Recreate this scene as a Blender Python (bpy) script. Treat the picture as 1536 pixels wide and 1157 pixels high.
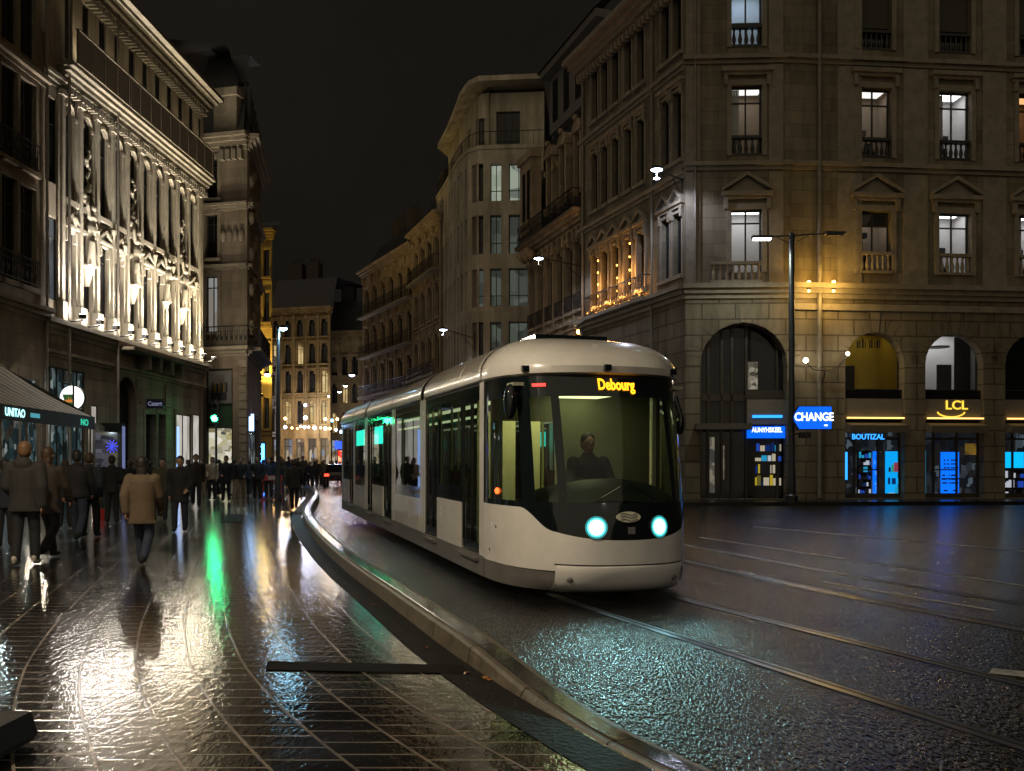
import bpy, bmesh, math, random
from mathutils import Vector, Matrix
from math import radians as R, sin, cos, pi, sqrt, atan2, tan
random.seed(11)
for o in list(bpy.data.objects):
    bpy.data.objects.remove(o)
S = bpy.context.scene
COL = S.collection

# ------------------------------------------------------------------ camera, sky, exposure
F, PW, PH, YH, HC, SL = 1450.0, 1536.0, 1157.0, 708.0, 1.46, 0.01
cd = bpy.data.cameras.new('camera')
cd.sensor_width = 36
cd.lens = 36 * F / PW
cd.shift_y = (YH - PH / 2) / PW
cd.clip_start, cd.clip_end = 0.05, 2000
cam = bpy.data.objects.new('camera', cd)
cam.location = (0, 0, HC)
cam.rotation_euler = (R(90), 0, 0)
COL.objects.link(cam)
S.camera = cam
wd = bpy.data.worlds.new('World')
S.world = wd
wd.use_nodes = True
bg = wd.node_tree.nodes['Background']
bg.inputs['Color'].default_value = (.0080, .0068, .0052, 1)      # night sky glowing faintly from the city
bg.inputs['Strength'].default_value = 1.0
_t = wd.node_tree                                                 # thin uneven cloud catching the city's light
_tc, _no, _rp = _t.nodes.new('ShaderNodeTexCoord'), _t.nodes.new('ShaderNodeTexNoise'), _t.nodes.new('ShaderNodeValToRGB')
_no.inputs['Scale'].default_value, _no.inputs['Detail'].default_value = 2.2, 5
_rp.color_ramp.elements[0].position, _rp.color_ramp.elements[1].position = .3, .75
_rp.color_ramp.elements[0].color, _rp.color_ramp.elements[1].color = (.0062, .0053, .0041, 1), (.0118, .0100, .0076, 1)
_t.links.new(_tc.outputs['Generated'], _no.inputs['Vector'])
_t.links.new(_no.outputs['Fac'], _rp.inputs['Fac'])
_t.links.new(_rp.outputs['Color'], bg.inputs['Color'])
sd = bpy.data.lights.new('sky_glow', 'SUN')
sd.energy = .43
sd.angle = R(100)
sd.color = (1, .84, .58)
so = bpy.data.objects.new('sky_glow', sd)
so.rotation_euler = (R(52), 0, R(-18))
COL.objects.link(so)
S.view_settings.view_transform = 'Standard'
S.view_settings.look = 'None'
S.view_settings.exposure = 0
S.view_settings.gamma = 1
S.view_settings.use_curve_mapping = False
cy = S.cycles
cy.use_denoising = True
try:
    cy.denoiser = 'OPENIMAGEDENOISE'
except Exception:
    pass
cy.max_bounces, cy.diffuse_bounces, cy.glossy_bounces, cy.transparent_max_bounces = 7, 3, 4, 10
cy.caustics_reflective = cy.caustics_refractive = False
cy.sample_clamp_indirect = 14.0
cy.use_light_tree = True
cy.blur_glossy = .3

def gz(Y):
    return SL * Y
def ground(px, py, dz=0.0):
    Y = (HC - dz) / ((py - YH) / F + SL)
    return Vector(((px - 768) / F * Y, Y, SL * Y + dz))
def at(px, py, Y):
    return Vector(((px - 768) / F * Y, Y, HC - (py - YH) / F * Y))
def atx(px, Y):
    return (px - 768) / F * Y

# ------------------------------------------------------------------ materials
def nt(name):
    m = bpy.data.materials.new(name)
    m.use_nodes = True
    t = m.node_tree
    return m, t, t.nodes['Principled BSDF'], t.nodes['Material Output']
def nd(t, kind, **kw):
    n = t.nodes.new(kind)
    for k, v in kw.items():
        if k in n.inputs:
            n.inputs[k].default_value = v
        else:
            setattr(n, k, v)
    return n
def lk(t, a, b):
    t.links.new(a, b)
def c4(c):
    return (c[0], c[1], c[2], 1)
def plain(name, col, rough=.6, metal=0.0, var=.18, nscale=3.0, bump=0.0, bscale=30.0, spec=.5, coat=0.0, emit=None, es=0.0):
    m, t, b, out = nt(name)
    tc = nd(t, 'ShaderNodeTexCoord')
    if var > 0:
        n = nd(t, 'ShaderNodeTexNoise', Scale=nscale, Detail=6.0, Roughness=.62)
        lk(t, tc.outputs['Object'], n.inputs['Vector'])
        r = nd(t, 'ShaderNodeValToRGB')
        r.color_ramp.elements[0].position, r.color_ramp.elements[1].position = .3, .72
        r.color_ramp.elements[0].color = c4([x * (1 - var) for x in col])
        r.color_ramp.elements[1].color = c4([min(1, x * (1 + var)) for x in col])
        lk(t, n.outputs['Fac'], r.inputs['Fac'])
        lk(t, r.outputs['Color'], b.inputs['Base Color'])
        rr = nd(t, 'ShaderNodeMapRange')
        rr.inputs['To Min'].default_value, rr.inputs['To Max'].default_value = max(.02, rough * .8), min(1, rough * 1.2)
        lk(t, n.outputs['Fac'], rr.inputs['Value'])
        lk(t, rr.outputs['Result'], b.inputs['Roughness'])
    else:
        b.inputs['Base Color'].default_value = c4(col)
        b.inputs['Roughness'].default_value = rough
    b.inputs['Metallic'].default_value = metal
    b.inputs['Specular IOR Level'].default_value = spec
    b.inputs['Coat Weight'].default_value = coat
    b.inputs['Coat Roughness'].default_value = .06
    if bump:
        n2 = nd(t, 'ShaderNodeTexNoise', Scale=bscale, Detail=4.0)
        lk(t, tc.outputs['Object'], n2.inputs['Vector'])
        bp = nd(t, 'ShaderNodeBump', Strength=bump, Distance=.02)
        lk(t, n2.outputs['Fac'], bp.inputs['Height'])
        lk(t, bp.outputs['Normal'], b.inputs['Normal'])
    if emit:
        b.inputs['Emission Color'].default_value = c4(emit)
        b.inputs['Emission Strength'].default_value = es
    return m
def glow(name, col, s):
    m, t, b, out = nt(name)
    b.inputs['Base Color'].default_value = (.02, .02, .02, 1)
    b.inputs['Emission Color'].default_value = c4(col)
    b.inputs['Emission Strength'].default_value = s
    return m
def stone(name, col, bw=.95, rh=.46, joint=.012, var=.12, bump=.4, mort=.72):
    """coursed ashlar in facade metres (UV = along, up), soot and rain stains"""
    m, t, b, out = nt(name)
    uv = nd(t, 'ShaderNodeUVMap')
    tc = nd(t, 'ShaderNodeTexCoord')
    br = nd(t, 'ShaderNodeTexBrick', Scale=1.0)
    br.inputs['Brick Width'].default_value, br.inputs['Row Height'].default_value = bw, rh
    br.inputs['Mortar Size'].default_value, br.inputs['Mortar Smooth'].default_value = joint, .3
    br.inputs['Color1'].default_value = c4([x * (1 - var) for x in col])
    br.inputs['Color2'].default_value = c4([x * (1 + var) for x in col])
    br.inputs['Mortar'].default_value = c4([x * mort for x in col])
    lk(t, uv.outputs['UV'], br.inputs['Vector'])
    mp = nd(t, 'ShaderNodeMapping')
    mp.inputs['Scale'].default_value = (1.3, 1.3, .25)
    lk(t, tc.outputs['Object'], mp.inputs['Vector'])
    n = nd(t, 'ShaderNodeTexNoise', Scale=1.0, Detail=8.0, Roughness=.65)
    lk(t, mp.outputs['Vector'], n.inputs['Vector'])
    rp = nd(t, 'ShaderNodeValToRGB')
    rp.color_ramp.elements[0].position, rp.color_ramp.elements[1].position = .32, .66
    rp.color_ramp.elements[0].color = (.5, .47, .43, 1)
    rp.color_ramp.elements[1].color = (1.05, 1.03, 1, 1)
    lk(t, n.outputs['Fac'], rp.inputs['Fac'])
    mx = nd(t, 'ShaderNodeMix', data_type='RGBA', blend_type='MULTIPLY')
    mx.inputs[0].default_value = 1
    lk(t, br.outputs['Color'], mx.inputs[6])
    lk(t, rp.outputs['Color'], mx.inputs[7])
    lk(t, mx.outputs[2], b.inputs['Base Color'])
    b.inputs['Roughness'].default_value = .8
    b.inputs['Specular IOR Level'].default_value = .3
    n2 = nd(t, 'ShaderNodeTexNoise', Scale=22.0, Detail=5.0)
    lk(t, tc.outputs['Object'], n2.inputs['Vector'])
    ma = nd(t, 'ShaderNodeMath', operation='MULTIPLY_ADD')
    ma.inputs[1].default_value = -1.0
    lk(t, br.outputs['Fac'], ma.inputs[0])
    m2 = nd(t, 'ShaderNodeMath', operation='MULTIPLY')
    m2.inputs[1].default_value = .35
    lk(t, n2.outputs['Fac'], m2.inputs[0])
    lk(t, m2.outputs[0], ma.inputs[2])
    bp = nd(t, 'ShaderNodeBump', Strength=bump, Distance=.03)
    lk(t, ma.outputs[0], bp.inputs['Height'])
    lk(t, bp.outputs['Normal'], b.inputs['Normal'])
    return m
def clear_glass(name, tint, rough=.02, ior=1.5):
    m, t, b, out = nt(name)
    t.nodes.remove(b)
    tr = nd(t, 'ShaderNodeBsdfTransparent')
    tr.inputs['Color'].default_value = c4(tint)
    gl = nd(t, 'ShaderNodeBsdfGlossy')
    gl.inputs['Roughness'].default_value = rough
    gl.inputs['Color'].default_value = (1, 1, 1, 1)
    fr = nd(t, 'ShaderNodeFresnel', IOR=ior)
    mx = nd(t, 'ShaderNodeMixShader')
    lk(t, fr.outputs[0], mx.inputs[0])
    lk(t, tr.outputs[0], mx.inputs[1])
    lk(t, gl.outputs[0], mx.inputs[2])
    lk(t, mx.outputs[0], out.inputs['Surface'])
    return m
def scene_pane(name, cols, s, scale=2.0, stretch=(1, 1, 1), blocky=True):
    """a lit pane: what is seen behind glass (goods, blinds, furniture) as soft blocks of different brightness"""
    m, t, b, out = nt(name)
    tc = nd(t, 'ShaderNodeTexCoord')
    mp = nd(t, 'ShaderNodeMapping')
    mp.inputs['Scale'].default_value = stretch
    lk(t, tc.outputs['Object'], mp.inputs['Vector'])
    if blocky:
        v = nd(t, 'ShaderNodeTexVoronoi', Scale=scale, distance='CHEBYCHEV')
        lk(t, mp.outputs['Vector'], v.inputs['Vector'])
        src = nd(t, 'ShaderNodeSeparateColor')
        lk(t, v.outputs['Color'], src.inputs[0])
        so_ = src.outputs[0]
    else:
        v = nd(t, 'ShaderNodeTexNoise', Scale=scale, Detail=4.0)
        lk(t, mp.outputs['Vector'], v.inputs['Vector'])
        so_ = v.outputs['Fac']
    r = nd(t, 'ShaderNodeValToRGB')
    e = r.color_ramp.elements
    n = len(cols)
    while len(e) < n:
        e.new(.5)
    for i, c in enumerate(cols):
        lo, hi = (0, 1) if blocky else (.28, .72)
        e[i].position = lo + (hi - lo) * i / max(1, n - 1)
        e[i].color = c4(c)
    lk(t, so_, r.inputs['Fac'])
    b.inputs['Base Color'].default_value = (.01, .01, .01, 1)
    b.inputs['Roughness'].default_value = .08
    lk(t, r.outputs['Color'], b.inputs['Emission Color'])
    b.inputs['Emission Strength'].default_value = s
    return m

M = {}
M['bank'] = stone('bank_limestone', (.235, .205, .15), 1.1, .52, .010, .17, .5, .55)
M['bank_rust'] = stone('rusticated_limestone', (.21, .182, .135), 1.3, .62, .03, .10, .8, .5)
M['trim'] = plain('limestone_trim', (.25, .215, .165), .78, var=.25, nscale=2.5, bump=.25, bscale=18)
M['lit_stone'] = stone('pale_rendered_stone', (.36, .32, .25), 1.4, .7, .004, .08, .25)
M['lit_trim'] = plain('pale_carved_stone', (.34, .305, .24), .75, var=.2, nscale=2, bump=.35, bscale=14)
M['left_stone'] = stone('brown_ashlar', (.29, .245, .185), 1.0, .5, .014)
M['corner_stone'] = stone('grey_corner_stone', (.25, .21, .165), 1.0, .45, .008)
M['ornate'] = stone('ornate_limestone', (.43, .335, .23), .9, .42, .008)
M['modern'] = stone('pale_stone_cladding', (.58, .52, .42), 1.6, .9, .006, .1, .2)
M['far_stone'] = stone('far_limestone', (.27, .22, .165), 1.0, .5, .008)
M['yellow_stone'] = stone('yellow_render', (.40, .28, .09), 2, 1.2, .003, .1, .2)
M['slate'] = plain('zinc_and_slate_roof', (.035, .036, .04), .5, var=.3, nscale=1.5, bump=.3, bscale=8)
M['iron'] = plain('black_wrought_iron', (.012, .012, .013), .45, var=.2)
M['steel_dark'] = plain('dark_painted_steel', (.03, .032, .035), .4, metal=.4, var=.2)
M['zinc'] = plain('zinc_downpipe', (.20, .18, .15), .5, metal=.3, var=.25)
M['frame'] = plain('dark_window_frame', (.03, .028, .026), .5, var=.15)
M['frame_pale'] = plain('pale_window_frame', (.2, .18, .15), .55, var=.15)
M['pane'] = plain('dark_window_pane', (.012, .013, .015), .06, var=.3, nscale=.7, bump=.02, bscale=2)
M['pane_dull'] = plain('dull_old_window_pane', (.010, .010, .011), .35, var=.3, nscale=.7, spec=.15)
M['lit_cornice'] = plain('darkened_cornice', (.21, .185, .14), .8, var=.3, nscale=2, bump=.3, bscale=14)  # cornice stone darkened to offset the glare of the floodlights
M['glass'] = clear_glass('clear_window_glass', (.93, .95, .95))
M['tram_glass'] = clear_glass('tinted_tram_glass', (.50, .54, .50), .015)
M['cab_glass'] = clear_glass('cab_windscreen_glass', (.72, .76, .70), .01)
M['room_white'] = plain('white_room_wall', (.72, .70, .68), .9, var=.06)
M['room_warm'] = plain('beige_room_wall', (.55, .46, .36), .9, var=.08)
M['room_yellow'] = plain('yellow_room_wall', (.55, .42, .10), .9, var=.08)
M['furn'] = plain('dark_furniture', (.03, .03, .032), .6)
M['ceil_white'] = glow('white_ceiling_light', (.97, .97, 1), 3.8)
M['ceil_dim'] = glow('dim_ceiling_light', (1, .93, .86), 1.3)
M['ceil_blue'] = glow('bluish_screen_light', (.55, .75, 1), 4.0)
M['ceil_yel'] = glow('yellow_ceiling_light', (1, .78, .25), .8)
M['ceil_orange'] = glow('orange_room_light', (1, .5, .2), 1.2)

# ------------------------------------------------------------------ mesh builder
class MB:
    def __init__(s, Mx=None):
        s.v, s.f, s.uv, s.mi = [], [], [], []
        s.M = Mx or Matrix.Identity(4)
        s.cur = 0
        s.boxuv = True
    def poly(s, pts, uvs=None):
        pts = [Vector(p) for p in pts]
        i0 = len(s.v)
        n = Vector((0, 0, 0))
        for i in range(len(pts)):
            a, b = pts[i], pts[(i + 1) % len(pts)]
            n += Vector(((a.y - b.y) * (a.z + b.z), (a.z - b.z) * (a.x + b.x), (a.x - b.x) * (a.y + b.y)))
        ax = max(range(3), key=lambda k: abs(n[k]))
        for p in pts:
            s.v.append(s.M @ p)
        s.f.append(tuple(range(i0, i0 + len(pts))))
        if uvs is None:
            uvs = [(p.y, p.z) if ax == 0 else (p.x, p.z) if ax == 1 else (p.x, p.y) for p in pts]
        s.uv.append(uvs)
        s.mi.append(s.cur)
    def box(s, x0, x1, y0, y1, z0, z1):
        p = lambda i, j, k: ((x0, x1)[i], (y0, y1)[j], (z0, z1)[k])
        for q in (((0,0,0),(1,0,0),(1,0,1),(0,0,1)), ((1,1,0),(0,1,0),(0,1,1),(1,1,1)), ((0,1,0),(0,0,0),(0,0,1),(0,1,1)),
                  ((1,0,0),(1,1,0),(1,1,1),(1,0,1)), ((0,0,1),(1,0,1),(1,1,1),(0,1,1)), ((0,1,0),(1,1,0),(1,0,0),(0,0,0))):
            s.poly([p(*c) for c in q])
    def prism(s, pts, y0, y1):
        """outline in (x,z) counter-clockwise seen from -y, extruded y0..y1"""
        n = len(pts)
        s.poly([(x, y0, z) for x, z in pts])
        s.poly([(x, y1, z) for x, z in reversed(pts)])
        for i in range(n):
            a, b = pts[i], pts[(i + 1) % n]
            s.poly([(a[0], y1, a[1]), (b[0], y1, b[1]), (b[0], y0, b[1]), (a[0], y0, a[1])])
    def tube(s, p0, p1, r0, r1=None, n=10, caps=True):
        p0, p1 = Vector(p0), Vector(p1)
        r1 = r0 if r1 is None else r1
        d = (p1 - p0)
        if d.length < 1e-6:
            return
        d.normalize()
        a = d.orthogonal().normalized()
        b = d.cross(a)
        A = [p0 + (a * cos(2 * pi * i / n) + b * sin(2 * pi * i / n)) * r0 for i in range(n)]
        B = [p1 + (a * cos(2 * pi * i / n) + b * sin(2 * pi * i / n)) * r1 for i in range(n)]
        for i in range(n):
            j = (i + 1) % n
            s.poly([A[i], A[j], B[j], B[i]])
        if caps:
            s.poly(list(reversed(A)))
            s.poly(B)
    def path(s, pts, r, n=8):
        for a, b in zip(pts, pts[1:]):
            s.tube(a, b, r, r, n)
    def lathe(s, prof, c=(0, 0, 0), n=12, caps=True):
        c = Vector(c)
        ring = [[c + Vector((r * cos(2 * pi * i / n), r * sin(2 * pi * i / n), z)) for i in range(n)] for r, z in prof]
        for A, B in zip(ring, ring[1:]):
            for i in range(n):
                j = (i + 1) % n
                s.poly([A[i], A[j], B[j], B[i]])
        if caps:
            s.poly(list(reversed(ring[0])))
            s.poly(ring[-1])
    def ball(s, c, r, sc=(1, 1, 1), n=12, m=8, rot=None):
        c = Vector(c)
        P = []
        for j in range(m + 1):
            t = pi * j / m
            row = []
            for i in range(n):
                q = Vector((sin(t) * cos(2 * pi * i / n) * sc[0], sin(t) * sin(2 * pi * i / n) * sc[1], -cos(t) * sc[2])) * r
                if rot is not None:
                    q = rot @ q
                row.append(c + q)
            P.append(row)
        for j in range(m):
            for i in range(n):
                k = (i + 1) % n
                if j == 0:
                    s.poly([P[0][0], P[1][k], P[1][i]])
                elif j == m - 1:
                    s.poly([P[j][i], P[j][k], P[m][0]])
                else:
                    s.poly([P[j][i], P[j][k], P[j + 1][k], P[j + 1][i]])
    def grid(s, rows, close=False):
        for A, B in zip(rows, rows[1:]):
            n = len(A)
            for i in range(n if close else n - 1):
                j = (i + 1) % n
                s.poly([A[i], A[j], B[j], B[i]])
    def mesh(s, name, mats, weld=False, smooth=False):
        me = bpy.data.meshes.new(name)
        me.from_pydata([tuple(v) for v in s.v], [], s.f)
        ul = me.uv_layers.new(name='UVMap')
        flat = [c for uvs in s.uv for uv in uvs for c in uv]
        ul.data.foreach_set('uv', flat)
        mats = mats if isinstance(mats, (list, tuple)) else [mats]
        for m in mats:
            me.materials.append(m)
        if len(mats) > 1:
            me.polygons.foreach_set('material_index', s.mi)
        if weld or smooth:
            bm = bmesh.new()
            bm.from_mesh(me)
            bmesh.ops.remove_doubles(bm, verts=bm.verts, dist=1e-4)
            if smooth:
                bmesh.ops.recalc_face_normals(bm, faces=bm.faces) if smooth == 'recalc' else None
            bm.to_mesh(me)
            bm.free()
        if smooth:
            me.polygons.foreach_set('use_smooth', [True] * len(me.polygons))
            try:
                me.set_sharp_from_angle(angle=R(38))
            except Exception:
                pass
        me.update()
        return me
    def build(s, name, mats, parent=None, smooth=False):
        o = bpy.data.objects.new(name, s.mesh(name, mats, smooth=smooth))
        COL.objects.link(o)
        o.parent = parent
        return o

def tag(o, label=None, cat=None, group=None, kind=None):
    if label: o['label'] = label
    if cat: o['category'] = cat
    if group: o['group'] = group
    if kind: o['kind'] = kind
    return o
def thing(name, label, cat, loc=(0, 0, 0), rz=0.0, group=None):
    o = bpy.data.objects.new(name, None)
    COL.objects.link(o)
    o.empty_display_size = .2
    o.location = loc
    o.rotation_euler = (0, 0, rz)
    return tag(o, label, cat, group)
def struct(o):
    return tag(o, kind='structure')
def kids(o):
    return [c for c in COL.objects if c.parent is o]
def copy_tree(o, parent=None):
    c = o.copy()
    COL.objects.link(c)
    if parent is not None:
        c.parent = parent
    for ch in kids(o):
        if ch.type != 'LIGHT':          # a copied lamp gets a light of its own
            copy_tree(ch, c)
    return c
def lamp(name, kind, loc, energy, col, parent=None, size=.1, spot=None, blend=.6, rot=None, target=None):
    d = bpy.data.lights.new(name, kind)
    d.energy, d.color = energy, col
    if kind in ('POINT', 'SPOT'):
        d.shadow_soft_size = size
    if kind == 'SPOT':
        d.spot_size, d.spot_blend = spot, blend
    o = bpy.data.objects.new(name, d)
    COL.objects.link(o)
    o.location = loc
    if target is not None:
        o.rotation_euler = (Vector(target) - Vector(loc)).to_track_quat('-Z', 'Y').to_euler()
    o.parent = parent
    return o
def text_mesh(body, size, extr=.01, bold=0.0, align='CENTER', shear=0.0):
    cu = bpy.data.curves.new('lettering', 'FONT')
    cu.body, cu.size, cu.extrude, cu.offset = body, size, extr, bold
    cu.align_x, cu.align_y = align, 'CENTER'
    cu.shear = shear
    cu.resolution_u = 3
    o = bpy.data.objects.new('lettering', cu)
    COL.objects.link(o)
    dg = bpy.context.evaluated_depsgraph_get()
    me = bpy.data.meshes.new_from_object(o.evaluated_get(dg))
    bpy.data.objects.remove(o)
    bpy.data.curves.remove(cu)
    return me
def text(body, size, mat, loc, parent, facing=None, name='lettering', extr=.01, bold=0.0, scale=(1, 1), shear=0.0):
    """facing: 4x4 frame whose x runs along the wall and whose -y faces the viewer"""
    me = text_mesh(body, size, extr, bold, shear=shear)
    T = (facing or Matrix.Identity(4)) @ Matrix.Translation(loc) @ Matrix.Rotation(R(90), 4, 'X') @ Matrix.Diagonal((scale[0], scale[1], 1, 1))
    me.transform(T)
    me.materials.clear()
    me.materials.append(mat)
    o = bpy.data.objects.new(name, me)
    COL.objects.link(o)
    o.parent = parent
    return o

# ------------------------------------------------------------------ facades
class Fac:
    """one flat front of a building: local x along the wall (viewer-left to viewer-right), -y out to the street, z up"""
    def __init__(s, b, a, e):
        s.b, s.a, s.e = b, Vector(a), Vector(e)
        d = s.e - s.a
        s.L = d.length
        s.d = d.normalized()
        rz = atan2(s.d.y, s.d.x)
        s.W = Matrix.Translation((s.a.x, s.a.y, 0)) @ Matrix.Rotation(rz, 4, 'Z')
        s.M = Matrix.Translation(-b.location) @ s.W
        s.g = gz((s.a.y + s.e.y) / 2)
    def uY(s, px):
        k = (px - 768) / F
        # a + d*u on the ray X = k*Y
        u = (k * s.a.y - s.a.x) / (s.d.x - k * s.d.y)
        return u, s.a.y + s.d.y * u
    def u(s, px):
        return s.uY(px)[0]
    def z(s, px, py):
        return HC - (py - YH) / F * s.uY(px)[1]
    def mb(s):
        return MB(s.M)
    def wall(s, mb, u0, u1, z0, z1, ops=(), depth=.28):
        ops = [o for o in ops if o[1] > u0 and o[0] < u1]
        us = sorted({u0, u1, *[min(max(o[0], u0), u1) for o in ops], *[min(max(o[1], u0), u1) for o in ops]})
        zs = sorted({z0, z1, *[min(max(o[2], z0), z1) for o in ops], *[min(max(o[3], z0), z1) for o in ops]})
        for i in range(len(us) - 1):
            cu = (us[i] + us[i + 1]) / 2
            run = None
            for j in range(len(zs) - 1):
                cz = (zs[j] + zs[j + 1]) / 2
                hole = any(o[0] < cu < o[1] and o[2] < cz < o[3] for o in ops)
                if not hole:
                    if run is None:
                        run = zs[j]
                if (hole or j == len(zs) - 2) and run is not None:
                    top = zs[j] if hole else zs[j + 1]
                    mb.poly([(us[i], 0, run), (us[i + 1], 0, run), (us[i + 1], 0, top), (us[i], 0, top)])
                    run = None
        for o in ops:
            a, b, c, d = o[:4]
            arch = len(o) > 4 and o[4]
            D = depth
            if not arch:
                mb.poly([(a, 0, c), (a, 0, d), (a, D, d), (a, D, c)])
                mb.poly([(b, 0, d), (b, 0, c), (b, D, c), (b, D, d)])
                mb.poly([(a, 0, d), (b, 0, d), (b, D, d), (a, D, d)])
            else:
                r = (b - a) / 2
                rise = min(r, o[4]) if o[4] is not True else r
                sp = d - rise
                n = 12
                pts = [((a + b) / 2 - r * cos(pi * k / n), sp + rise * sin(pi * k / n)) for k in range(n + 1)]
                mb.poly([(a, 0, c), (a, 0, sp), (a, D, sp), (a, D, c)])
                mb.poly([(b, 0, sp), (b, 0, c), (b, D, c), (b, D, sp)])
                for p, q in zip(pts, pts[1:]):
                    mb.poly([(p[0], 0, p[1]), (q[0], 0, q[1]), (q[0], 0, d), (p[0], 0, d)])
                    mb.poly([(p[0], 0, p[1]), (p[0], D, p[1]), (q[0], D, q[1]), (q[0], 0, q[1])])
            mb.poly([(a, D, c), (b, D, c), (b, 0, c), (a, 0, c)])
    def window(s, o, kind='dark', d=.2, mull=1, trans=.75, fw=.055, frame=None, pane=None, furn=0, name='window', wide_room=.4):
        a, b, c, t = o[:4]
        mb = s.mb()
        w = b - a
        fw = min(fw, w * .12)
        y0, y1 = d, d + .07
        mb.box(a, a + fw, y0, y1, c, t)
        mb.box(b - fw, b, y0, y1, c, t)
        mb.box(a + fw, b - fw, y0, y1, c, c + fw)
        mb.box(a + fw, b - fw, y0, y1, t - fw, t)
        zt = c + (t - c) * trans if trans else None
        if zt:
            mb.box(a + fw, b - fw, y0 + .004, y1 - .004, zt - fw * .5, zt + fw * .5)
        for k in range(mull):
            x = a + w * (k + 1) / (mull + 1)
            if zt:
                mb.box(x - fw * .55, x + fw * .55, y0 + .008, y1 - .008, c + fw, zt - fw * .5)
                mb.box(x - fw * .55, x + fw * .55, y0 + .008, y1 - .008, zt + fw * .5, t - fw)
            else:
                mb.box(x - fw * .55, x + fw * .55, y0 + .008, y1 - .008, c + fw, t - fw)
        f = mb.build(name, frame or M['frame'], s.b)
        p = s.mb()
        p.poly([(a, d + .04, c), (b, d + .04, c), (b, d + .04, t), (a, d + .04, t)])
        if kind == 'dark':
            p.build('pane', pane or M['pane'], f)
        elif kind == 'glow':
            p.build('pane', pane, f)
        else:
            wallm, ceil = {'lit': (M['room_white'], M['ceil_white']), 'dim': (M['room_warm'], M['ceil_dim']), 'blue': (M['room_white'], M['ceil_blue']),
                           'yellow': (M['room_yellow'], M['ceil_yel']), 'orange': (M['room_warm'], M['ceil_orange'])}[kind]
            p.build('pane', M['glass'], f)
            q = s.mb()
            e0, e1 = d + .1, d + 1.7
            A, B, C, T = a - wide_room, b + wide_room, c - .05, t + .25
            q.poly([(A, e1, C), (B, e1, C), (B, e1, T), (A, e1, T)])
            q.poly([(A, e0, C), (A, e1, C), (A, e1, T), (A, e0, T)])
            q.poly([(B, e1, C), (B, e0, C), (B, e0, T), (B, e1, T)])
            q.poly([(A, e0, C), (B, e0, C), (B, e1, C), (A, e1, C)])
            q.poly([(A, e0, T), (A, e1, T), (B, e1, T), (B, e0, T)])
            q.cur = 1
            q.box(A + .25, B - .25, e0 + .5, e1 - .4, T - .05, T - .02)
            if kind in ('lit', 'dim') and int(a * 7 + c * 3) % 3 == 0:
                cu = s.mb()
                k_ = 0
                while k_ * .045 < w * .24:
                    x = a + fw + k_ * .045
                    cu.box(x, x + .04, d + .16 + .02 * (k_ % 2), d + .19 + .02 * (k_ % 2), c + .05, t - .02)
                    k_ += 1
                cu.build('curtain', M['room_white'], f)
            if furn:
                q.cur = 2
                rr = random.Random(int(a * 91 + c * 17))
                x = a + w * rr.uniform(.1, .5)
                q.box(x, x + w * .4, e0 + .5, e0 + .9, c, c + (t - c) * furn)
                q.box(x + .1, x + w * .25, e0 + .6, e0 + .8, c + (t - c) * furn, c + (t - c) * (furn + .12))
                x2 = a + w * rr.uniform(.55, .8)
                q.box(x2, x2 + .05, e0 + 1.2, e0 + 1.25, c, c + (t - c) * (furn + .3))
                q.box(x2 - .15, x2 + .2, e0 + 1.1, e0 + 1.35, c + (t - c) * (furn + .3), c + (t - c) * (furn + .38))
            q.build('room', [wallm, ceil, M['furn']], f)
        return f
    def cornice(s, mb, u0, u1, z, h, out, steps=3):
        for k in range(steps):
            f = (k + 1) / steps
            e = out * (f ** 1.3)
            mb.box(u0 - e * .3, u1 + e * .3, -e, .02, z + h * k / steps, z + h * (k + 1) / steps - (.0 if k == steps - 1 else .004))
    def rail(s, u0, u1, z, h=.95, out=.5, name='balcony', mat=None, floor=True, bars=.13, trim=None):
        mb = s.mb()
        if floor:
            mb.cur = 1
            mb.box(u0 - .08, u1 + .08, -out - .08, 0, z - .16, z)
            mb.cur = 0
        mb.box(u0, u1, -out, -out + .04, z + h - .05, z + h)
        mb.box(u0, u1, -out + .008, -out + .03, z + .06, z + .1)
        mb.box(u0, u1, -out + .008, -out + .03, z + h * .72, z + h * .72 + .02)
        n = max(2, int((u1 - u0) / bars))
        for k in range(n + 1):
            x = u0 + (u1 - u0) * k / n
            mb.box(x - .011, x + .011, -out + .01, -out + .028, z + .1, z + h - .05)
            if k < n and k % 2 == 0:
                xm = x + (u1 - u0) / n / 2
                mb.box(xm - .045, xm + .045, -out + .012, -out + .026, z + h * .3, z + h * .5)
        for x in (u0, u1):
            mb.box(x - .02, x + .02, -out + .04, 0, z + h - .045, z + h - .005)
            mb.box(x - .012, x + .012, -out + .04, 0, z + .06, z + .09)
        return mb.build(name, [mat or M['iron'], trim or M['trim']], s.b)
    def balusters(s, u0, u1, z0, z1, y=-.05, name='balustrade', mat=None, pitch=.24):
        mb = s.mb()
        h = z1 - z0
        mb.box(u0, u1, y - .12, y + .12, z1 - h * .14, z1)
        mb.box(u0, u1, y - .12, y + .12, z0, z0 + h * .12)
        n = max(2, int((u1 - u0) / pitch))
        for k in range(n):
            x = u0 + (u1 - u0) * (k + .5) / n
            a, b = z0 + h * .12, z1 - h * .14
            H = b - a
            mb.lathe([(.045, a), (.05, a + H * .1), (.085, a + H * .32), (.075, a + H * .45), (.035, a + H * .75), (.05, a + H * .92), (.055, b)], (x, y, 0), 8, False)
        return mb.build(name, mat or M['trim'], s.b, smooth=True)
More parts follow.
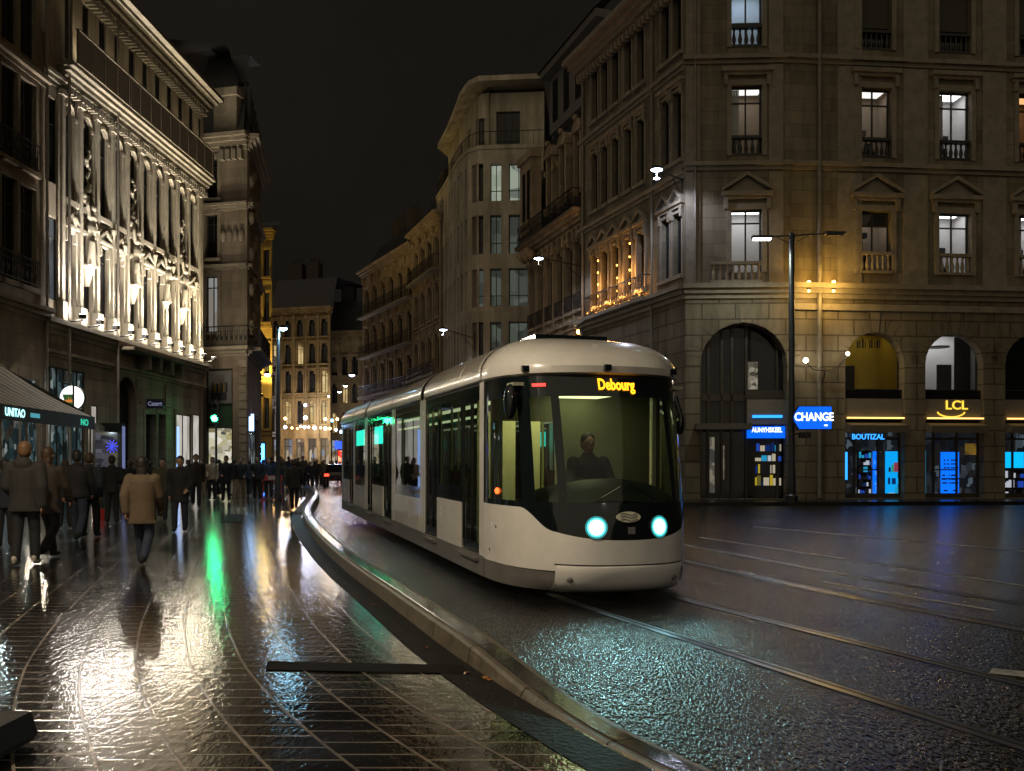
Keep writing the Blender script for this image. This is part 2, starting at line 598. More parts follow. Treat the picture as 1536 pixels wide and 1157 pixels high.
    def surround(s, mb, o, w=.16, p=.06, sill=True, key=False):
        a, b, c, t = o[:4]
        mb.box(a - w, a, -p, .01, c, t)
        mb.box(b, b + w, -p, .01, c, t)
        mb.box(a - w, b + w, -p, .01, t, t + w * 1.2)
        if sill:
            mb.box(a - w * 1.3, b + w * 1.3, -p * 2.6, .012, c - .16, c)
        if key:
            x = (a + b) / 2
            mb.prism([(x - .1, t - .02), (x + .1, t - .02), (x + .15, t + w * 1.7), (x - .15, t + w * 1.7)], -p * 2, .0)
    def hood(s, mb, o, rise=.0, w=.3, z=None, p=.28, h=.16):
        a, b, c, t = o[:4]
        z = t + .35 if z is None else z
        mb.box(a - w, b + w, -p, .0, z, z + h)
        mb.box(a - w + .06, b + w - .06, -p * .6, .002, z - .12, z - .003)
        for x in (a - w + .1, b + w - .24):
            mb.box(x, x + .14, -p * .7, .003, z - .5, z - .125)
        if rise:
            m = (a + b) / 2
            zz = z + h + .003
            mb.prism([(a - w, zz), (m, zz + rise), (m, zz + rise + .14), (a - w, zz + .14)], -p, 0.0)
            mb.prism([(m, zz + rise), (b + w, zz), (b + w, zz + .14), (m, zz + rise + .14)], -p + .003, 0.0)
            mb.prism([(a - w + .15, zz), (b + w - .15, zz), (m, zz + rise - .02)], -p * .25, 0.004)
    def voussoirs(s, mb, o, r1=.55, n=13, p=.014, gap=.016):
        mb = s.mb()
        a, b, c, t = o[:4]
        r = (b - a) / 2
        m, sp = (a + b) / 2, t - r
        for k in range(n):
            t0, t1 = pi * k / n + gap, pi * (k + 1) / n - gap
            R1 = r + r1 * (1.3 if k == n // 2 else 1.0 + .12 * ((k % 2)))
            R0 = r + .01
            mb.prism([(m + R0 * cos(t1), sp + R0 * sin(t1)), (m + R0 * cos(t0), sp + R0 * sin(t0)), (m + R1 * cos(t0), sp + R1 * sin(t0)), (m + R1 * cos(t1), sp + R1 * sin(t1))], -p - (.03 if k == n // 2 else 0), .0)
        return mb.build('arch_stones', M['bank_rust'] if s.b.name.startswith('bank') else M['left_stone'], s.b)
# ------------------------------------------------------------------ ground, tracks, kerb
def lerp_tab(tab, y):
    if y <= tab[0][0]:
        return tab[0][1]
    for (a, p), (b, q) in zip(tab, tab[1:]):
        if y <= b:
            k = (y - a) / (b - a)
            return p + (q - p) * k
    return tab[-1][1]
SLOPE = [(0, .40), (10, .39), (13, .2856), (27, .2856), (30, .2), (36, .10), (42, .14), (50, .25), (67, .28), (120, .25)]
DY = .1
XC = {0: .707}
def _build_xc():
    n0 = int(13 / DY)
    tab = {n0: .707}
    x = .707
    for i in range(n0, 1400):
        x -= lerp_tab(SLOPE, (i + .5) * DY) * DY
        tab[i + 1] = x
    x = .707
    for i in range(n0, -60, -1):
        x += lerp_tab(SLOPE, (i - .5) * DY) * DY
        tab[i - 1] = x
    return tab
XC = _build_xc()
def xc(Y):
    f = Y / DY
    i = math.floor(f)
    i = max(-59, min(1398, i))
    k = f - i
    return XC[i] * (1 - k) + XC[i + 1] * k
PSLOPE = [(-5, .75), (2, .60), (4.8, .45), (5.8, .40), (7, .345), (8.7, .31), (12.6, .29), (20, .278), (30, .27), (45, .2), (130, .2)]
XP = {}
_x = 0.0
for _i in range(-60, 1400):
    XP[_i] = _x
    _x -= lerp_tab(PSLOPE, (_i + .5) * DY) * DY
def xp(Y):
    f = Y / DY
    i = max(-60, min(1398, math.floor(f)))
    return XP[i] * (1 - (f - i)) + XP[i + 1] * (f - i)
def theta(Y):
    return math.atan(lerp_tab(SLOPE, Y))
KPX = [(455, 728), (472, 742), (470, 748), (455, 765), (450, 779), (475, 816), (516, 857), (578, 903), (644, 956), (710, 1006), (743, 1024), (792, 1053), (834, 1084), (900, 1117)]
KT = [(-3, 3.9), (2, 1.9)] + sorted([(lambda p: (p.y, p.x))(ground(*q)) for q in KPX]) + [(90, -20.5), (120, -28)]
def kerbx(Y):
    # smoothed polyline
    return sum(lerp_tab(KT, Y + d * max(.25, Y * .05)) for d in (-2.4, -1.2, 0, 1.2, 2.4)) / 5
def steps(y0, y1, near=.25):
    ys, y = [], y0
    while y < y1:
        ys.append(y)
        y += max(near, .03 * y)
    ys.append(y1)
    return ys

def wet_paving():
    m, t, b, out = nt('wet_stone_setts')
    uv = nd(t, 'ShaderNodeUVMap')
    tc = nd(t, 'ShaderNodeTexCoord')
    br = nd(t, 'ShaderNodeTexBrick', Scale=1.0)
    br.offset = .43
    br.inputs['Brick Width'].default_value, br.inputs['Row Height'].default_value = .21, .37
    br.inputs['Mortar Size'].default_value, br.inputs['Mortar Smooth'].default_value = .010, .3
    br.inputs['Color1'].default_value = (.005, .0045, .004, 1)
    br.inputs['Color2'].default_value = (.013, .0115, .010, 1)
    br.inputs['Mortar'].default_value = (.21, .16, .105, 1)
    lk(t, uv.outputs['UV'], br.inputs['Vector'])
    nm = nd(t, 'ShaderNodeTexNoise', Scale=2.6, Detail=6.0, Roughness=.7)
    lk(t, tc.outputs['Object'], nm.inputs['Vector'])
    rm = nd(t, 'ShaderNodeValToRGB')
    rm.color_ramp.elements[0].position, rm.color_ramp.elements[1].position = .38, .66
    rm.color_ramp.elements[0].color, rm.color_ramp.elements[1].color = (.25, .25, .25, 1), (1.2, 1.15, 1.1, 1)
    lk(t, nm.outputs['Fac'], rm.inputs['Fac'])
    mm = nd(t, 'ShaderNodeMix', data_type='RGBA', blend_type='MULTIPLY')
    mm.inputs[0].default_value = 1
    lk(t, br.outputs['Color'], mm.inputs[6])
    lk(t, rm.outputs['Color'], mm.inputs[7])
    lk(t, mm.outputs[2], b.inputs['Base Color'])
    n = nd(t, 'ShaderNodeTexNoise', Scale=.8, Detail=5.0, Roughness=.6)
    lk(t, tc.outputs['Object'], n.inputs['Vector'])
    mr = nd(t, 'ShaderNodeMapRange')
    mr.inputs['From Min'].default_value, mr.inputs['From Max'].default_value = .35, .68
    mr.inputs['To Min'].default_value, mr.inputs['To Max'].default_value = .10, .22
    lk(t, n.outputs['Fac'], mr.inputs['Value'])
    ad = nd(t, 'ShaderNodeMath', operation='MULTIPLY_ADD')
    ad.inputs[1].default_value = .25
    lk(t, br.outputs['Fac'], ad.inputs[0])
    lk(t, mr.outputs['Result'], ad.inputs[2])
    lk(t, ad.outputs[0], b.inputs['Roughness'])
    b.inputs['Specular IOR Level'].default_value = .9
    b.inputs['Coat Weight'].default_value = 1.0
    b.inputs['Coat Roughness'].default_value = .05
    b.inputs['Coat IOR'].default_value = 2.5
    mp = nd(t, 'ShaderNodeMapping')
    mp.inputs['Scale'].default_value = (1.0, .42, 1.0)
    lk(t, tc.outputs['Object'], mp.inputs['Vector'])
    n2 = nd(t, 'ShaderNodeTexNoise', Scale=24.0, Detail=2.0, Roughness=.5)
    lk(t, mp.outputs['Vector'], n2.inputs['Vector'])
    n3 = nd(t, 'ShaderNodeTexNoise', Scale=70.0, Detail=2.0)
    lk(t, mp.outputs['Vector'], n3.inputs['Vector'])
    a1 = nd(t, 'ShaderNodeMath', operation='MULTIPLY_ADD')
    a1.inputs[1].default_value = -1.7
    lk(t, br.outputs['Fac'], a1.inputs[0])
    lk(t, n2.outputs['Fac'], a1.inputs[2])
    a2 = nd(t, 'ShaderNodeMath', operation='MULTIPLY_ADD')
    a2.inputs[1].default_value = .25
    lk(t, n3.outputs['Fac'], a2.inputs[0])
    lk(t, a1.outputs[0], a2.inputs[2])
    bp = nd(t, 'ShaderNodeBump', Strength=.38, Distance=.008)
    lk(t, a2.outputs[0], bp.inputs['Height'])
    lk(t, bp.outputs['Normal'], b.inputs['Normal'])
    lk(t, bp.outputs['Normal'], b.inputs['Coat Normal'])
    return m
def wet_asphalt():
    m, t, b, out = nt('wet_coarse_asphalt')
    tc = nd(t, 'ShaderNodeTexCoord')
    mp = nd(t, 'ShaderNodeMapping')
    mp.inputs['Scale'].default_value = (1.0, .27, 1.0)
    lk(t, tc.outputs['Object'], mp.inputs['Vector'])
    n = nd(t, 'ShaderNodeTexNoise', Scale=.5, Detail=6.0, Roughness=.6)
    lk(t, tc.outputs['Object'], n.inputs['Vector'])
    n1 = nd(t, 'ShaderNodeTexNoise', Scale=56.0, Detail=1.5, Roughness=.5)
    lk(t, mp.outputs['Vector'], n1.inputs['Vector'])
    r = nd(t, 'ShaderNodeValToRGB')
    r.color_ramp.elements[0].position, r.color_ramp.elements[1].position = .4, .72
    r.color_ramp.elements[0].color = (.002, .002, .0022, 1)
    r.color_ramp.elements[1].color = (.013, .013, .0135, 1)
    lk(t, n1.outputs['Fac'], r.inputs['Fac'])
    lk(t, r.outputs['Color'], b.inputs['Base Color'])
    mr = nd(t, 'ShaderNodeMapRange')
    mr.inputs['From Min'].default_value, mr.inputs['From Max'].default_value = .35, .65
    mr.inputs['To Min'].default_value, mr.inputs['To Max'].default_value = .12, .2
    lk(t, n.outputs['Fac'], mr.inputs['Value'])
    lk(t, mr.outputs['Result'], b.inputs['Roughness'])
    b.inputs['Specular IOR Level'].default_value = .42
    bp = nd(t, 'ShaderNodeBump', Strength=.95, Distance=.024)
    lk(t, n1.outputs['Fac'], bp.inputs['Height'])
    lk(t, bp.outputs['Normal'], b.inputs['Normal'])
    return m
M['paving'] = wet_paving()
M['asphalt'] = wet_asphalt()
M['granite'] = plain('tan_granite_kerb', (.10, .082, .058), .42, var=.35, nscale=5, bump=.4, bscale=25)
M['kerb_top'] = plain('wet_polished_kerb_top', (.03, .029, .028), .15, var=.4, nscale=4, bump=.12, bscale=20, spec=.7)
M['gutter'] = plain('dark_gutter_stone', (.007, .006, .0055), .55, var=.4, nscale=6, bump=.5, bscale=30, spec=.25)
M['rail'] = plain('polished_steel_rail', (.22, .235, .30), .3, metal=1, var=.15, nscale=8)
M['groove'] = plain('dark_rail_groove', (.01, .01, .01), .5, var=.2)
M['marking'] = plain('worn_white_marking', (.30, .29, .27), .35, var=.6, nscale=7, bump=.3, bscale=50)
M['track_band'] = plain('smooth_wet_track_band', (.07, .06, .058), .2, var=.4, nscale=5, bump=.25, bscale=40, spec=.6)
M['pavement'] = plain('wet_pavement_slabs', (.012, .011, .0105), .22, var=.4, nscale=2, bump=.25, bscale=14)

mb = MB()
ROWS = steps(-3, 130, .35)
rows = []
for Y in ROWS:
    kx = kerbx(Y) + .18
    xs = [kx + (75 - kx) * (k / 26) ** 1.5 for k in range(27)]
    rows.append([(x, Y, gz(Y) - .13) for x in xs])
for A, B in zip(rows, rows[1:]):
    for i in range(26):
        mb.poly([A[i], A[i + 1], B[i + 1], B[i]])
struct(mb.build('road', M['asphalt']))

mb = MB()
rows = []
for Y in ROWS:
    kx = kerbx(Y) + .02
    xs = [-60 + (kx + 60) * (k / 30) ** .5 for k in range(31)]
    c = cos(math.atan(lerp_tab(PSLOPE, Y)))
    rows.append([((x, Y, gz(Y)), (Y, (x - xp(Y)) * c)) for x in xs])
for A, B in zip(rows, rows[1:]):
    for i in range(30):
        q = (A[i], A[i + 1], B[i + 1], B[i])
        mb.poly([p[0] for p in q], [p[1] for p in q])
struct(mb.build('plaza', M['paving']))
# far ground beyond both, reaching the horizon
mb = MB()
mb.poly([(-900, 100, .6), (900, 100, .6), (900, 1500, .6), (-900, 1500, .6)])
struct(mb.build('ground', M['pavement']))

def along(Y, x, o, dz):
    th = theta(Y) if x is None else math.atan((kerbx(Y - .2) - kerbx(Y + .2)) / .4)
    bx = xc(Y) if x is None else kerbx(Y)
    return Vector((bx + o * cos(th), Y + o * sin(th), gz(Y + o * sin(th)) + dz))
def ribbon(mb, o0, o1, dz0, dz1, y0, y1, ref=None, near=.25):
    ys = steps(y0, y1, near)
    for a, b in zip(ys, ys[1:]):
        f0 = dz0(a) if callable(dz0) else dz0
        f1 = dz1(a) if callable(dz1) else dz1
        g0 = dz0(b) if callable(dz0) else dz0
        g1 = dz1(b) if callable(dz1) else dz1
        mb.poly([along(a, ref, o0, f0), along(a, ref, o1, f1), along(b, ref, o1, g1), along(b, ref, o0, g0)])
def kh(Y):
    k = max(0, min(1, (Y - 5.0) / 2.6))
    return .004 + .145 * k * k * (3 - 2 * k)
mb = MB()
kh2 = lambda Y: kh(Y) + .005
ys_ = -2.0
while ys_ < 95:                                        # kerb stones about a metre long with open joints
    a_, b_ = ys_, min(95, ys_ + max(1.0, .03 * ys_))
    g_ = .006 if ys_ < 25 else 0
    a_, b_ = a_ + g_, b_ - g_
    mb.cur = 0
    ribbon(mb, 0, .025, -.02, lambda Y: kh(Y) - .02, a_, b_, 1)
    ribbon(mb, .025, .045, lambda Y: kh(Y) - .02, kh, a_, b_, 1)
    ribbon(mb, .045, .085, kh, kh, a_, b_, 1)
    ribbon(mb, .215, .25, kh, kh, a_, b_, 1)
    ribbon(mb, .25, .265, kh, -.2, a_, b_, 1)
    mb.cur = 1
    ribbon(mb, .085, .09, kh, kh2, a_, b_, 1)
    ribbon(mb, .09, .21, kh2, kh2, a_, b_, 1)
    ribbon(mb, .21, .215, kh2, kh, a_, b_, 1)
    ys_ += max(1.0, .03 * ys_)
struct(mb.build('kerb', [M['granite'], M['kerb_top']]))
mb = MB()
ribbon(mb, -.27, .0, .004, .004, -2, 95, 1)
struct(mb.build('gutter', M['gutter']))
def track(off, y0, y1, lines):
    mb = MB()
    for c in (-.65, .65):
        c += off
        ribbon(mb, c - .05, c + .01, -.124, -.124, y0, y1)
        ribbon(mb, c + .05, c + .075, -.124, -.124, y0, y1)
        mb.cur = 1
        ribbon(mb, c + .01, c + .05, -.1255, -.1255, y0, y1)
        mb.cur = 0
    return struct(mb.build('tram_track', [M['rail'], M['groove']]))
track(0, -2, 95, 1)
track(3.35, -2, 60, 1)
mb = MB()
ribbon(mb, 2.52, 2.655, -.126, -.126, -2, 60)
struct(mb.build('track_edge_band', M['track_band']))
def dash(pa, pb, w):
    a, b = ground(pa[0], pa[1], -.126), ground(pb[0], pb[1], -.126)
    d = (b - a).normalized()
    n = Vector((-d.y, d.x, 0)) * w / 2
    m_ = MB()
    k = max(1, int((b - a).length / 2))
    for i in range(k):
        p, q = a.lerp(b, i / k), a.lerp(b, (i + 1) / k)
        m_.poly([p - n, q - n, q + n, p + n])
    return struct(m_.build('road_marking', M['marking']))
dash((1236, 873), (1494, 916), .09)
dash((1050, 806), (1700, 903), .08)
dash((1130, 790), (1750, 846), .08)
dash((1486, 1006), (1600, 1018), .22)
# pavement in front of the bank and along the right-hand fronts
mb = MB()
outl = [(4.2, 36.2), (6.2, 35.2), (45, 38.5), (60, 60), (20, 140), (-12, 140), (-9.5, 79), (-5.2, 66), (-.6, 56), (1.2, 47.5)]
def pz(x, y, dz=0):
    return (x, y, gz(y) + dz)
mb.poly([pz(x, y, .0) for x, y in outl])
for (a, b) in zip(outl[:3] + outl[6:], outl[1:3] + outl[7:] + outl[:1]):
    mb.poly([pz(*a, -.2), pz(*b, -.2), pz(*b, 0), pz(*a, 0)])
struct(mb.build('pavement', M['pavement']))
# ------------------------------------------------------------------ right side: the bank on the corner
BLUE, CYAN = (.0, .16, 1.0), (.0, .42, 1.0)
M['screen_blue'] = scene_pane('blue_advert_screen', [(.0, .16, .9), (.0, .12, .85), (.0, .2, 1), (.02, .05, .3), (.0, .14, .9), (.15, .5, 1)], 1.35, 2.6, (1.0, 1, 1.0), False)
M['screen_cyan'] = scene_pane('cyan_advert_screen', [(.0, .25, .8), (.0, .4, .75), (.01, .03, .12), (.0, .2, .9), (.02, .35, .25), (.3, .1, .15), (.0, .3, .9)], 1.1, 3.4, (1, 1, 1.2), False)
M['shop_in'] = scene_pane('dim_shop_interior', [(.004, .004, .005), (.006, .006, .007), (.012, .011, .01), (.004, .006, .01), (.02, .025, .03), (.06, .08, .1)], 1.0, 3.5, (1.2, 1, .8))
M['shop_busy'] = scene_pane('bright_shop_goods', [(.01, .012, .02), (.02, .05, .2), (.01, .01, .015), (.30, .22, .02), (.01, .01, .015), (.05, .08, .25), (.02, .02, .02), (.5, .45, .4)], .9, 5.0, (1, 1, 1.6), False)
M['led_yellow'] = glow('warm_led_strip', (1, .60, .16), 2.4)
M['led_blue'] = glow('blue_led_strip', (.02, .28, 1), 2.2)
M['sign_blue'] = glow('blue_backlit_sign', (.0, .13, 1), 1.15)
M['sign_white'] = glow('white_backlit_lettering', (.85, .95, 1), 2.2)
M['sign_yellow'] = glow('yellow_backlit_lettering', (1, .62, .06), 1.5)
M['fascia'] = plain('taupe_fascia_panel', (.17, .145, .12), .5, var=.1)
M['black_band'] = plain('black_glass_band', (.008, .008, .008), .15, var=.1)
M['awning_brown'] = plain('brown_canvas_awning', (.11, .09, .07), .8, var=.2, nscale=4)
M['wood_frame'] = plain('dark_bronze_shop_frame', (.05, .042, .035), .4, metal=.3)

def goods(f, par, x0, x1, z0, z1, pal, n, y, seed=1, s=(.10, .3), name='display_goods'):
    """things on shelves behind the glass, or the picture blocks and text lines of a poster"""
    rr = random.Random(seed)
    m_ = f.mb()
    rows_ = max(2, int((z1 - z0) / (s[1] * 1.25)))
    hh = (z1 - z0) / rows_
    for r in range(rows_):
        zb_ = z0 + hh * r
        if name == 'display_goods':
            m_.cur = 2
            m_.box(x0, x1, y - .03, y - .001, zb_, zb_ + .018)
        x = x0 + rr.uniform(0, s[0])
        while x < x1 - .03:
            w_ = min(rr.uniform(s[0] * .5, s[1] * .8), x1 - x)
            h_ = hh * rr.uniform(.25, .88)
            m_.cur = rr.randrange(len(pal))
            if name == 'display_goods':
                m_.box(x, x + w_, y - rr.uniform(.02, .05), y - .001, zb_ + .02, zb_ + .02 + h_)
            else:
                for k in range(3):
                    m_.box(x, x + w_ * (1, .8, .6)[k], y - .006, y - .001, zb_ + hh * .25 * k, zb_ + hh * .25 * k + hh * .1)
            x += w_ + rr.uniform(.01, s[0])
    return m_.build(name, pal, par)
PB = [glow('goods_blue', (.02, .10, .7), .5), glow('goods_white', (.75, .8, .9), .55), glow('goods_dark', (.01, .01, .02), .3), glow('goods_cyan', (.02, .45, .8), .6), glow('goods_navy', (.0, .03, .2), .5)]
PY = [glow('goods_yellow', (.75, .55, .03), .55), glow('goods_olive', (.2, .16, .03), .5), PB[2], PB[4], glow('goods_cream', (.8, .7, .5), .5), PB[2]]
PD = [PB[2], glow('goods_shadow', (.0, .05, .3), .7), PB[2], glow('goods_paleblue', (.2, .5, 1), 1.0)]
M['shop_dark'] = plain('dark_shop_depth', (.01, .01, .012), .2, var=.2)
M['screen_flat'] = glow('flat_blue_screen', (.0, .15, .95), 1.25)
M['screen_flat_cyan'] = glow('flat_cyan_screen', (.0, .34, .85), 1.1)
bank = thing('bank_building', 'large limestone corner building with arched bank windows and yellow lit fascias', 'building', (6.81, 38, gz(38)))
cA, cB, cC = (atx(872, 47.4), 47.4), (6.81, 38.0), (atx(1185, 37.8), 37.8)
d_ = Vector((20.55 - cC[0], 38.75 - 37.8)).normalized()
cD = (cC[0] + d_.x * 15, 37.8 + d_.y * 15)
V3 = lambda p: (p[0], p[1], 0)
fl, fc, ff = Fac(bank, V3(cA), V3(cB)), Fac(bank, V3(cB), V3(cC)), Fac(bank, V3(cC), V3(cD))
ROWZ = [(9.27, 11.75), (13.85, 16.6), (18.1, 20.7)]
LEDGE, TOP = 8.25, 21.6
SHOPB = .42

def win_row(f, cols, rows, wid):
    return [[(u - wid / 2, u + wid / 2, z0, z1) for u in cols] for z0, z1 in rows]

# --- front with the bank
trim = ff.mb()
ucol = [ff.u(x) for x in (1312.5, 1432, 1551)]
pitch = ucol[1] - ucol[0]
ucol += [ucol[2] + pitch, ucol[2] + 2 * pitch]
rows = win_row(ff, ucol, ROWZ, ff.u(1337) - ff.u(1288))
archs = []
aw = ff.u(1357) - ff.u(1268)
za = ff.z(1312, 499)
for u in ucol:
    archs.append((u - aw / 2, u + aw / 2, SHOPB, za, True))
w = ff.mb()
ff.wall(w, 0, ff.L, LEDGE, TOP + 1, [o for r in rows for o in r], .34)
w.build('upper_wall', M['bank'], bank)
w = ff.mb()
ff.wall(w, 0, ff.L, -.5, LEDGE, archs, .5)
w.build('ground_wall', M['bank_rust'], bank)
for o in archs[:4]:
    ff.voussoirs(trim, o, .62, 13)
ff.cornice(trim, 0, ff.L, LEDGE, .55, .45)
trim.box(0, ff.L, -.1, .01, LEDGE - .45, LEDGE - .2)
ff.cornice(trim, 0, ff.L, 13.28, .32, .22, 2)
ff.cornice(trim, 0, ff.L, 17.45, .32, .22, 2)
for k in range(5):
    z = .9 + k * .02
for ri, r in enumerate(rows):
    for ci, o in enumerate(r):
        ff.surround(trim, o, .18, .07, sill=False)
        if ri == 0:
            ff.hood(trim, o, .62, .38, o[3] + .5)
        else:
            ff.hood(trim, o, 0, .34, o[3] + .55)
        # pilaster strips between the bays
for u in [ucol[0] - pitch * .5 + .6] + [a + pitch / 2 for a in ucol]:
    trim.box(u - .5, u + .5, -.05, .01, LEDGE + .6, 13.2)
    trim.box(u - .5, u + .5, -.05, .01, 13.65, 17.4)
    trim.box(u - .5, u + .5, -.05, .01, 17.8, TOP)
trim.build('trim', M['trim'], bank)
kinds = [['dim2', 'lit', 'lit', 'dark', 'dark'], ['dim', 'dim3', 'orange', 'dark', 'dark'], ['dark', 'dark', 'dark', 'dark', 'dark']]
M['blind'] = plain('lowered_grey_blind', (.07, .062, .05), .8, var=.1)
for ri, r in enumerate(rows):
    for ci, o in enumerate(r):
        k = kinds[ri][ci]
        if k == 'dim2':
            f = ff.window(o, 'dim', .24, 1, .78, furn=.42)
            p = ff.mb(); p.box(o[0] + .06, o[1] - .06, .285, .30, o[3] - .55, o[3] - .06); p.build('blind', M['blind'], f)
        elif k == 'dim3':
            ff.window(o, 'lit', .24, 1, .78, furn=.16)
        else:
            f = ff.window(o, k, .24, 1, .78, furn=.2 if k in ('lit', 'dim') else 0)
        if ri == 2:
            p = ff.mb(); p.box(o[0] + .04, o[1] - .04, .20, .225, o[2] + .95, o[3]); p.build('blind', M['blind'], bank)
        ff.balusters(o[0] + .03, o[1] - .03, o[2] + .003, o[2] + (.85 if ri == 0 else .8), .1 if ri else .0, 'balustrade', M['trim'] if ri == 0 else M['frame'], .2)
# shop bays
def bay(u0, u1, idx):
    zA, zB, zC, zD = ff.z(1312, 584), ff.z(1312, 598), ff.z(1312, 629), ff.z(1312, 645)
    um = (u0 + u1) / 2
    o = (u0, u1, zA, za)
    f = ff.window(o, ('yellow', 'lit', 'dark', 'dark')[min(idx, 3)], .46, 0, None, .05, wide_room=0, furn=.0, name='arch_window')
    if idx == 0:
        p = ff.mb()
        p.box(u0 + .05, u0 + .95, 1.2, 1.3, zA, zA + 1.05)
        p.build('cabinet', M['furn'], f)
        p = ff.mb()
        for k, x in enumerate((-.52, -.42, -.3, -.18, .0, .08, .2, .3, .42)):
            p.box(um + x, um + x + (.07, .05, .07, .03, .05, .06, .03, .08, .04)[k], .49, .495, zA + 1.68, zA + 1.95 + .05 * (k % 3))
        p.build('window_lettering', M['furn'], f)
    if idx == 1:
        p = ff.mb()
        p.box(um + .0, um + .62, 1.3, 1.36, zA, zA + 1.15)
        p.box(um + .55, u1, .95, 1.0, zA, za)
        p.build('partition', M['furn'], f)
        p = ff.mb(); p.lathe([(.42, za - .42), (.42, za - .37)], (um - .05, 1.1, 0), 20); p.build('ring_lamp', M['frame_pale'], f)
    p = ff.mb(); p.box(u0, u1, .2, .5, zB + .003, zA); p.build('black_band', M['black_band'], bank)
    fa = ff.mb(); fa.box(u0 + .03, u1 - .03, .08, .3, zC, zB)
    fo = fa.build('fascia', M['fascia'], bank)
    p = ff.mb(); p.box(u0 + .05, u1 - .05, -.10, -.04, zC + .02, zC + .075); p.build('led_strip', M['led_yellow'], fo)
    p = ff.mb()
    p.poly([(u0 + .02, .02, zD + .28), (u0 + .02, -.42, zD + .16), (u1 - .02, -.42, zD + .16), (u1 - .02, .02, zD + .28)])
    p.box(u0 + .02, u1 - .02, -.43, -.40, zD - .12, zD + .157)
    p.poly([(u0 + .02, -.4, zD + .157), (u0 + .02, .02, zD + .28), (u0 + .02, .02, zD - .1), (u0 + .02, -.4, zD - .1)])
    p.poly([(u1 - .02, -.4, zD + .157), (u1 - .02, .02, zD + .28), (u1 - .02, .02, zD - .1), (u1 - .02, -.4, zD - .1)])
    p.build('awning', M['awning_brown'], bank)
    # glazed shopfront
    zt = zD + .25
    p = ff.mb()
    xs = [u0, u0 + .42, u0 + (u1 - u0) * .56, u1 - .0]
    p.box(u0, u1, .34, .42, zt - .62, zt - .54)
    p.box(u0, u1, .34, .42, SHOPB, SHOPB + .18)
    for x in (u0 + .04, u0 + (u1 - u0) * .22, u0 + (u1 - u0) * .62, u1 - .04):
        p.box(x - .04, x + .04, .338, .424, SHOPB + .18, zt)
    p.box(u0 + (u1 - u0) * .25, u0 + (u1 - u0) * .6, .345, .415, SHOPB + 1.1, SHOPB + 1.15)
    sf = p.build('shop_front', M['wood_frame'], bank)
    p = ff.mb(); p.poly([(u0, .46, SHOPB), (u1, .46, SHOPB), (u1, .46, zt), (u0, .46, zt)])
    p.build('pane', M['shop_in'], sf)
    p = ff.mb(); p.box(u0, u1, .34, .48, zt + .002, zC - .002); p.build('header', M['black_band'], sf)
    return sf, um
sf0, um0 = bay(archs[0][0], archs[0][1], 0)
sf1, um1 = bay(archs[1][0], archs[1][1], 1)
sf2, um2 = bay(archs[2][0], archs[2][1], 2)
bay(archs[3][0], archs[3][1], 3)
def screen(par, px0, px1, py0, py1, mat, name='advert_screen', y=.40):
    p = ff.mb()
    a, b = ff.u(px0), ff.u(px1)
    z0, z1 = ff.z((px0 + px1) / 2, py1), ff.z((px0 + px1) / 2, py0)
    p.box(a, b, y, y + .05, z0, z1)
    o = p.build(name, mat, par)
    return o
o_ = screen(sf0, 1336, 1356, 677, 748, M['screen_flat_cyan'])
goods(ff, o_, ff.u(1337), ff.u(1355), ff.z(1346, 746), ff.z(1346, 690), PB[1:] + [glow('goods_green', (.05, .4, .2), .6), glow('goods_red', (.4, .05, .1), .6)], 13, .40, 2)
o_ = screen(sf0, 1317, 1325, 677, 746, M['screen_flat'])
goods(ff, o_, ff.u(1318), ff.u(1324), ff.z(1320, 744), ff.z(1320, 680), PD, 8, .40, 3, (.06, .16), 'advert_print')
o_ = screen(sf0, 1293, 1314, 676, 742, M['shop_dark'])
goods(ff, o_, ff.u(1294), ff.u(1313), ff.z(1303, 741), ff.z(1303, 677), PB, 30, .40, 4, (.05, .2))
screen(sf0, 1274, 1278, 678, 720, M['led_blue'], 'light_tube')
o_ = screen(sf1, 1420, 1447, 678, 750, M['screen_flat'])
goods(ff, o_, ff.u(1421), ff.u(1446), ff.z(1433, 749), ff.z(1433, 680), PD, 16, .40, 5, (.12, .45), 'advert_print')
bx_ = ff.mb(); bx_.box(ff.u(1420), ff.u(1447), .375, .399, ff.z(1433, 719.5), ff.z(1433, 717.5)); bx_.build('screen_bar', M['black_band'], o_)
screen(sf1, 1391, 1397, 676, 750, glow('dim_teal_glass', (.01, .12, .2), .8))
screen(sf1, 1457, 1477, 665, 682, scene_pane('yellow_shop_light', [(.1, .06, .01), (.25, .15, .02), (.05, .03, .01)], .8, 4), 'lit_display')
screen(sf2, 1511, 1545, 678, 702, glow('cyan_screen', (.0, .42, .9), 1.3))
o_ = screen(sf2, 1511, 1545, 702, 748, M['shop_dark'])
goods(ff, o_, ff.u(1512), ff.u(1544), ff.z(1528, 747), ff.z(1528, 703), PB[:3], 26, .40, 6, (.07, .3))
screen(sf2, 1508, 1511, 655, 752, M['led_blue'], 'light_tube')
tz = ff.z(1308, 653)
text('BOUTIZAL', .30, glow('blue_shop_lettering', (.03, .3, 1), 2.2), (ff.u(1308), .325, tz - .06), sf0, ff.M, 'shop_lettering', .01, .004, (.95, 1))
tz = ff.z(1435, 611)
tz += .07
t_ = text('LCL', .50, M['sign_yellow'], (ff.u(1436), .06, tz), bank, ff.M, 'logo_lettering', .015, .006, (1.12, 1))
p = ff.mb()
uc = ff.u(1428)
pr = None
for k in range(17):
    a = pi * (1.06 + .88 * k / 16)
    q = (uc + .58 * cos(a), .06, tz - .22 + .24 * sin(a))
    if pr: p.tube(pr, q, .028, .028, 6)
    pr = q
p.build('logo_arc', M['sign_yellow'], bank)
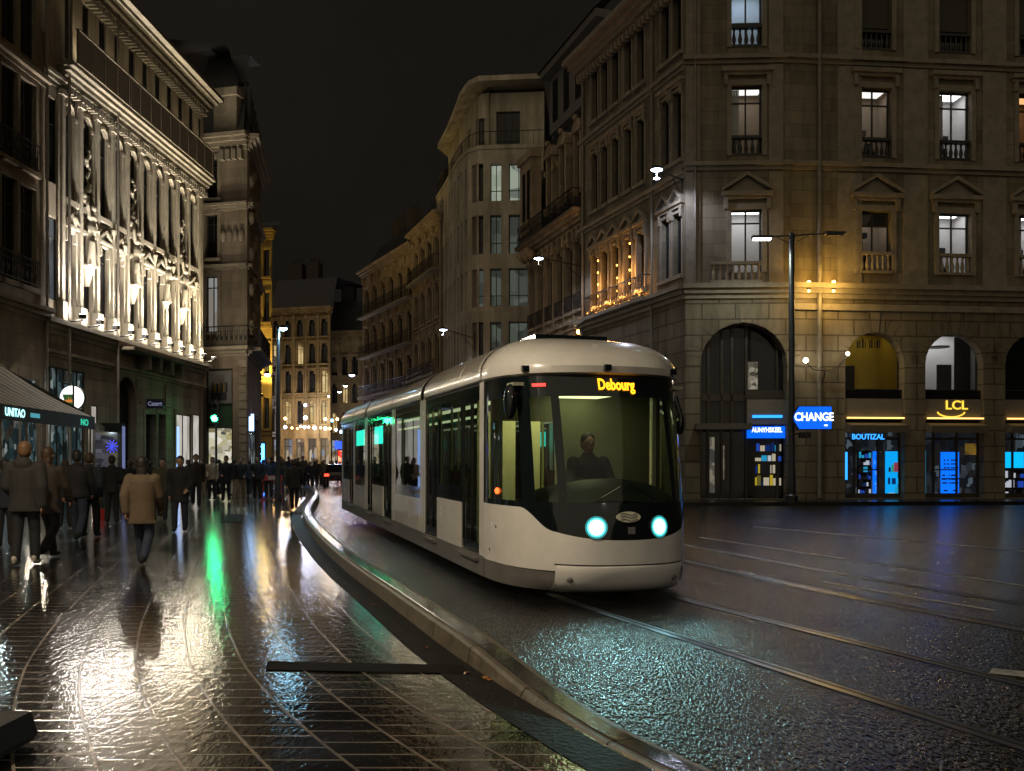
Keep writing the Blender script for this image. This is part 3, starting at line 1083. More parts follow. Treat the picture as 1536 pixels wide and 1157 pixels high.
# blue corner display case leaning out of the third bay
# --- chamfered corner
w = fc.mb()
cu = [fc.u(1120)]
cw = fc.u(1143) - fc.u(1097)
crow = win_row(fc, cu, ROWZ, cw)
fc.wall(w, 0, fc.L, LEDGE, TOP + 1, [r[0] for r in crow], .34)
w.build('corner_wall', M['bank'], bank)
arch = (fc.u(1050), fc.u(1181), .40, fc.z(1115, 484), True)
w = fc.mb()
fc.wall(w, 0, fc.L, -.5, LEDGE, [arch], .7)
w.build('corner_ground_wall', M['bank_rust'], bank)
trim = fc.mb()
fc.voussoirs(trim, arch, .5, 17)
fc.cornice(trim, 0, fc.L, LEDGE, .55, .45)
fc.cornice(trim, 0, fc.L, 13.28, .32, .22, 2)
fc.cornice(trim, 0, fc.L, 17.45, .32, .22, 2)
for ri, r in enumerate(crow):
    fc.surround(trim, r[0], .18, .07, sill=False)
    fc.hood(trim, r[0], .62 if ri == 0 else 0, .4, r[0][3] + .5)
for u in (.3, fc.L - .55):
    for a, b in ((LEDGE + .6, 13.2), (13.65, 17.4), (17.8, TOP)):
        trim.box(u - .28, u + .28, -.06, .01, a, b)
trim.build('trim', M['trim'], bank)
fc.window(crow[0][0], 'lit', .24, 1, .8, furn=0)
fc.window(crow[1][0], 'dim', .24, 1, .78, furn=.0)
fc.window(crow[2][0], 'blue', .24, 1, .4, furn=.0)
fc.balusters(fc.u(1064), fc.u(1140), LEDGE + .56, LEDGE + 1.38, -.3, 'balustrade', M['trim'], .24)
fc.balusters(crow[1][0][0], crow[1][0][1], crow[1][0][2] + .003, crow[1][0][2] + .8, .1, 'balustrade', M['frame'], .2)
fc.balusters(crow[2][0][0], crow[2][0][1], crow[2][0][2] + .003, crow[2][0][2] + .9, .1, 'balustrade', M['frame'], .2)
# inside the big arch
a0, a1, az0, az1 = arch[:4]
p = fc.mb()
p.box(a0, a1, .72, .78, az0, az1)
pb = p.build('arch_backing', M['pane'], bank)
p = fc.mb()
for x in (a0 + .1, a0 + .42, a0 + .95, a0 + 1.35, fc.u(1124), fc.u(1128) + 1.1):
    p.box(x - .05, x + .05, .62, .72, az0, az1)
p.box(a0, fc.u(1122), .62, .715, fc.z(1090, 600), fc.z(1090, 590))
p.box(fc.u(1122), a1, .50, .714, fc.z(1150, 597), fc.z(1150, 584))
p.build('arch_frame', M['wood_frame'], bank)
p = fc.mb(); p.box(fc.u(1127), fc.u(1142), .69, .715, fc.z(1135, 582), fc.z(1135, 540)); p.build('lit_slot', scene_pane('lit_shelf_slot', [(.02, .018, .012), (.2, .18, .13), (.05, .045, .03), (.4, .36, .28)], .7, 5.0), bank)
p = fc.mb(); p.box(fc.u(1124), a1, .45, .7, fc.z(1150, 636), fc.z(1150, 598)); fo = p.build('fascia', M['fascia'], bank)
p = fc.mb(); p.box(fc.u(1132), a1 - .1, .40, .447, fc.z(1150, 626), fc.z(1150, 622)); p.build('led_strip', M['led_blue'], fo)
p = fc.mb(); p.box(a0 - .2, fc.u(1124), -.55, .3, fc.z(1090, 645), fc.z(1090, 636)); p.poly([(fc.u(1124), -.55, fc.z(1090, 645)), (a1, -.1, fc.z(1150, 636)), (a1, .3, fc.z(1150, 636)), (fc.u(1124), .3, fc.z(1090, 645))]); p.build('awning', M['awning_brown'], bank)
p = fc.mb(); p.box(fc.u(1123), a1 - .02, .3, .38, fc.z(1150, 657), fc.z(1150, 639)); so_ = p.build('shop_sign', M['sign_blue'], bank)
text('AUNYHSKEEL', .27, M['sign_white'], (fc.u(1153), .29, fc.z(1150, 645)), so_, fc.M, 'shop_lettering', .008, .003, (.72, 1))
p = fc.mb(); p.box(fc.u(1126), a1, .66, .715, az0 + .1, fc.z(1150, 658)); sf = p.build('shop_window', M['shop_dark'], bank)
zA_, zB_ = az0 + .5, fc.z(1150, 662)
goods(fc, sf, fc.u(1137), a1 - .1, zA_, zA_ + (zB_ - zA_) * .55, PY, 34, .66, 7, (.06, .28))
goods(fc, sf, fc.u(1137), a1 - .1, zA_ + (zB_ - zA_) * .55, zB_, PB + [PY[4]], 22, .66, 8, (.08, .3))
p = fc.mb()
for x0, x1, yy in ((1068, 1076, (655, 740)), (1087, 1091, (668, 720))):
    p.box(fc.u(x0), fc.u(x1), .69, .716, fc.z(1090, yy[1]), fc.z(1090, yy[0]))
p.build('lit_doorway', scene_pane('narrow_lit_door_glass', [(.25, .22, .16), (.1, .09, .07), (.3, .27, .2), (.05, .05, .05)], .6, 2.5), bank)
# --- long side front up the street
w = fl.mb()
lcols = [fl.u(x) for x in (893, 908, 924, 943, 962, 999, 1017)]
lrow = []
for z0, z1 in ROWZ:
    lrow.append([(u - .36, u + .36, z0, z1 - (.1 if z0 > 17 else 0)) for u in lcols])
fl.wall(w, 0, fl.L, LEDGE, TOP - .4, [o for r in lrow for o in r], .3)
w.build('side_wall', M['bank'], bank)
larch = [(fl.u(x) - .9, fl.u(x) + .9, .45, 6.3, True) for x in (903, 938, 985)]
w = fl.mb()
fl.wall(w, 0, fl.L, -.5, LEDGE, larch, .5)
w.build('side_ground_wall', M['bank_rust'], bank)
trim = fl.mb()
fl.cornice(trim, 0, fl.L, LEDGE, .55, .4)
fl.cornice(trim, 0, fl.L, 13.0, .3, .2, 2)
fl.cornice(trim, 0, fl.L, 17.3, .3, .2, 2)
fl.cornice(trim, -.2, fl.L, TOP - .9, .9, .85, 4)
n = int(fl.L / .38)
for k in range(n):
    x = k * .38 + .1
    trim.box(x, x + .18, -.32, .0, TOP - 1.2, TOP - .92)
for o in larch:
    fl.voussoirs(trim, o, .4, 11)
for ri, r in enumerate(lrow):
    for o in r:
        fl.surround(trim, o, .1, .07)
        fl.hood(trim, o, .4 if ri == 0 else 0, .2, o[3] + .3, .22, .13)
trim.build('trim', M['trim'], bank)
for r in lrow:
    for o in r:
        fl.window(o, 'dark', .2, 1, .75, .05)
for o in larch:
    fl.window(o, 'dark', .4, 1, .6, .08, name='arch_window')
p = fl.mb()
p.poly([(0, 0, TOP), (fl.L, 0, TOP), (fl.L, 2.6, TOP + 3.6), (1.2, 2.6, TOP + 3.6)])
p.poly([(0, 0, TOP), (1.2, 2.6, TOP + 3.6), (1.2, 8, TOP + 3.6), (0, 8, TOP)])
p.poly([(1.2, 2.6, TOP + 3.6), (fl.L, 2.6, TOP + 3.6), (fl.L, 8, TOP + 3.6), (1.2, 8, TOP + 3.6)])
p.build('roof', M['slate'], bank)
p = fl.mb(); p.box(-.02, 0, 0, 9, -.5, TOP); p.build('party_wall', M['bank'], bank)
for px in (877, 981):
    u = fl.u(px)
    p = fl.mb(); p.tube((u, -.12, 3.6), (u, -.12, TOP - 1.2), .06, .06, 8); p.build('downpipe', M['zinc'], bank)
fl.rail(fl.u(888), fl.u(977), LEDGE + .56, .95, .42, 'balcony', M['iron'], True)
u = ff.u(1227)
p = ff.mb()
p.tube((u, -.16, .45), (u, -.16, TOP), .085, .085, 10)
for k in range(9):
    p.tube((u, -.16, 1.5 + k * 2.3), (u, -.16, 1.62 + k * 2.3), .105, .105, 10)
p.build('downpipe', M['zinc'], bank)
u = fc.u(1172)
p = fc.mb(); p.tube((fc.u(1052) - .25, -.12, LEDGE + .6), (fc.u(1052) - .25, -.12, TOP), .05, .05, 8); p.build('downpipe', M['zinc'], bank)

# ------------------------------------------------------------------ ornate stone block beyond the bank
orn = thing('apartment_building', 'ornate stone building with iron balcony and dark mansard dormers beyond the bank', 'building', (3.6, 50, gz(50)))
oA, oB = (atx(793, 56.0), 56.0), (atx(879, 47.6), 47.6)
fo_ = Fac(orn, V3(oA), V3(oB))
oZ = [(1.0, 4.2), (5.6, 8.4), (9.6, 13.0), ]
BAL = 14.4
ocols = [fo_.u(x) for x in (800, 812, 826, 841, 856, 870)]
orow = [[(u - .42, u + .42, z0, z1) for u in ocols] for z0, z1 in oZ]
w = fo_.mb()
fo_.wall(w, 0, fo_.L, -.5, BAL, [o for r in orow for o in r], .25)
w.box(-.02, 0, 0, 8, -.5, 19)
w.build('wall', M['ornate'], orn)
trim = fo_.mb()
fo_.cornice(trim, 0, fo_.L, BAL - .75, .75, .8, 4)
fo_.cornice(trim, 0, fo_.L, 8.75, .35, .3, 2)
fo_.cornice(trim, 0, fo_.L, 4.6, .4, .4, 2)
for ri, r in enumerate(orow):
    for o in r:
        fo_.surround(trim, o, .13, .08, key=True)
        if ri:
            fo_.hood(trim, o, .35 if ri == 1 else 0, .2, o[3] + .22, .24, .12)
for k in range(len(ocols)):
    u = ocols[k] + .72
    for z0, z1 in ((4.9, 8.6), (9.2, 13.5)):
        trim.box(u - .12, u + .12, -.1, .01, z0, z1)
        trim.box(u - .17, u + .17, -.16, .01, z1 - .3, z1)
    for dx in (-.35, .35):
        trim.prism([(u + dx - .1, BAL - 1.4), (u + dx + .1, BAL - 1.4), (u + dx + .14, BAL - .78), (u + dx - .14, BAL - .78)], -.35, 0)
trim.build('trim', M['ornate'], orn)
for ri, r in enumerate(orow):
    for o in r:
        fo_.window(o, 'dark', .18, 1, .75, .05)
    if ri == 2:
        for o in r[::1]:
            fo_.rail(o[0] - .05, o[1] + .05, o[2], .8, .22, 'window_guard', floor=False, bars=.11)
fo_.rail(.05, fo_.L - .05, BAL, 1.05, .72, 'balcony')
p = fo_.mb()
p.poly([(0, .15, BAL), (fo_.L, .15, BAL), (fo_.L, 1.3, BAL + 6.3), (0, 1.3, BAL + 6.3)])
p.poly([(0, 1.3, BAL + 6.3), (fo_.L, 1.3, BAL + 6.3), (fo_.L, 9, BAL + 7), (0, 9, BAL + 7)])
p.poly([(0, .15, BAL), (0, 1.3, BAL + 6.3), (0, 9, BAL + 7), (0, 9, BAL)])
p.build('roof', M['slate'], orn)
def ornate_dormer(f, u, z0, h, wd, par, y=.1):
    m = f.mb()
    a, b = u - wd / 2, u + wd / 2
    m.box(a, a + wd * .2, y - .2, y + 1.0, z0, z0 + h)
    m.box(b - wd * .2, b, y - .2, y + 1.0, z0, z0 + h)
    m.box(a - .1, b + .1, y - .3, y + 1.0, z0 + h, z0 + h + .18)
    n = 8
    pts = [(u + (wd * .62) * cos(pi * k / n), z0 + h + .18 + wd * .5 * sin(pi * k / n)) for k in range(n + 1)]
    m.prism(pts, y - .25, y + .9)
    m.ball((u, y - .28, z0 + h + .18 + wd * .55), wd * .16)
    for x in (a - .12, b + .12):
        m.ball((x, y - .22, z0 + .25), .15, (1, .7, 1.6), 8, 6)
        m.ball((x, y - .22, z0 + h * .75), .09, (1, .7, 1.8), 8, 6)
    d = m.build('dormer', M['ornate'], par)
    m = f.mb()
    m.box(a + wd * .2, b - wd * .2, y - .02, y + .03, z0, z0 + h)
    m.build('pane', M['pane'], d)
for x in (826, 846, 868):
    ornate_dormer(fo_, fo_.u(x), BAL + 1.0, 3.1, 1.0, orn)
# corner tower bay with bulging carved brackets, towards the modern block
p = fo_.mb()
p.box(.05, 2.2, -.55, 0.0, BAL + .0, BAL + 4.6)
p.box(-.05, 2.3, -.7, 0.0, BAL + 4.6, BAL + 5.0)
for k in range(9):
    p.ball((.25 + .21 * k, -.5, BAL - .55 - .12 * (k % 3)), .3, (.8, 1, 1), 8, 6)
    p.ball((.25 + .21 * k, -.62, BAL + .5 + .5 * (k % 2)), .16, (.9, .7, 1.3), 8, 6)
p.build('corner_bay', M['ornate'], orn)
p = fo_.mb()
for x in (.55, 1.35):
    p.box(x, x + .5, -.57, -.552, BAL + 1.2, BAL + 4.0)
p.build('bay_pane', M['pane'], orn)
p = fo_.mb()
p.box(.8, fo_.L, 1.0, 7, BAL + 6.35, BAL + 9.6)
p.box(.5, fo_.L, .5, 7, BAL + 9.6, BAL + 10.0)
up = p.build('attic_storey', plain('grey_attic_render', (.16, .15, .14), .8, var=.15), orn)
p = fo_.mb()
for k in range(6):
    x = 1.4 + k * 1.75
    p.box(x, x + .75, .96, .999, BAL + 6.9, BAL + 9.2)
p.build('attic_pane', M['pane'], up)
p = fo_.mb(); p.poly([(.2, .4, BAL + 10.0), (fo_.L, .4, BAL + 10.0), (fo_.L, 3, BAL + 12.5), (2.2, 3, BAL + 12.5)]); p.poly([(.2, .4, BAL + 10.0), (2.2, 3, BAL + 12.5), (2.2, 7, BAL + 12.5), (.2, 7, BAL + 10)]); p.build('roof', M['slate'], orn)

# ------------------------------------------------------------------ modern rounded office block
mod = thing('office_building', 'pale modern office building with rounded corner and tall lit windows', 'building', (-2, 62, gz(62)))
mp_ = [(atx(655, 73), 73), (atx(668, 69.5), 69.5), (atx(680, 66), 66), (atx(690, 63.8), 63.8), (atx(702, 62.3), 62.3), (atx(718, 61.6), 61.6), (atx(815, 61.2), 61.2)]
FZ = [(8.6, 11.0), (12.0, 14.4), (15.35, 17.8), (18.7, 21.1), (5.1, 7.6), (1.0, 4.2)]
MT = 22.0
M['office_lit'] = scene_pane('greenish_office_window', [(.05, .06, .05), (.28, .33, .25), (.45, .5, .4), (.12, .14, .12), (.5, .55, .45)], .75, 1.1, (1, 1, .8))
M['office_dim'] = scene_pane('dim_greenish_office_window', [(.012, .015, .014), (.05, .06, .05), (.09, .11, .09), (.02, .022, .02)], .7, 1.0, (1, 1, .8))
wins = {5: [(725, 'n'), (744, 'w'), (778, 'x')]}
for i, (a, e) in enumerate(zip(mp_, mp_[1:])):
    f = Fac(mod, V3(a), V3(e))
    if i == 5:
        cols = [(f.u(714), f.u(725)), (f.u(735), f.u(752)), (f.u(763), f.u(792)), (f.u(798), f.u(812))]
    elif i < 4:
        k = (3, 3, 2, 2)[i]
        cols = [(f.L * (j + .22) / k, f.L * (j + .68) / k) for j in range(k)]
    else:
        cols = [(f.L * .35, f.L * .72)]
    ops = [(c0, c1, z0, z1) for z0, z1 in FZ for c0, c1 in cols]
    w = f.mb()
    f.wall(w, 0, f.L, -.5, MT, ops, .45)
    w.build('wall', M['modern'], mod)
    for j, o in enumerate(ops):
        row, col = j // len(cols), j % len(cols)
        kind, pane = 'dark', None
        if i == 5 and row < 4:
            lit = {(3, 1): 'office_lit', (3, 2): 'office_lit', (2, 2): 'office_dim', (2, 1): 'office_dim', (1, 0): 'office_dim', (1, 1): 'office_dim', (0, 1): 'office_dim', (0, 2): 'office_dim', (1, 2): 'office_dim'}.get((row, col))
            if lit:
                kind, pane = 'glow', M[lit]
        f.window(o, kind, .38, 1 if i == 5 and col > 0 else 0, .3, .05, M['frame'], pane)
    tr = f.mb()
    tr.box(-.02, f.L + .02, -.06, .02, MT, MT + .25)
    tr.build('band', M['modern'], mod)
    r = f.mb()
    for k in range(int(f.L / .35) + 1):
        r.tube((k * .35, .08, MT + .25), (k * .35, .08, MT + 1.15), .014, .014, 5)
    r.tube((0, .08, MT + 1.15), (f.L, .08, MT + 1.15), .025, .025, 6)
    r.build('terrace_rail', M['iron'], mod)
    # set back top storey
    g = f.mb()
    ops2 = [(f.L * .42, f.L * .78, MT + .1, MT + 2.8)] if i == 5 else [(f.L * .3, f.L * .6, MT + .1, MT + 2.6)]
    if i == 5:
        ops2 = [(f.u(742), f.u(778), MT + .1, MT + 2.7), (f.u(715), f.u(726), MT + .1, MT + 2.3)]
    mem = f.M
    f.M = f.M @ Matrix.Translation((0, .9, 0))
    g = f.mb()
    f.wall(g, 0, f.L, MT - .1, MT + 3.9, ops2, .2)
    g.build('top_storey_wall', M['modern'], mod)
    for o in ops2:
        f.window(o, 'dark', .15, 2 if i == 5 and o[1] - o[0] > 1 else 0, None, .05)
    f.M = mem
p = MB(Matrix.Translation(-mod.location))
rim = [Vector((x, y, 0)) for x, y in mp_]
top = []
for i, q in enumerate(rim):
    e = (.1, .0) if i < 3 else (.0, -.25) if i < 5 else (.0, -.4)
    top.append(Vector((q.x + e[0] * .8, q.y + e[1] * .8, MT + 3.9 + (0 if i < 2 else .35 * min(1, (i - 1) / 3)))))
back = [Vector((top[0].x + 3, 84, MT + 4.2)), Vector((top[-1].x + 2, 84, MT + 4.6))]
ring = top + [back[1], back[0]]
p.poly([v for v in reversed(ring)])
p.poly([v + Vector((0, 0, .32)) for v in ring])
for a, b in zip(ring, ring[1:] + ring[:1]):
    p.poly([a, b, b + Vector((0, 0, .32)), a + Vector((0, 0, .32))])
p.build('roof', M['modern'], mod)
# ------------------------------------------------------------------ left side: the floodlit facade
M['sign_globe'] = glow('white_globe_sign', (1, .98, .95), 1.6)
M['shop_white'] = scene_pane('white_lit_doorway', [(.5, .47, .42), (.7, .66, .6), (.35, .32, .28), (.75, .72, .68)], .8, 1.4, (1, 1, .3), False)
M['cafe_in'] = scene_pane('teal_cafe_interior', [(.006, .01, .011), (.012, .03, .035), (.004, .005, .005), (.05, .09, .1), (.02, .012, .006), (.3, .36, .36)], .8, 4.5, (1.4, 1, .6))
litb = thing('floodlit_building', 'pale carved facade lit from below by floodlights on its ledge', 'building', (-15.7, 40, gz(40)))
lx = lambda Y: -18.05 + .0566 * Y
fL = Fac(litb, (lx(33.2), 33.2, 0), (lx(48), 48, 0))
P0, DP = fL.u(103), (fL.u(287) - fL.u(103)) / 9
bays = [P0 + DP * k for k in range(10)]
Z1, ZC, ZT = 6.75, 15.35, 19.75
arch = [(u - .34, u + .34, 11.3, 14.75, True) for u in bays]
low = [(u - .36, u + .36, 7.5, 10.3) for u in bays]
endw = [(fL.L - .62, fL.L - .22, 11.3, 14.2), (fL.L - .62, fL.L - .22, 7.5, 10.3)]
edge0 = fL.u(91)
leftw = [(.25, edge0 - .25, 11.6, 14.6), (.25, edge0 - .25, 7.5, 10.4)] if edge0 > 1.0 else []
atc = [(u + o - .28, u + o + .28, 16.35, 19.0) for u in bays for o in (.0,)] + [(fL.L - .6, fL.L - .2, 16.35, 18.9)]
w = fL.mb()
fL.wall(w, 0, fL.L, Z1, ZC, arch + low + endw + leftw, .13)
fL.wall(w, 0, fL.L, ZC, ZT, atc, .12)
w.box(fL.L - .001, fL.L, 0, 7, -.4, ZT)
w.build('upper_wall', M['lit_stone'], litb)
tr = fL.mb()
for k in range(11):
    u = P0 + DP * (k - .5)
    for dx, wd, pr in ((0, .11, .17), (-.17, .05, .08), (.17, .05, .08)):
        tr.box(u + dx - wd, u + dx + wd, -pr, .01, Z1 + .75, ZC - .5)
    tr.box(u - .22, u + .22, -.26, .012, Z1 + .1, Z1 + .75)
    tr.box(u - .19, u + .19, -.24, .012, ZC - .5, ZC - .32)
for o in arch:
    r = (o[1] - o[0]) / 2
    m, sp = (o[0] + o[1]) / 2, o[3] - r
    for R0, R1, pr in ((r + .02, r + .1, .07), (r + .1, r + .15, .04)):
        for k in range(10):
            t0, t1 = pi * k / 10, pi * (k + 1) / 10
            tr.prism([(m + R0 * cos(t1), sp + R0 * sin(t1)), (m + R0 * cos(t0), sp + R0 * sin(t0)), (m + R1 * cos(t0), sp + R1 * sin(t0)), (m + R1 * cos(t1), sp + R1 * sin(t1))], -pr, .0)
    for x in (o[0] - .1, o[1] + .02):
        tr.box(x, x + .08, -.07, .01, o[2], sp)
        tr.box(x - .03, x + .11, -.11, .012, sp - .16, sp - .02)
    tr.box(o[0] - .14, o[1] + .14, -.16, .01, o[2] - .2, o[2])
for i, o in enumerate(low):
    for x in (o[0] - .11, o[1] + .02):
        tr.box(x, x + .09, -.08, .01, o[2], o[3] - .1)
    if i % 3 != 1:
        fL.hood(tr, o, .32, .14, o[3] - .02, .2, .1)
    else:
        tr.box(o[0] - .14, o[1] + .14, -.2, .01, o[3], o[3] + .12)
tr.build('pilaster_trim', M['lit_trim'], litb)
tr = fL.mb()
fL.cornice(tr, edge0 - .1, fL.L - .1, ZC - .1, .75, .62, 5)
fL.cornice(tr, 0, edge0 - .16, ZC - .3, .4, .25, 3)
n = int((fL.L - edge0) / .26)
for k in range(n):
    x = edge0 + k * .26
    tr.box(x, x + .12, -.3, .0, ZC - .32, ZC - .11)
tr.build('cornice', M['lit_cornice'], litb)
tr = fL.mb()
fL.cornice(tr, -.1, fL.L, ZT - .55, .85, .95, 5)
for k in range(int(fL.L / .3)):
    x = k * .3
    tr.box(x, x + .13, -.36, .0, ZT - .78, ZT - .56)
tr.build('cornice', M['lit_cornice'], litb)
tr = fL.mb()
fL.cornice(tr, 0, fL.L, Z1 - .45, .5, .42, 3)
tr.build('cornice', M['lit_cornice'], litb)
p = fL.mb()
b0 = edge0
bm_ = fL.u(173)
p.box(b0, bm_ - .03, -.66, -.58, ZC + .66, ZC + 1.85)
p.box(bm_ + .03, fL.L - .3, -.66, -.58, ZC + .66, ZC + 1.85)
k = b0
while k < fL.L - .4:
    p.box(k, k + .03, -.68, -.66, ZC + .66, ZC + 1.85)
    k += 1.0
p.box(b0, fL.L - .3, -.69, -.55, ZC + 1.853, ZC + 1.91)
p.build('parapet', plain('brown_parapet_panel', (.16, .135, .10), .7, var=.2), litb)
for o in arch + endw[:1] + leftw[:1]:
    fL.window(o, 'dark', .07, 1, .7, .035, pane=M['pane_dull'])
for o in low + endw[1:]:
    fL.window(o, 'dark', .07, 1, .75, .035, pane=M['pane_dull'])
for o in leftw[1:]:
    fL.window(o, 'glow', .06, 1, .75, .04, pane=scene_pane('pale_lit_curtain', [(.06, .07, .08), (.12, .13, .14), (.05, .05, .06)], .8, 1.0))
for o in atc:
    fL.window(o, 'dark', .06, 0, None, .04, pane=M['pane_dull'])
p = fL.mb()
p.poly([(-.2, -.9, ZT + .3), (fL.L, -.9, ZT + .3), (fL.L, 2.5, ZT + 1.9), (-.2, 2.5, ZT + 1.9)])
p.poly([(-.2, 2.5, ZT + 1.9), (fL.L, 2.5, ZT + 1.9), (fL.L, 8, ZT + 1), (-.2, 8, ZT + 1)])
p.poly([(fL.L, -.9, ZT + .3), (fL.L, 8, ZT - .3), (fL.L, 2.5, ZT + 1.9)])
p.build('roof', plain('brown_tile_roof', (.10, .075, .05), .8, var=.3, nscale=6, bump=.4, bscale=25), litb)
for x in (fL.u(93) - .05, fL.u(166)):
    p = fL.mb(); p.tube((x, -.3, .4), (x, -.3, ZC), .055, .055, 8); p.tube((x, -.3, ZC), (x, -.3, ZT), .05, .05, 8); p.build('downpipe', M['zinc'], litb)
# carved figures between the windows (one continuous worn relief each)
def remesh_obj(name, mb, voxel, mat, smooth=True):
    me = mb.mesh(name, mat)
    o = bpy.data.objects.new(name, me)
    COL.objects.link(o)
    md = o.modifiers.new('r', 'REMESH')
    md.mode = 'VOXEL'
    md.voxel_size = voxel
    dg = bpy.context.evaluated_depsgraph_get()
    me2 = bpy.data.meshes.new_from_object(o.evaluated_get(dg))
    bpy.data.objects.remove(o)
    bpy.data.meshes.remove(me)
    me2.name = name
    me2.materials.clear()
    me2.materials.append(mat)
    if smooth:
        me2.polygons.foreach_set('use_smooth', [True] * len(me2.polygons))
    return me2
def figure(seed):
    rr = random.Random(seed)
    m = MB()
    B = lambda x, y, z, r, sc=(1, 1, 1): m.ball((x, y, z), r, sc, 10, 7)
    sx = rr.choice((-1, 1))
    B(0, -.12, .15, .3, (1, .6, .5))
    m.tube((0, -.15, .1), (sx * .03, -.2, 1.15), .2, .15, 10)
    m.tube((sx * .1, -.2, .2), (sx * .12, -.3, .95), .12, .11, 8)
    B(sx * .02, -.24, 1.35, .21, (1, .8, 1.35))
    B(sx * .03, -.27, 1.72, .18, (1.2, .7, .8))
    B(sx * .05, -.3, 2.02, .115, (.9, 1, 1.2))
    m.tube((.17, -.25, 1.7), (.32, -.35, 1.45), .07, .06, 8)
    m.tube((.32, -.35, 1.45), (.1, -.42, 1.3), .055, .045, 8)
    m.tube((-.17, -.25, 1.7), (-.3, -.25, 2.1), .07, .055, 8)
    m.tube((-.3, -.25, 2.1), (-.15, -.2, 2.4), .055, .05, 8)
    for k in range(9):
        a = rr.uniform(0, 2 * pi)
        B(.3 * cos(a), -.12, 2.35 + .3 * sin(a), rr.uniform(.06, .13))
    for k in range(9):
        x = rr.uniform(-.25, .25)
        m.tube((x, -.2, .9), (x + rr.uniform(-.1, .1), -.3, .15), .03, .05, 6)
    for k in range(12):
        z = 2.7 + k * .11
        B(.1 * sin(k * 1.3 + seed), -.1, z, rr.uniform(.05, .1), (1, .8, 1))
    m.tube((0, -.06, -.5), (0, -.10, .1), .08, .2, 10)
    return remesh_obj('carved_figure', m, .018, M['lit_trim'])
figs = [figure(s) for s in (1, 2, 3)]
def vase(seed):
    rr = random.Random(seed)
    m = MB()
    for k in range(15):
        m.ball((rr.uniform(-.3, .3), -.1, rr.uniform(0, .7)), rr.uniform(.06, .14), (1, .7, 1), 8, 6)
    m.tube((0, -.12, -.55), (0, -.15, .1), .09, .2, 8)
    return remesh_obj('carved_garland', m, .028, M['lit_trim'])
vs = [vase(s) for s in (4, 5)]
for i, (b, dz, sc) in enumerate(((1, 9.0, 1.15), (4, 9.0, 1.15), (6.5, 8.9, 1.0), (8, 8.9, 1.1), (2.5, 10.9, .0), (5.5, 10.8, 0), (.1, 10.6, 0), (7, 10.7, 0), (3.2, 10.5, 0), (9.1, 10.5, 0))):
    me = figs[i % 3] if sc else vs[i % 2]
    o = bpy.data.objects.new(me.name, me)
    COL.objects.link(o)
    o.parent = litb
    s_ = sc or .95
    o.matrix_local = fL.M @ Matrix.Translation((P0 + DP * b, .05, dz)) @ Matrix.Diagonal((s_, s_, s_, 1))
# ground storey
def gop(x0, x1, y0, y1=None, arch=False):
    xm = (x0 + x1) / 2
    return (fL.u(x0), fL.u(x1), .2 if y1 is None else fL.z(xm, y1), fL.z(xm, y0)) + ((True,) if arch else ())
g = {'cafe': gop(66, 127, 553), 'side_door': gop(137, 147, 608), 'arch': gop(177, 203, 566, None, True), 'door': gop(217, 233, 622), 'door2': gop(236, 247, 622),
     'lit_a': gop(263, 286, 622), 'lit_b': gop(289, 300, 622)}
w = fL.mb()
fL.wall(w, 0, fL.L, -.4, Z1, list(g.values()), .35)
w.build('ground_wall', M['left_stone'], litb)
tr = fL.mb()
for k in ('arch', 'lit_a', 'door', 'door2'):
    o = g[k]
    fL.surround(tr, o, .16, .06, False)
fL.cornice(tr, 0, fL.L, 5.5, .25, .18, 2)
o = g['arch']
fL.voussoirs(tr, o, .4, 9)
tr.box(fL.u(170), fL.u(262), -.85, .0, Z1 - .42, Z1 - .3)
for x in (205, 222, 240, 256):
    u = fL.u(x)
    tr.prism([(u - .12, 5.75), (u + .12, 5.75), (u + .14, Z1 - .42), (u - .14, Z1 - .42)], -.6, 0)
for x in (208, 251):
    u = fL.u(x)
    for zz in range(10):
        tr.box(u - .3, u + .3, -.07, .01, .4 + zz * .5, .86 + zz * .5)
tr.build('ground_trim', M['left_stone'], litb)
fL.window(g['cafe'], 'glow', .04, 5, .62, .06, pane=M['cafe_in'], name='cafe_window')
u0, u1 = g['cafe'][:2]
p = fL.mb()
for k in range(13):
    x = u0 + .2 + (u1 - u0 - .4) * k / 13
    p.ball((x + .1, .2, g['cafe'][3] - .55), .14 if k % 3 else .19, (.5 + .3 * (k % 2), .3, 1.3), 8, 6)
    p.box(x, x + .05, .18, .23, g['cafe'][3] - .85, g['cafe'][3] - .25)
p.build('window_letter_shapes', M['iron'], litb)  # rounded shapes standing in for the dark window lettering
fL.window(g['side_door'], 'glow', .02, 0, None, .05, pane=M['shop_white'], name='door')
fL.window(g['arch'], 'dark', .3, 1, .55, .07, M['wood_frame'], name='arch_door')
fL.window(g['door'], 'dark', .25, 1, .8, .06, M['wood_frame'], name='door')
fL.window(g['door2'], 'dark', .25, 0, .8, .06, M['wood_frame'], name='door')
fL.window(g['lit_a'], 'glow', .01, 1, None, .05, pane=M['shop_white'], name='lit_door')
fL.window(g['lit_b'], 'glow', .01, 0, None, .05, pane=M['shop_white'], name='lit_door')
p = fL.mb(); p.box(fL.u(263), fL.u(267), -.06, .28, .6, fL.z(265, 640)); p.build('light_panel', glow('blue_white_light_panel', (.3, .5, 1), 1.6), litb)
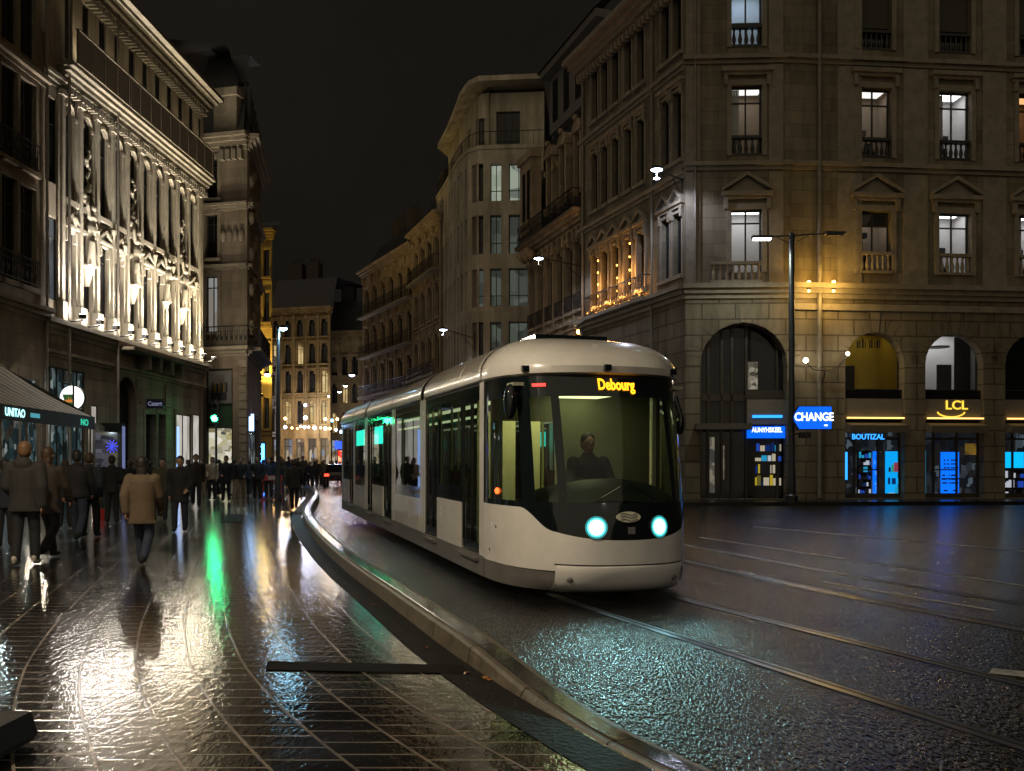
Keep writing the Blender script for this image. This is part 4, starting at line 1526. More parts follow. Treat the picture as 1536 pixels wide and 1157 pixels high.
# floodlights on the ledge
fl_proto = None
G_FL = 'floodlights along the ledge of the pale carved facade'
def floodlight(u, y, z, en, col, tgt, spot=R(75)):
    global fl_proto
    loc = fL.W @ Vector((u, y, z))
    if fl_proto is None:
        t_ = thing('floodlight', 'small ledge floodlight shining up the pale carved facade', 'floodlight', loc, 0, G_FL)
        m = MB(); m.box(-.11, .11, -.09, .09, .06, .2); m.tube((0, -.02, .0), (0, .62, -.06), .03, .03, 6); m.build('housing', M['steel_dark'], t_)
        m = MB(); m.box(-.095, .095, -.075, .075, .201, .207); m.build('lens', glow('floodlight_lens', (1, .9, .75), 30), t_)
        fl_proto = t_
    else:
        t_ = copy_tree(fl_proto)
    t_.location = loc
    t_.rotation_euler = (0, 0, atan2(fL.d.y, fL.d.x))
    T = (fL.W @ Vector(tgt)) - (fL.W @ Vector((u, y, z)))
    d = bpy.data.lights.new('flood_beam', 'SPOT')
    d.energy, d.color, d.spot_size, d.spot_blend, d.shadow_soft_size = en, col, spot, 1.0, .22
    o = bpy.data.objects.new('flood_beam', d)
    COL.objects.link(o)
    o.parent = t_
    o.location = (0, 0, .24)
    inv = Matrix.Rotation(-atan2(fL.d.y, fL.d.x), 3, 'Z')
    o.rotation_euler = (inv @ T).to_track_quat('-Z', 'Y').to_euler()
    return t_
COOL, WARM = (1, .92, .83), (1, .86, .62)
for k in range(11):
    f_ = k / 10
    col = [a * (1 - f_) + b * f_ for a, b in zip(COOL, WARM)]
    u = P0 + DP * (k - .5)
    floodlight(u, -.85, Z1 + .1, 2300, col, (u, -.05, 11.6), R(66))
    lamp('pedestal_glow', 'POINT', fL.M @ Vector((u, -.52, Z1 + .48)), 48, col, litb, .1)
for k in range(6):
    u = edge0 + 1.2 + k * 2.35
    floodlight(u, -.42, ZC + .68, 110, (1, .83, .55), (u, -.25, ZT - .6), R(110))

# leftmost dark building with the cafe below
cafeb = thing('cafe_building', 'dark stone building with tall shuttered windows above the striped cafe awning', 'building', (-16.2, 29, gz(29)))
f0 = Fac(cafeb, (-16.45, 21.5, 0), (lx(33.15) + .16, 33.15, 0))
cols = [f0.u(x) for x in (-60, -18, 12, 40)]
ops = []
for u in cols:
    for z0, z1 in ((7.6, 10.9), (11.5, 14.4), (15.1, 17.6), (18.3, 20.6)):
        ops.append((u - .5, u + .5, z0, z1))
cg = [(.4, f0.L - .35, .35, 4.6)]
w = f0.mb()
f0.wall(w, 0, f0.L, -.4, 22.5, ops + cg, .18)
w.box(f0.L - .001, f0.L, 0, .2, -.4, 22.5)
w.build('wall', M['left_stone'], cafeb)
tr = f0.mb()
f0.cornice(tr, 0, f0.L, 6.6, .45, .35, 3)
f0.cornice(tr, 0, f0.L, 14.6, .3, .25, 2)
for o in ops:
    f0.surround(tr, o, .14, .06, True)
tr.build('trim', M['left_stone'], cafeb)
for o in ops:
    f0.window(o, 'dark', .1, 1, .75, .05)
    if o[2] in (7.6, 11.5):
        f0.rail(o[0] - .08, o[1] + .08, o[2] + .01, .9, .16, 'window_guard', floor=False)
fw_ = f0.window(cg[0], 'glow', .05, 9, .75, .07, M['zinc'], M['cafe_in'], name='cafe_front')
p = f0.mb(); p.tube((f0.L - .05, -.1, .4), (f0.L - .05, -.1, 22), .05, .05, 8); p.build('downpipe', M['zinc'], cafeb)

# ------------------------------------------------------------------ grey corner building beyond
corn = thing('corner_building', 'grey corner building with wrought iron balcony behind the floodlit facade', 'building', (-13.5, 50, gz(50)))
cf = Fac(corn, (atx(296, 50.3), 50.3, 0), (atx(371, 49.6), 49.6, 0))
cs = Fac(corn, (atx(371, 49.6), 49.6, 0), (atx(391, 57), 57, 0))
CT = 18.8
cz = [(8.7, 11.6), (12.5, 14.8), (15.6, 17.7)]
def shop_z(py): return cf.z(340, py)
ops = [(cf.u(308), cf.u(327), z0, z1) for z0, z1 in cz]
gops = [(cf.u(309), cf.u(349), .6, shop_z(553))]
w = cf.mb()
cf.wall(w, 0, cf.L, -.3, CT, ops + gops, .3)
w.build('wall', M['corner_stone'], corn)
sops = [(cs.L * k / 3 + .5, cs.L * k / 3 + 1.4, z0, z1) for k in range(3) for z0, z1 in cz]
w = cs.mb()
cs.wall(w, 0, cs.L, -.3, CT, sops + [(.8, cs.L - .8, .6, 4.4)], .3)
w.build('side_wall', M['corner_stone'], corn)
for f_, oo in ((cf, ops), (cs, sops)):
    tr = f_.mb()
    f_.cornice(tr, 0, f_.L, CT - .8, .8, .6, 4)
    f_.cornice(tr, 0, f_.L, 14.95, .35, .3, 3)
    f_.cornice(tr, 0, f_.L, 11.85, .3, .25, 2)
    f_.cornice(tr, 0, f_.L, 7.4, .4, .4, 3)
    for o in oo:
        f_.surround(tr, o, .18, .08, key=True)
    for z in range(16):
        tr.box(f_.L - .45, f_.L - .02, -.05, .0, .4 + z * .43, .76 + z * .43)
    if f_ is cf:
        for k in range(4):
            u = cf.u(336 + k * 9)
            tr.box(u - .12, u + .12, -.3, 0, CT - 1.3, CT - .8)
            tr.ball((u, -.1, 13.6), .16, (1, .6, 2), 8, 6)
    tr.build('trim', M['trim'], corn)
    if f_ is cs:
        for k in range(14):
            tr = f_.mb()
            tr.ball((.4 + (k % 3) * 1.3, -.12, 9 + k * .62), .28, (.9, .8, 1.3), 8, 6)
            tr.build('carved_ornament', M['trim'], corn)
for i, o in enumerate(ops):
    if i == 0:
        cf.window(o, 'glow', .2, 1, .8, .05, pane=scene_pane('pale_lit_room', [(.12, .11, .1), (.3, .3, .3), (.2, .17, .13), (.35, .36, .38)], .8, 1.0, (1, 1, .5)))
    else:
        cf.window(o, 'dark', .2, 1, .8, .05)
for o in sops:
    cs.window(o, 'dark', .2, 1, .8, .05)
cs.window((.8, cs.L - .8, .6, 4.4), 'glow', .2, 3, .8, .06, pane=M['cafe_in'], name='shop_window')
cf.rail(.1, cf.L + .3, 7.85, 1.05, .6, 'balcony')
cs.rail(.0, cs.L - .5, 7.85, 1.05, .6, 'balcony')
# shop on the ground floor: framed picture panel, green fascia, lit window
o = gops[0]
p = cf.mb(); p.box(o[0], o[1], .1, .3, shop_z(640), shop_z(608)); p.build('green_fascia', plain('dark_green_fascia', (.03, .075, .04), .5), corn)
p = cf.mb(); p.box(o[0], o[1], .12, .3, shop_z(607.5), o[3]); fr = p.build('picture_panel', plain('grey_picture_panel', (.16, .17, .18), .6, var=.05), corn)
p = cf.mb()
um = (o[0] + o[1]) / 2
for k in range(11):
    p.cur = k % 3
    x = o[0] + .22 + k * .088
    p.box(x, x + .075, .10, .118, shop_z(588), shop_z(588) + .42 + .12 * ((k * 7) % 4) / 3)
p.cur = 1
p.box(o[0] + .2, um + .35, .09, .117, shop_z(600), shop_z(588.5))
p.build('picture', [plain('book_spine_grey', (.08, .09, .1), .6, var=.1), plain('book_spine_dark', (.03, .03, .035), .6, var=.1), plain('book_spine_yellow', (.28, .2, .03), .6, var=.1)], fr)
p = cf.mb()
for a, b_ in ((o[0], o[0] + .07), (o[1] - .09, o[1])):
    p.box(a, b_, .05, .12, .6, o[3])
p.box(o[0] + .07, o[1] - .09, .05, .115, o[3] - .09, o[3])
p.box(o[0] + .07, o[1] - .09, .05, .115, shop_z(608.5), shop_z(605))
p.build('shop_frame', plain('dark_green_wood', (.012, .02, .014), .4), corn)
M['shop_cream'] = scene_pane('cream_lit_shop', [(.45, .4, .2), (.75, .7, .5), (.2, .17, .08), (.85, .82, .7), (.5, .44, .24), (.05, .06, .07)], .85, 2.6, (1, 1, 1.3))
cf.window((o[0], o[1], .6, shop_z(641)), 'glow', .16, 0, .35, .05, M['wood_frame'], M['shop_cream'], name='shop_window')
p = cf.mb()
p.poly([(-.2, -.4, CT), (cf.L, -.4, CT), (cf.L - .5, 1.1, CT + 4.6), (0, 1.1, CT + 4.6)])
p.poly([(0, 1.1, CT + 4.6), (cf.L - .5, 1.1, CT + 4.6), (cf.L - .9, 3, CT + 4.8), (0, 3, CT + 4.8)])
p.build('roof', M['slate'], corn)
p = cs.mb()
p.poly([(0, -.3, CT), (cs.L, -.3, CT), (cs.L, 1.0, CT + 4.2), (.3, 1.0, CT + 4.6)])
p.poly([(.3, 1.0, CT + 4.6), (cs.L, 1.0, CT + 4.2), (cs.L, 6, CT + 4.4), (.3, 6, CT + 4.8)])
p.build('roof', M['slate'], corn)
p = cf.mb()
a_, b_ = cf.u(326), cf.u(360)
p.box(a_, b_, -.35, .9, CT + .05, CT + 1.9)
p.box(a_ - .1, b_ + .1, -.5, .9, CT + 1.9, CT + 2.3)
p.build('dormer', M['trim'], corn)
for k in range(5):
    p = cs.mb()
    x = .5 + k * 1.35
    p.box(x, x + .7, -.1, 1.2, CT + .1, CT + 2.6 - .1 * k)
    p.ball((x + .35, .3, CT + 2.9 - .1 * k), .3, (1, 1, .8), 8, 6)
    p.build('dormer', M['slate'], corn)

# ------------------------------------------------------------------ plainer blocks further up the street
def block(name, label, pts, top, rows, ncols, wallm, base=None, roof=2.5, chim=0, balc=(), sh=.62, lit=(), pane_lit=None, shop=None, orn=True, deep=9):
    b = thing(name, label, 'building', (pts[0][0], pts[0][1], gz(pts[0][1])))
    facs = []
    for i, (a, e) in enumerate(zip(pts, pts[1:])):
        f = Fac(b, V3(a), V3(e))
        facs.append(f)
        n = ncols[i]
        pit = f.L / n
        hw = min(.55, pit * .28)
        ops = [(pit * (k + .5) - hw, pit * (k + .5) + hw, z0, z1) for z0, z1 in rows for k in range(n)]
        gop_ = [(pit * (k + .5) - pit * .36, pit * (k + .5) + pit * .36, f.g + .2, 3.9 + f.g) for k in range(n)] if shop else []
        w = f.mb()
        f.wall(w, 0, f.L, -.3, top, ops + gop_, .25)
        w.build('wall', wallm, b)
        tr = f.mb()
        f.cornice(tr, -.1, f.L + .1, top - .6, .7, .7, 4)
        for j, (z0, z1) in enumerate(rows):
            tr.box(0, f.L, -.09, .01, z0 - .45, z0 - .25)
        for o in ops:
            f.surround(tr, o, .12, .07)
            if orn:
                f.hood(tr, o, 0, .12, o[3] + .16, .2, .1)
        if orn:
            for k in range(n + 1):
                x = min(max(pit * k, .12), f.L - .12)
                tr.box(x - .12, x + .12, -.12, .012, 4.6, top - .6)
                tr.ball((x, -.12, top - .8), .22, (.8, .8, 1.2), 8, 6)
        tr.build('trim', wallm, b)
        for j, o in enumerate(ops):
            kx = (i, j // n, j % n)
            f.window(o, 'glow' if kx in lit else 'dark', .18, 1, .75, .05, pane=pane_lit if kx in lit else None)
        for o in gop_:
            f.window(o, 'glow', .2, 1, .78, .07, M['wood_frame'], shop, name='shop_window')
        for r in balc:
            f.rail(.1, f.L - .1, rows[r][0] - .2, 1.0, .6, 'balcony', bars=.16)
        if roof:
            p = f.mb()
            p.poly([(-.1, .1, top + .1), (f.L + .1, .1, top + .1), (f.L, 1.5, top + roof), (0, 1.5, top + roof)])
            p.poly([(0, 1.5, top + roof), (f.L, 1.5, top + roof), (f.L, deep, top + roof + .3), (0, deep, top + roof + .3)])
            p.build('roof', M['slate'], b)
    e0 = facs[0]
    p = e0.mb(); p.box(-.01, 0, .0, deep, -.3, top); p.build('end_wall', wallm, b)
    for c in range(chim):
        f = facs[-1] if c % 2 else facs[0]
        x = f.L * (.3 + .4 * ((c * 37) % 10) / 10)
        p = f.mb()
        p.box(x - .7, x + .7, 1.6, 2.6, top + roof - 1, top + roof + 1.7)
        for k in range(4):
            p.tube((x - .5 + k * .33, 2.1, top + roof + 1.7), (x - .5 + k * .33, 2.1, top + roof + 2.3), .13, .1, 7)
        p.build('chimney', plain('dark_chimney_brick', (.05, .04, .035), .8), b)
    return b, facs
r3, r3f = block('apartment_building', 'narrow stone apartment house with dark iron balconies next to the modern office block', [(atx(621, 78), 78), (atx(662, 70.5), 70.5)], 20.4,
      [(4.9, 7.6), (8.9, 11.6), (12.9, 15.4), (16.6, 18.9)], [4], M['ornate'], roof=3, balc=(1, 3), chim=1)
r4, r4f = block('apartment_building', 'stone apartment house with carved cornice and three balcony rows, farthest on the right side', [(atx(546, 90), 90), (atx(622, 78.2), 78.2)], 19.9,
      [(4.9, 7.4), (8.5, 11.0), (12.2, 14.6), (15.9, 18.2)], [6], M['ornate'], roof=2.6, balc=(1, 2, 3), chim=2)
M['warm_win'] = scene_pane('warm_lit_window', [(.5, .32, .1), (.8, .6, .28), (.2, .12, .04)], .9, 1.5)
M['shop_far'] = scene_pane('far_shop_glow', [(.02, .015, .01), (.3, .22, .12), (.05, .04, .03), (.6, .5, .36), (.1, .06, .03), (.25, .3, .4)], .9, 1.6, (1, 1, .5))
F1c = plain('lamp_lit_yellow_stone', (.33, .245, .11), .8, var=.2, nscale=1.2)
fa1, fa1f = block('apartment_building', 'ochre stone apartment house closing the street with cafes along its foot', [(atx(405, 101), 101), (atx(496, 99), 99)], 18.3,
      [(6.4, 8.8), (9.6, 11.9), (12.6, 14.7), (15.4, 17.2)], [5], stone('ochre_ashlar', (.33, .245, .11), 1.2, .6, .006), roof=3.4, chim=2, lit=((0, 2, 0), (0, 2, 2), (0, 0, 1), (0, 0, 3), (0, 1, 4), (0, 0, 4)), pane_lit=M['warm_win'], shop=M['shop_far'])  # lit windows after the first pair are added to enliven the street end
fa2, fa2f = block('apartment_building', 'dim ochre apartment house right of the street end, lower than its neighbour', [(atx(494, 104), 104), (atx(556, 103), 103)], 16.4,
      [(5.6, 7.8), (8.8, 10.9), (11.8, 13.8)], [4], stone('dim_ochre_ashlar', (.25, .195, .11), 1.2, .6, .006), roof=3.6, chim=1, shop=M['shop_far'], lit=((0, 0, 0), (0, 0, 2), (0, 1, 1)), pane_lit=M['warm_win'])  # lit windows added here to enliven the street end
yel, yelf = block('apartment_building', 'bright yellow lit slim house front just past the grey corner building', [(atx(376, 70.2), 70.2), (atx(408, 70), 70)], 18.9,
      [(4.6, 6.8), (8.4, 10.8), (12.3, 14.5), (15.6, 17.6)], [2], M['yellow_stone'], roof=.8, orn=False, deep=1.6)
mid, midf = block('apartment_building', 'low dark house with small shops between the grey corner building and the ochre house', [(atx(390, 86), 86), (atx(412, 92), 92)], 12.0,
      [(5.2, 7.4), (8.6, 10.6)], [3], M['far_stone'], roof=2, shop=M['shop_far'])
# ------------------------------------------------------------------ the tram
M['tram_white'] = plain('cream_white_tram_paint', (.74, .71, .65), .26, var=.09, nscale=2.2, coat=.6)
M['tram_roof'] = plain('silver_beige_roof_shroud', (.42, .39, .345), .33, metal=.35, var=.12, nscale=2, coat=.3)
M['tram_black'] = plain('black_gloss_tram_mask', (.006, .010, .011), .07, var=.2, coat=.5)
M['tram_grey'] = plain('grey_tram_skirt', (.14, .13, .12), .45, var=.15)
M['tram_under'] = plain('black_underframe', (.006, .006, .006), .7, var=.1)
M['tram_seam'] = plain('dark_panel_seam', (.02, .02, .02), .6, var=0)
M['tram_int'] = plain('pale_green_tram_lining', (.42, .44, .30), .7, var=.05)
M['cab_wall'] = plain('olive_cab_partition', (.25, .25, .16), .7, var=.08)
M['pole'] = plain('yellow_green_handrail', (.45, .52, .25), .35, var=.05)
M['seat'] = plain('dark_seat_fabric', (.05, .03, .03), .8, var=.2)
M['strip'] = glow('saloon_light_strip', (.80, .92, .50), 1.1)
M['cab_lamp'] = glow('cab_ceiling_lamp', (.86, .90, .45), 2.2)
M['amber'] = glow('amber_led_lettering', (1, .36, .01), 3.0)
M['teal'] = glow('teal_reflection_glow', (.02, .62, .47), 5.0)  # teal reflection of the side windows given as a glow
M['head'] = glow('headlamp_lens', (.55, 1, .98), 40)
M['halo_ring'] = glow('cyan_headlight_halo', (.05, .75, .75), 1.1)  # glow for the halo around the headlamps
M['red_reflection'] = glow('red_reflection', (1, .02, .02), 2.0)  # red reflection by the windscreen given as a glow
M['orange_led'] = glow('orange_marker_lamp', (1, .12, .02), 3.0)

TY = 12.73
tram = thing('tram', 'cream white articulated tram with lit amber destination panel and two bright headlights', 'tram', (xc(TY), TY, gz(TY) - .13))
tram.rotation_euler = (0, math.atan(SL + .0045), R(-74.06))
NE = 2.45
LT = [(.10, 1.70), (.2, 1.86), (.42, 1.92), (.72, 1.92), (.95, 1.90), (1.1, 1.87), (1.5, 1.77), (2.0, 1.62), (2.35, 1.50), (2.62, 1.40)]
def Pn(a, z, off=0.0, L=None, wd=1.2, x0=0.0):
    L = lerp_tab(LT, z) if L is None else L
    ca, sa = max(0.0, cos(a)), sin(a)
    return Vector((x0 + (L + off) * ca ** (2 / NE), (wd + off) * math.copysign(abs(sa) ** (2 / NE), sa), z))
def zb(a):
    d = abs(math.degrees(a))
    if d <= 36:
        return .72 + .09 * (d / 36) ** 2
    if d <= 58:
        k = (d - 36) / 22
        return .81 + .26 * (k * k * (3 - 2 * k))
    return 1.07
def arange(a0, a1, n):
    return [R(a0 + (a1 - a0) * i / n) for i in range(n + 1)]
def patch(mb, al, z0, z1, nz, off=0.0):
    rows = []
    for j in range(nz + 1):
        rows.append([Pn(a, (z0(a) if callable(z0) else z0) * (1 - j / nz) + (z1(a) if callable(z1) else z1) * j / nz, off) for a in al])
    mb.grid(rows)
A_ALL = arange(-90, 90, 72)
m = MB(); patch(m, A_ALL, .36, zb, 8); m.build('cab_shell', M['tram_white'], tram, smooth=True)
for a0_, a1_ in ((-90, -34), (34, 90)):
    m = MB(); patch(m, arange(a0_, a1_, 20), .12, .355, 3, -.012); m.build('cab_skirt', M['tram_grey'], tram, smooth=True)
m = MB()
aa = arange(-35, 35, 36)
rows = []
for z, off in ((.10, -.06), (.115, .0), (.16, .018), (.24, .022), (.34, .022), (.41, .020), (.425, .012), (.43, -.02)):
    rows.append([Pn(a, z, off) for a in aa])
m.grid(rows)
for sgn in (-1, 1):
    a = R(35 * sgn)
    m.grid([[Pn(a, z, .02), Pn(a, z, -.03)] for z in (.11, .2, .3, .42)])
bump = m.build('bumper', M['tram_white'], tram, smooth=True)
m = MB()
for y_ in (-.62, .62):
    for a in [math.asin(min(1, abs(y_ / 1.2)) ** (NE / 2)) * (1 if y_ > 0 else -1)]:
        q = Pn(a, .27, .026)
        m.ball(q, .045, (.5, 1, .7), 10, 6)
m.build('tow_cover', M['tram_grey'], bump)
m = MB(); patch(m, arange(-36, 36, 36), .432, .446, 1, .004); m.build('panel_seam', M['tram_seam'], tram)
# dark mask: lower apron, pillars, header
m = MB()
patch(m, A_ALL, zb, lambda a: 1.14, 3)
patch(m, A_ALL, 2.36, 2.62, 2)
for a0, a1 in ((-90, -85), (-56, -47), (-33, -28), (28, 33), (47, 56), (85, 90)):
    patch(m, arange(a0, a1, 4), 1.14, 2.36, 8)
mask = m.build('front_mask', M['tram_black'], tram, smooth=True)
m = MB(); patch(m, arange(-28, 28, 28), 1.14, 2.36, 10); m.build('windscreen', M['cab_glass'], tram, smooth=True)
for a0, a1 in ((-85, -56), (-47, -33), (33, 47), (56, 85)):
    m = MB(); patch(m, arange(a0, a1, 14), 1.14, 2.36, 10); m.build('cab_window', M['cab_glass'], tram, smooth=True)
# roof dome
m = MB()
RD = [(2.62, 1.40, 1.20), (2.64, 1.47, 1.225), (2.72, 1.48, 1.225), (2.82, 1.40, 1.20), (2.92, 1.24, 1.14), (3.02, 1.00, 1.04), (3.10, .70, .90), (3.16, .35, .70), (3.195, .10, .4)]
rows = [[Pn(a, z, 0, L, wd) for a in A_ALL] for z, L, wd in RD]
m.grid(rows)
m.poly([p for p in rows[-1]])
m.build('cab_roof', M['tram_white'], tram, smooth=True)
m = MB(); m.box(-.75, -.05, -.5, .5, 3.18, 3.26); m.build('roof_hatch', M['tram_black'], tram)
for y_ in (-.95, -.1, .85):
    a = math.asin(min(1, abs(y_ / 1.2)) ** (NE / 2)) * (1 if y_ > 0 else -1)
    q = Pn(a, 2.70, .0, 1.48, 1.225)
    m = MB(); m.box(q.x - .03, q.x + .05, q.y - .04, q.y + .04, 2.66, 2.73); m.build('roof_lamp', M['tram_black'], tram)
# saloon sides, segment by segment behind the cab
SEG = [('pillar', .25), ('door', 1.09), ('win', 1.66), ('door', 1.0), ('joint', .5), ('bigwin', 2.7), ('joint', .45), ('door', 1.2), ('win', 1.66), ('door', .9), ('joint', .5),
       ('bigwin', 2.1), ('joint', .3), ('door', 1.1), ('win', 1.6), ('pillar', .25)]
SIDE, YT = 1.2, 2.62
x = 0.0
seams = []
white = {-1: MB(), 1: MB()}
band = {-1: MB(), 1: MB()}
skirt = {-1: MB(), 1: MB()}
for kind, ln in SEG:
    xa, xb = x - ln, x
    for sg in (-1, 1):
        y0, y1 = (SIDE - .05, SIDE) if sg > 0 else (-SIDE, -SIDE + .05)
        yi0, yi1 = (SIDE - .045, SIDE - .012) if sg > 0 else (-SIDE + .012, -SIDE + .045)
        W_, B_, K_ = white[sg], band[sg], skirt[sg]
        K_.box(xa, xb, y0, y1, .12, .375)
        if kind == 'pillar':
            W_.box(xa + .02, xb - .01, y0, y1, .38, YT); W_.build('side_post', M['tram_white'], tram); white[sg] = MB()
        elif kind == 'joint':
            for e0, e1 in ((xa + .03, xa + ln * .42), (xb - ln * .42, xb - .03)):
                W_ = MB(); W_.box(e0, e1, y0, y1, .38, YT); W_.build('side_post', M['tram_white'], tram)
            B_.box(xa, xb, yi0, yi1, .12, YT)
        elif kind in ('win', 'bigwin'):
            zs = 1.02 if kind == 'win' else .93
            W_.box(xa + .01, xb - .01, y0, y1, .38, zs); W_.build('side_panel', M['tram_white'], tram); white[sg] = MB()
            B_.box(xa, xb, yi0, yi1, zs, zs + (.22 if kind == 'win' else .2))
            B_.box(xa, xb, yi0, yi1, 2.48, YT)
            for e in (xa, xb - .05):
                B_.box(e, e + .05, yi0, yi1, zs, 2.48)
            g = MB(); yg = sg * (SIDE - .02)
            g.poly([(xa + .05, yg, zs + .2), (xb - .05, yg, zs + .2), (xb - .05, yg, 2.48), (xa + .05, yg, 2.48)])
            g.build('window', M['tram_glass'], tram)
        else:
            d = MB()
            yd0, yd1 = (SIDE - .06, SIDE - .02) if sg > 0 else (-SIDE + .02, -SIDE + .06)
            for e in (xa + .01, (xa + xb) / 2 - .025, xb - .06):
                d.box(e, e + .05, yd0, yd1, .40, 2.48)
            d.box(xa + .06, xb - .06, yd0 + .002, yd1 - .002, .40, .52)
            d.box(xa + .06, xb - .06, yd0 + .002, yd1 - .002, 2.40, 2.48)
            B_.box(xa, xb, yi0, yi1, 2.48, YT)
            do = d.build('door', M['tram_black'], tram)
            g = MB(); yg = sg * (SIDE - .04)
            g.poly([(xa + .03, yg, .5), (xb - .03, yg, .5), (xb - .03, yg, 2.45), (xa + .03, yg, 2.45)])
            g.build('pane', M['tram_glass'], do)
            st = MB(); st.box(xa, xb, min(sg * 1.16, sg * 1.25), max(sg * 1.16, sg * 1.25), .30, .335); st.build('door_step', M['tram_grey'], do)
    if kind in ('joint', 'pillar'):
        seams.append(x - ln / 2)
    x -= ln
XE = x
for sg in (-1, 1):
    band[sg].build('window_band', M['tram_black'], tram)
    skirt[sg].build('skirt', M['tram_grey'], tram)
# roof shroud with seams
prof = [(1.2, 2.62), (1.225, 2.64), (1.225, 2.72), (1.20, 2.82), (1.14, 2.92), (1.04, 3.02), (.90, 3.10), (.70, 3.16), (.4, 3.195)]
sec = [(-y, z) for y, z in prof] + [(y, z) for y, z in reversed(prof)]
stops = [0.0]
xx = 0.0
brk = []
for kind, ln in SEG:
    brk.append((kind, xx, xx - ln))
    xx -= ln
cuts = sorted({0.0, XE} | {b - (b - c) / 2 for k, b, c in brk if k == 'joint'} | {c for k, b, c in brk if k == 'door'}, reverse=True)
for a, b in zip(cuts, cuts[1:]):
    if a - b < .3:
        continue
    m = MB()
    n = max(1, int((a - b) / .8))
    rows = []
    for i in range(n + 1):
        xs_ = a - .018 - (a - b - .036) * i / n
        rows.append([(xs_, y, z) for y, z in sec])
    rows.insert(0, [(a - .004, y * .985, z - .02) for y, z in sec])
    rows.append([(b + .004, y * .985, z - .02) for y, z in sec])
    m.grid(rows)
    m.build('roof_shroud', M['tram_roof'], tram, smooth=True)
m = MB()
for a in seams:
    rows = [[(xs_, y * 1.012, 2.62 + (z - 2.62) * 1.03 + .004) for y, z in sec] for xs_ in (a + .045, a - .045)]
    m.grid(rows)
m.build('roof_rib', M['tram_white'], tram, smooth=True)
m = MB(); m.grid([[(0, y * .97, z - .05) for y, z in sec], [(XE, y * .97, z - .05) for y, z in sec]]); m.build('inner_roof', M['tram_seam'], tram)
# rear end, underframe, bogies
m = MB(); m.box(XE - .04, XE, -1.2, 1.2, .3, 2.62); m.poly([(XE, y, z) for y, z in sec]); m.build('rear_end', M['tram_black'], tram)
m = MB(); m.box(XE, .7, -1.0, 1.0, .2, .39); m.build('floor', M['tram_under'], tram)
for bx in (-.6, -5.8, -12.6):
    b = MB(); b.box(bx - 1.1, bx + 1.1, -.95, .95, .08, .2); bo = b.build('bogie', M['tram_under'], tram)
    for wx in (-.8, .8):
        for wy in (-.66, .66):
            w = MB(); w.tube((bx + wx, wy - .05, .30), (bx + wx, wy + .05, .30), .29, .29, 18); w.build('wheel', M['rail'], bo)
# interior
m = MB()
m.box(XE, 1.0, -1.1, 1.1, 2.5, 2.54)
m.build('ceiling', M['tram_int'], tram)
for y_ in (-.5, .5):
    m = MB(); m.box(XE + .3, -.3, y_ - .07, y_ + .07, 2.47, 2.497); m.build('light_strip', M['strip'], tram)
m = MB(); m.box(.1, .9, -.3, .3, 2.42, 2.45); m.build('cab_light', M['cab_lamp'], tram)
m = MB()
m.box(-.06, 0.0, -.22, 1.1, .4, 2.5)
m.box(-.06, 0.0, -1.1, -.95, .4, 2.5)
m.box(-.06, 0.0, -.95, -.22, 2.12, 2.5)
m.build('cab_partition', M['cab_wall'], tram)
m = MB()
for y0_, y1_ in ((-.98, -.78), (-.62, -.42), (-.30, -.05), (.3, .7)):
    m.box(-1.28, -1.24, y0_, y1_, .4, 2.3)
m.build('vestibule_panel', M['tram_int'], tram)
m = MB(); m.box(-1.0, -.15, -.7, .2, 2.46, 2.495); m.build('vestibule_light', glow('vestibule_light', (.95, .88, .38), 7), tram)
for px_, py_ in ((-.42, -.95), (-1.3, -.95), (-1.3, .95), (-3.05, -.95), (-3.05, .95), (-3.9, -.95), (-5.2, -.35), (-6.6, .35), (-7.75, -.95), (-8.8, -.95), (-10.5, -.95), (-11.3, -.95), (-1.9, .2), (-9.6, .2)):
    m = MB(); m.tube((px_, py_, .4), (px_, py_, 2.5), .02, .02, 8); m.build('grab_pole', M['pole'], tram)
for k, sx in enumerate((-1.75, -2.55, -5.0, -5.7, -6.4, -9.2, -9.9, -12.2, -13.0)):
    for sy in (-.78, .78):
        m = MB()
        m.box(sx - .2, sx + .22, sy - .25, sy + .25, .82, .9)
        m.box(sx - .25, sx - .18, sy - .24, sy + .24, .9, 1.45)
        m.box(sx - .12, sx + .12, sy - .1, sy + .1, .4, .82)
        m.build('seat', M['seat'], tram)
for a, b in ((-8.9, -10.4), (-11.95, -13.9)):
    m = MB(); m.box(b, a, -1.165, -1.15, 1.95, 2.34); m.build('teal_reflection_strip', M['teal'], tram)  # glowing strip standing for a teal reflection in the side windows
# driver's desk and seat
m = MB()
rows = []
for xk, zk in ((.98, .62), (.98, 1.20), (1.05, 1.36), (1.2, 1.40), (1.42, 1.30), (1.55, 1.15)):
    rows.append([(xk - .35 * abs(y_) ** 2.5, y_, zk - .20 * abs(y_) ** 2) for y_ in [-.95 + 1.9 * i / 16 for i in range(17)]])
m.grid(rows)
m.build('driver_desk', plain('dark_teal_desk', (.012, .02, .02), .5, var=.1), tram, smooth=True)
m = MB(); m.box(.3, .78, -.28, .28, .86, .96); m.box(.26, .34, -.26, .26, .96, 1.5); m.box(.45, .65, -.1, .1, .4, .86); m.build('driver_seat', M['seat'], tram)
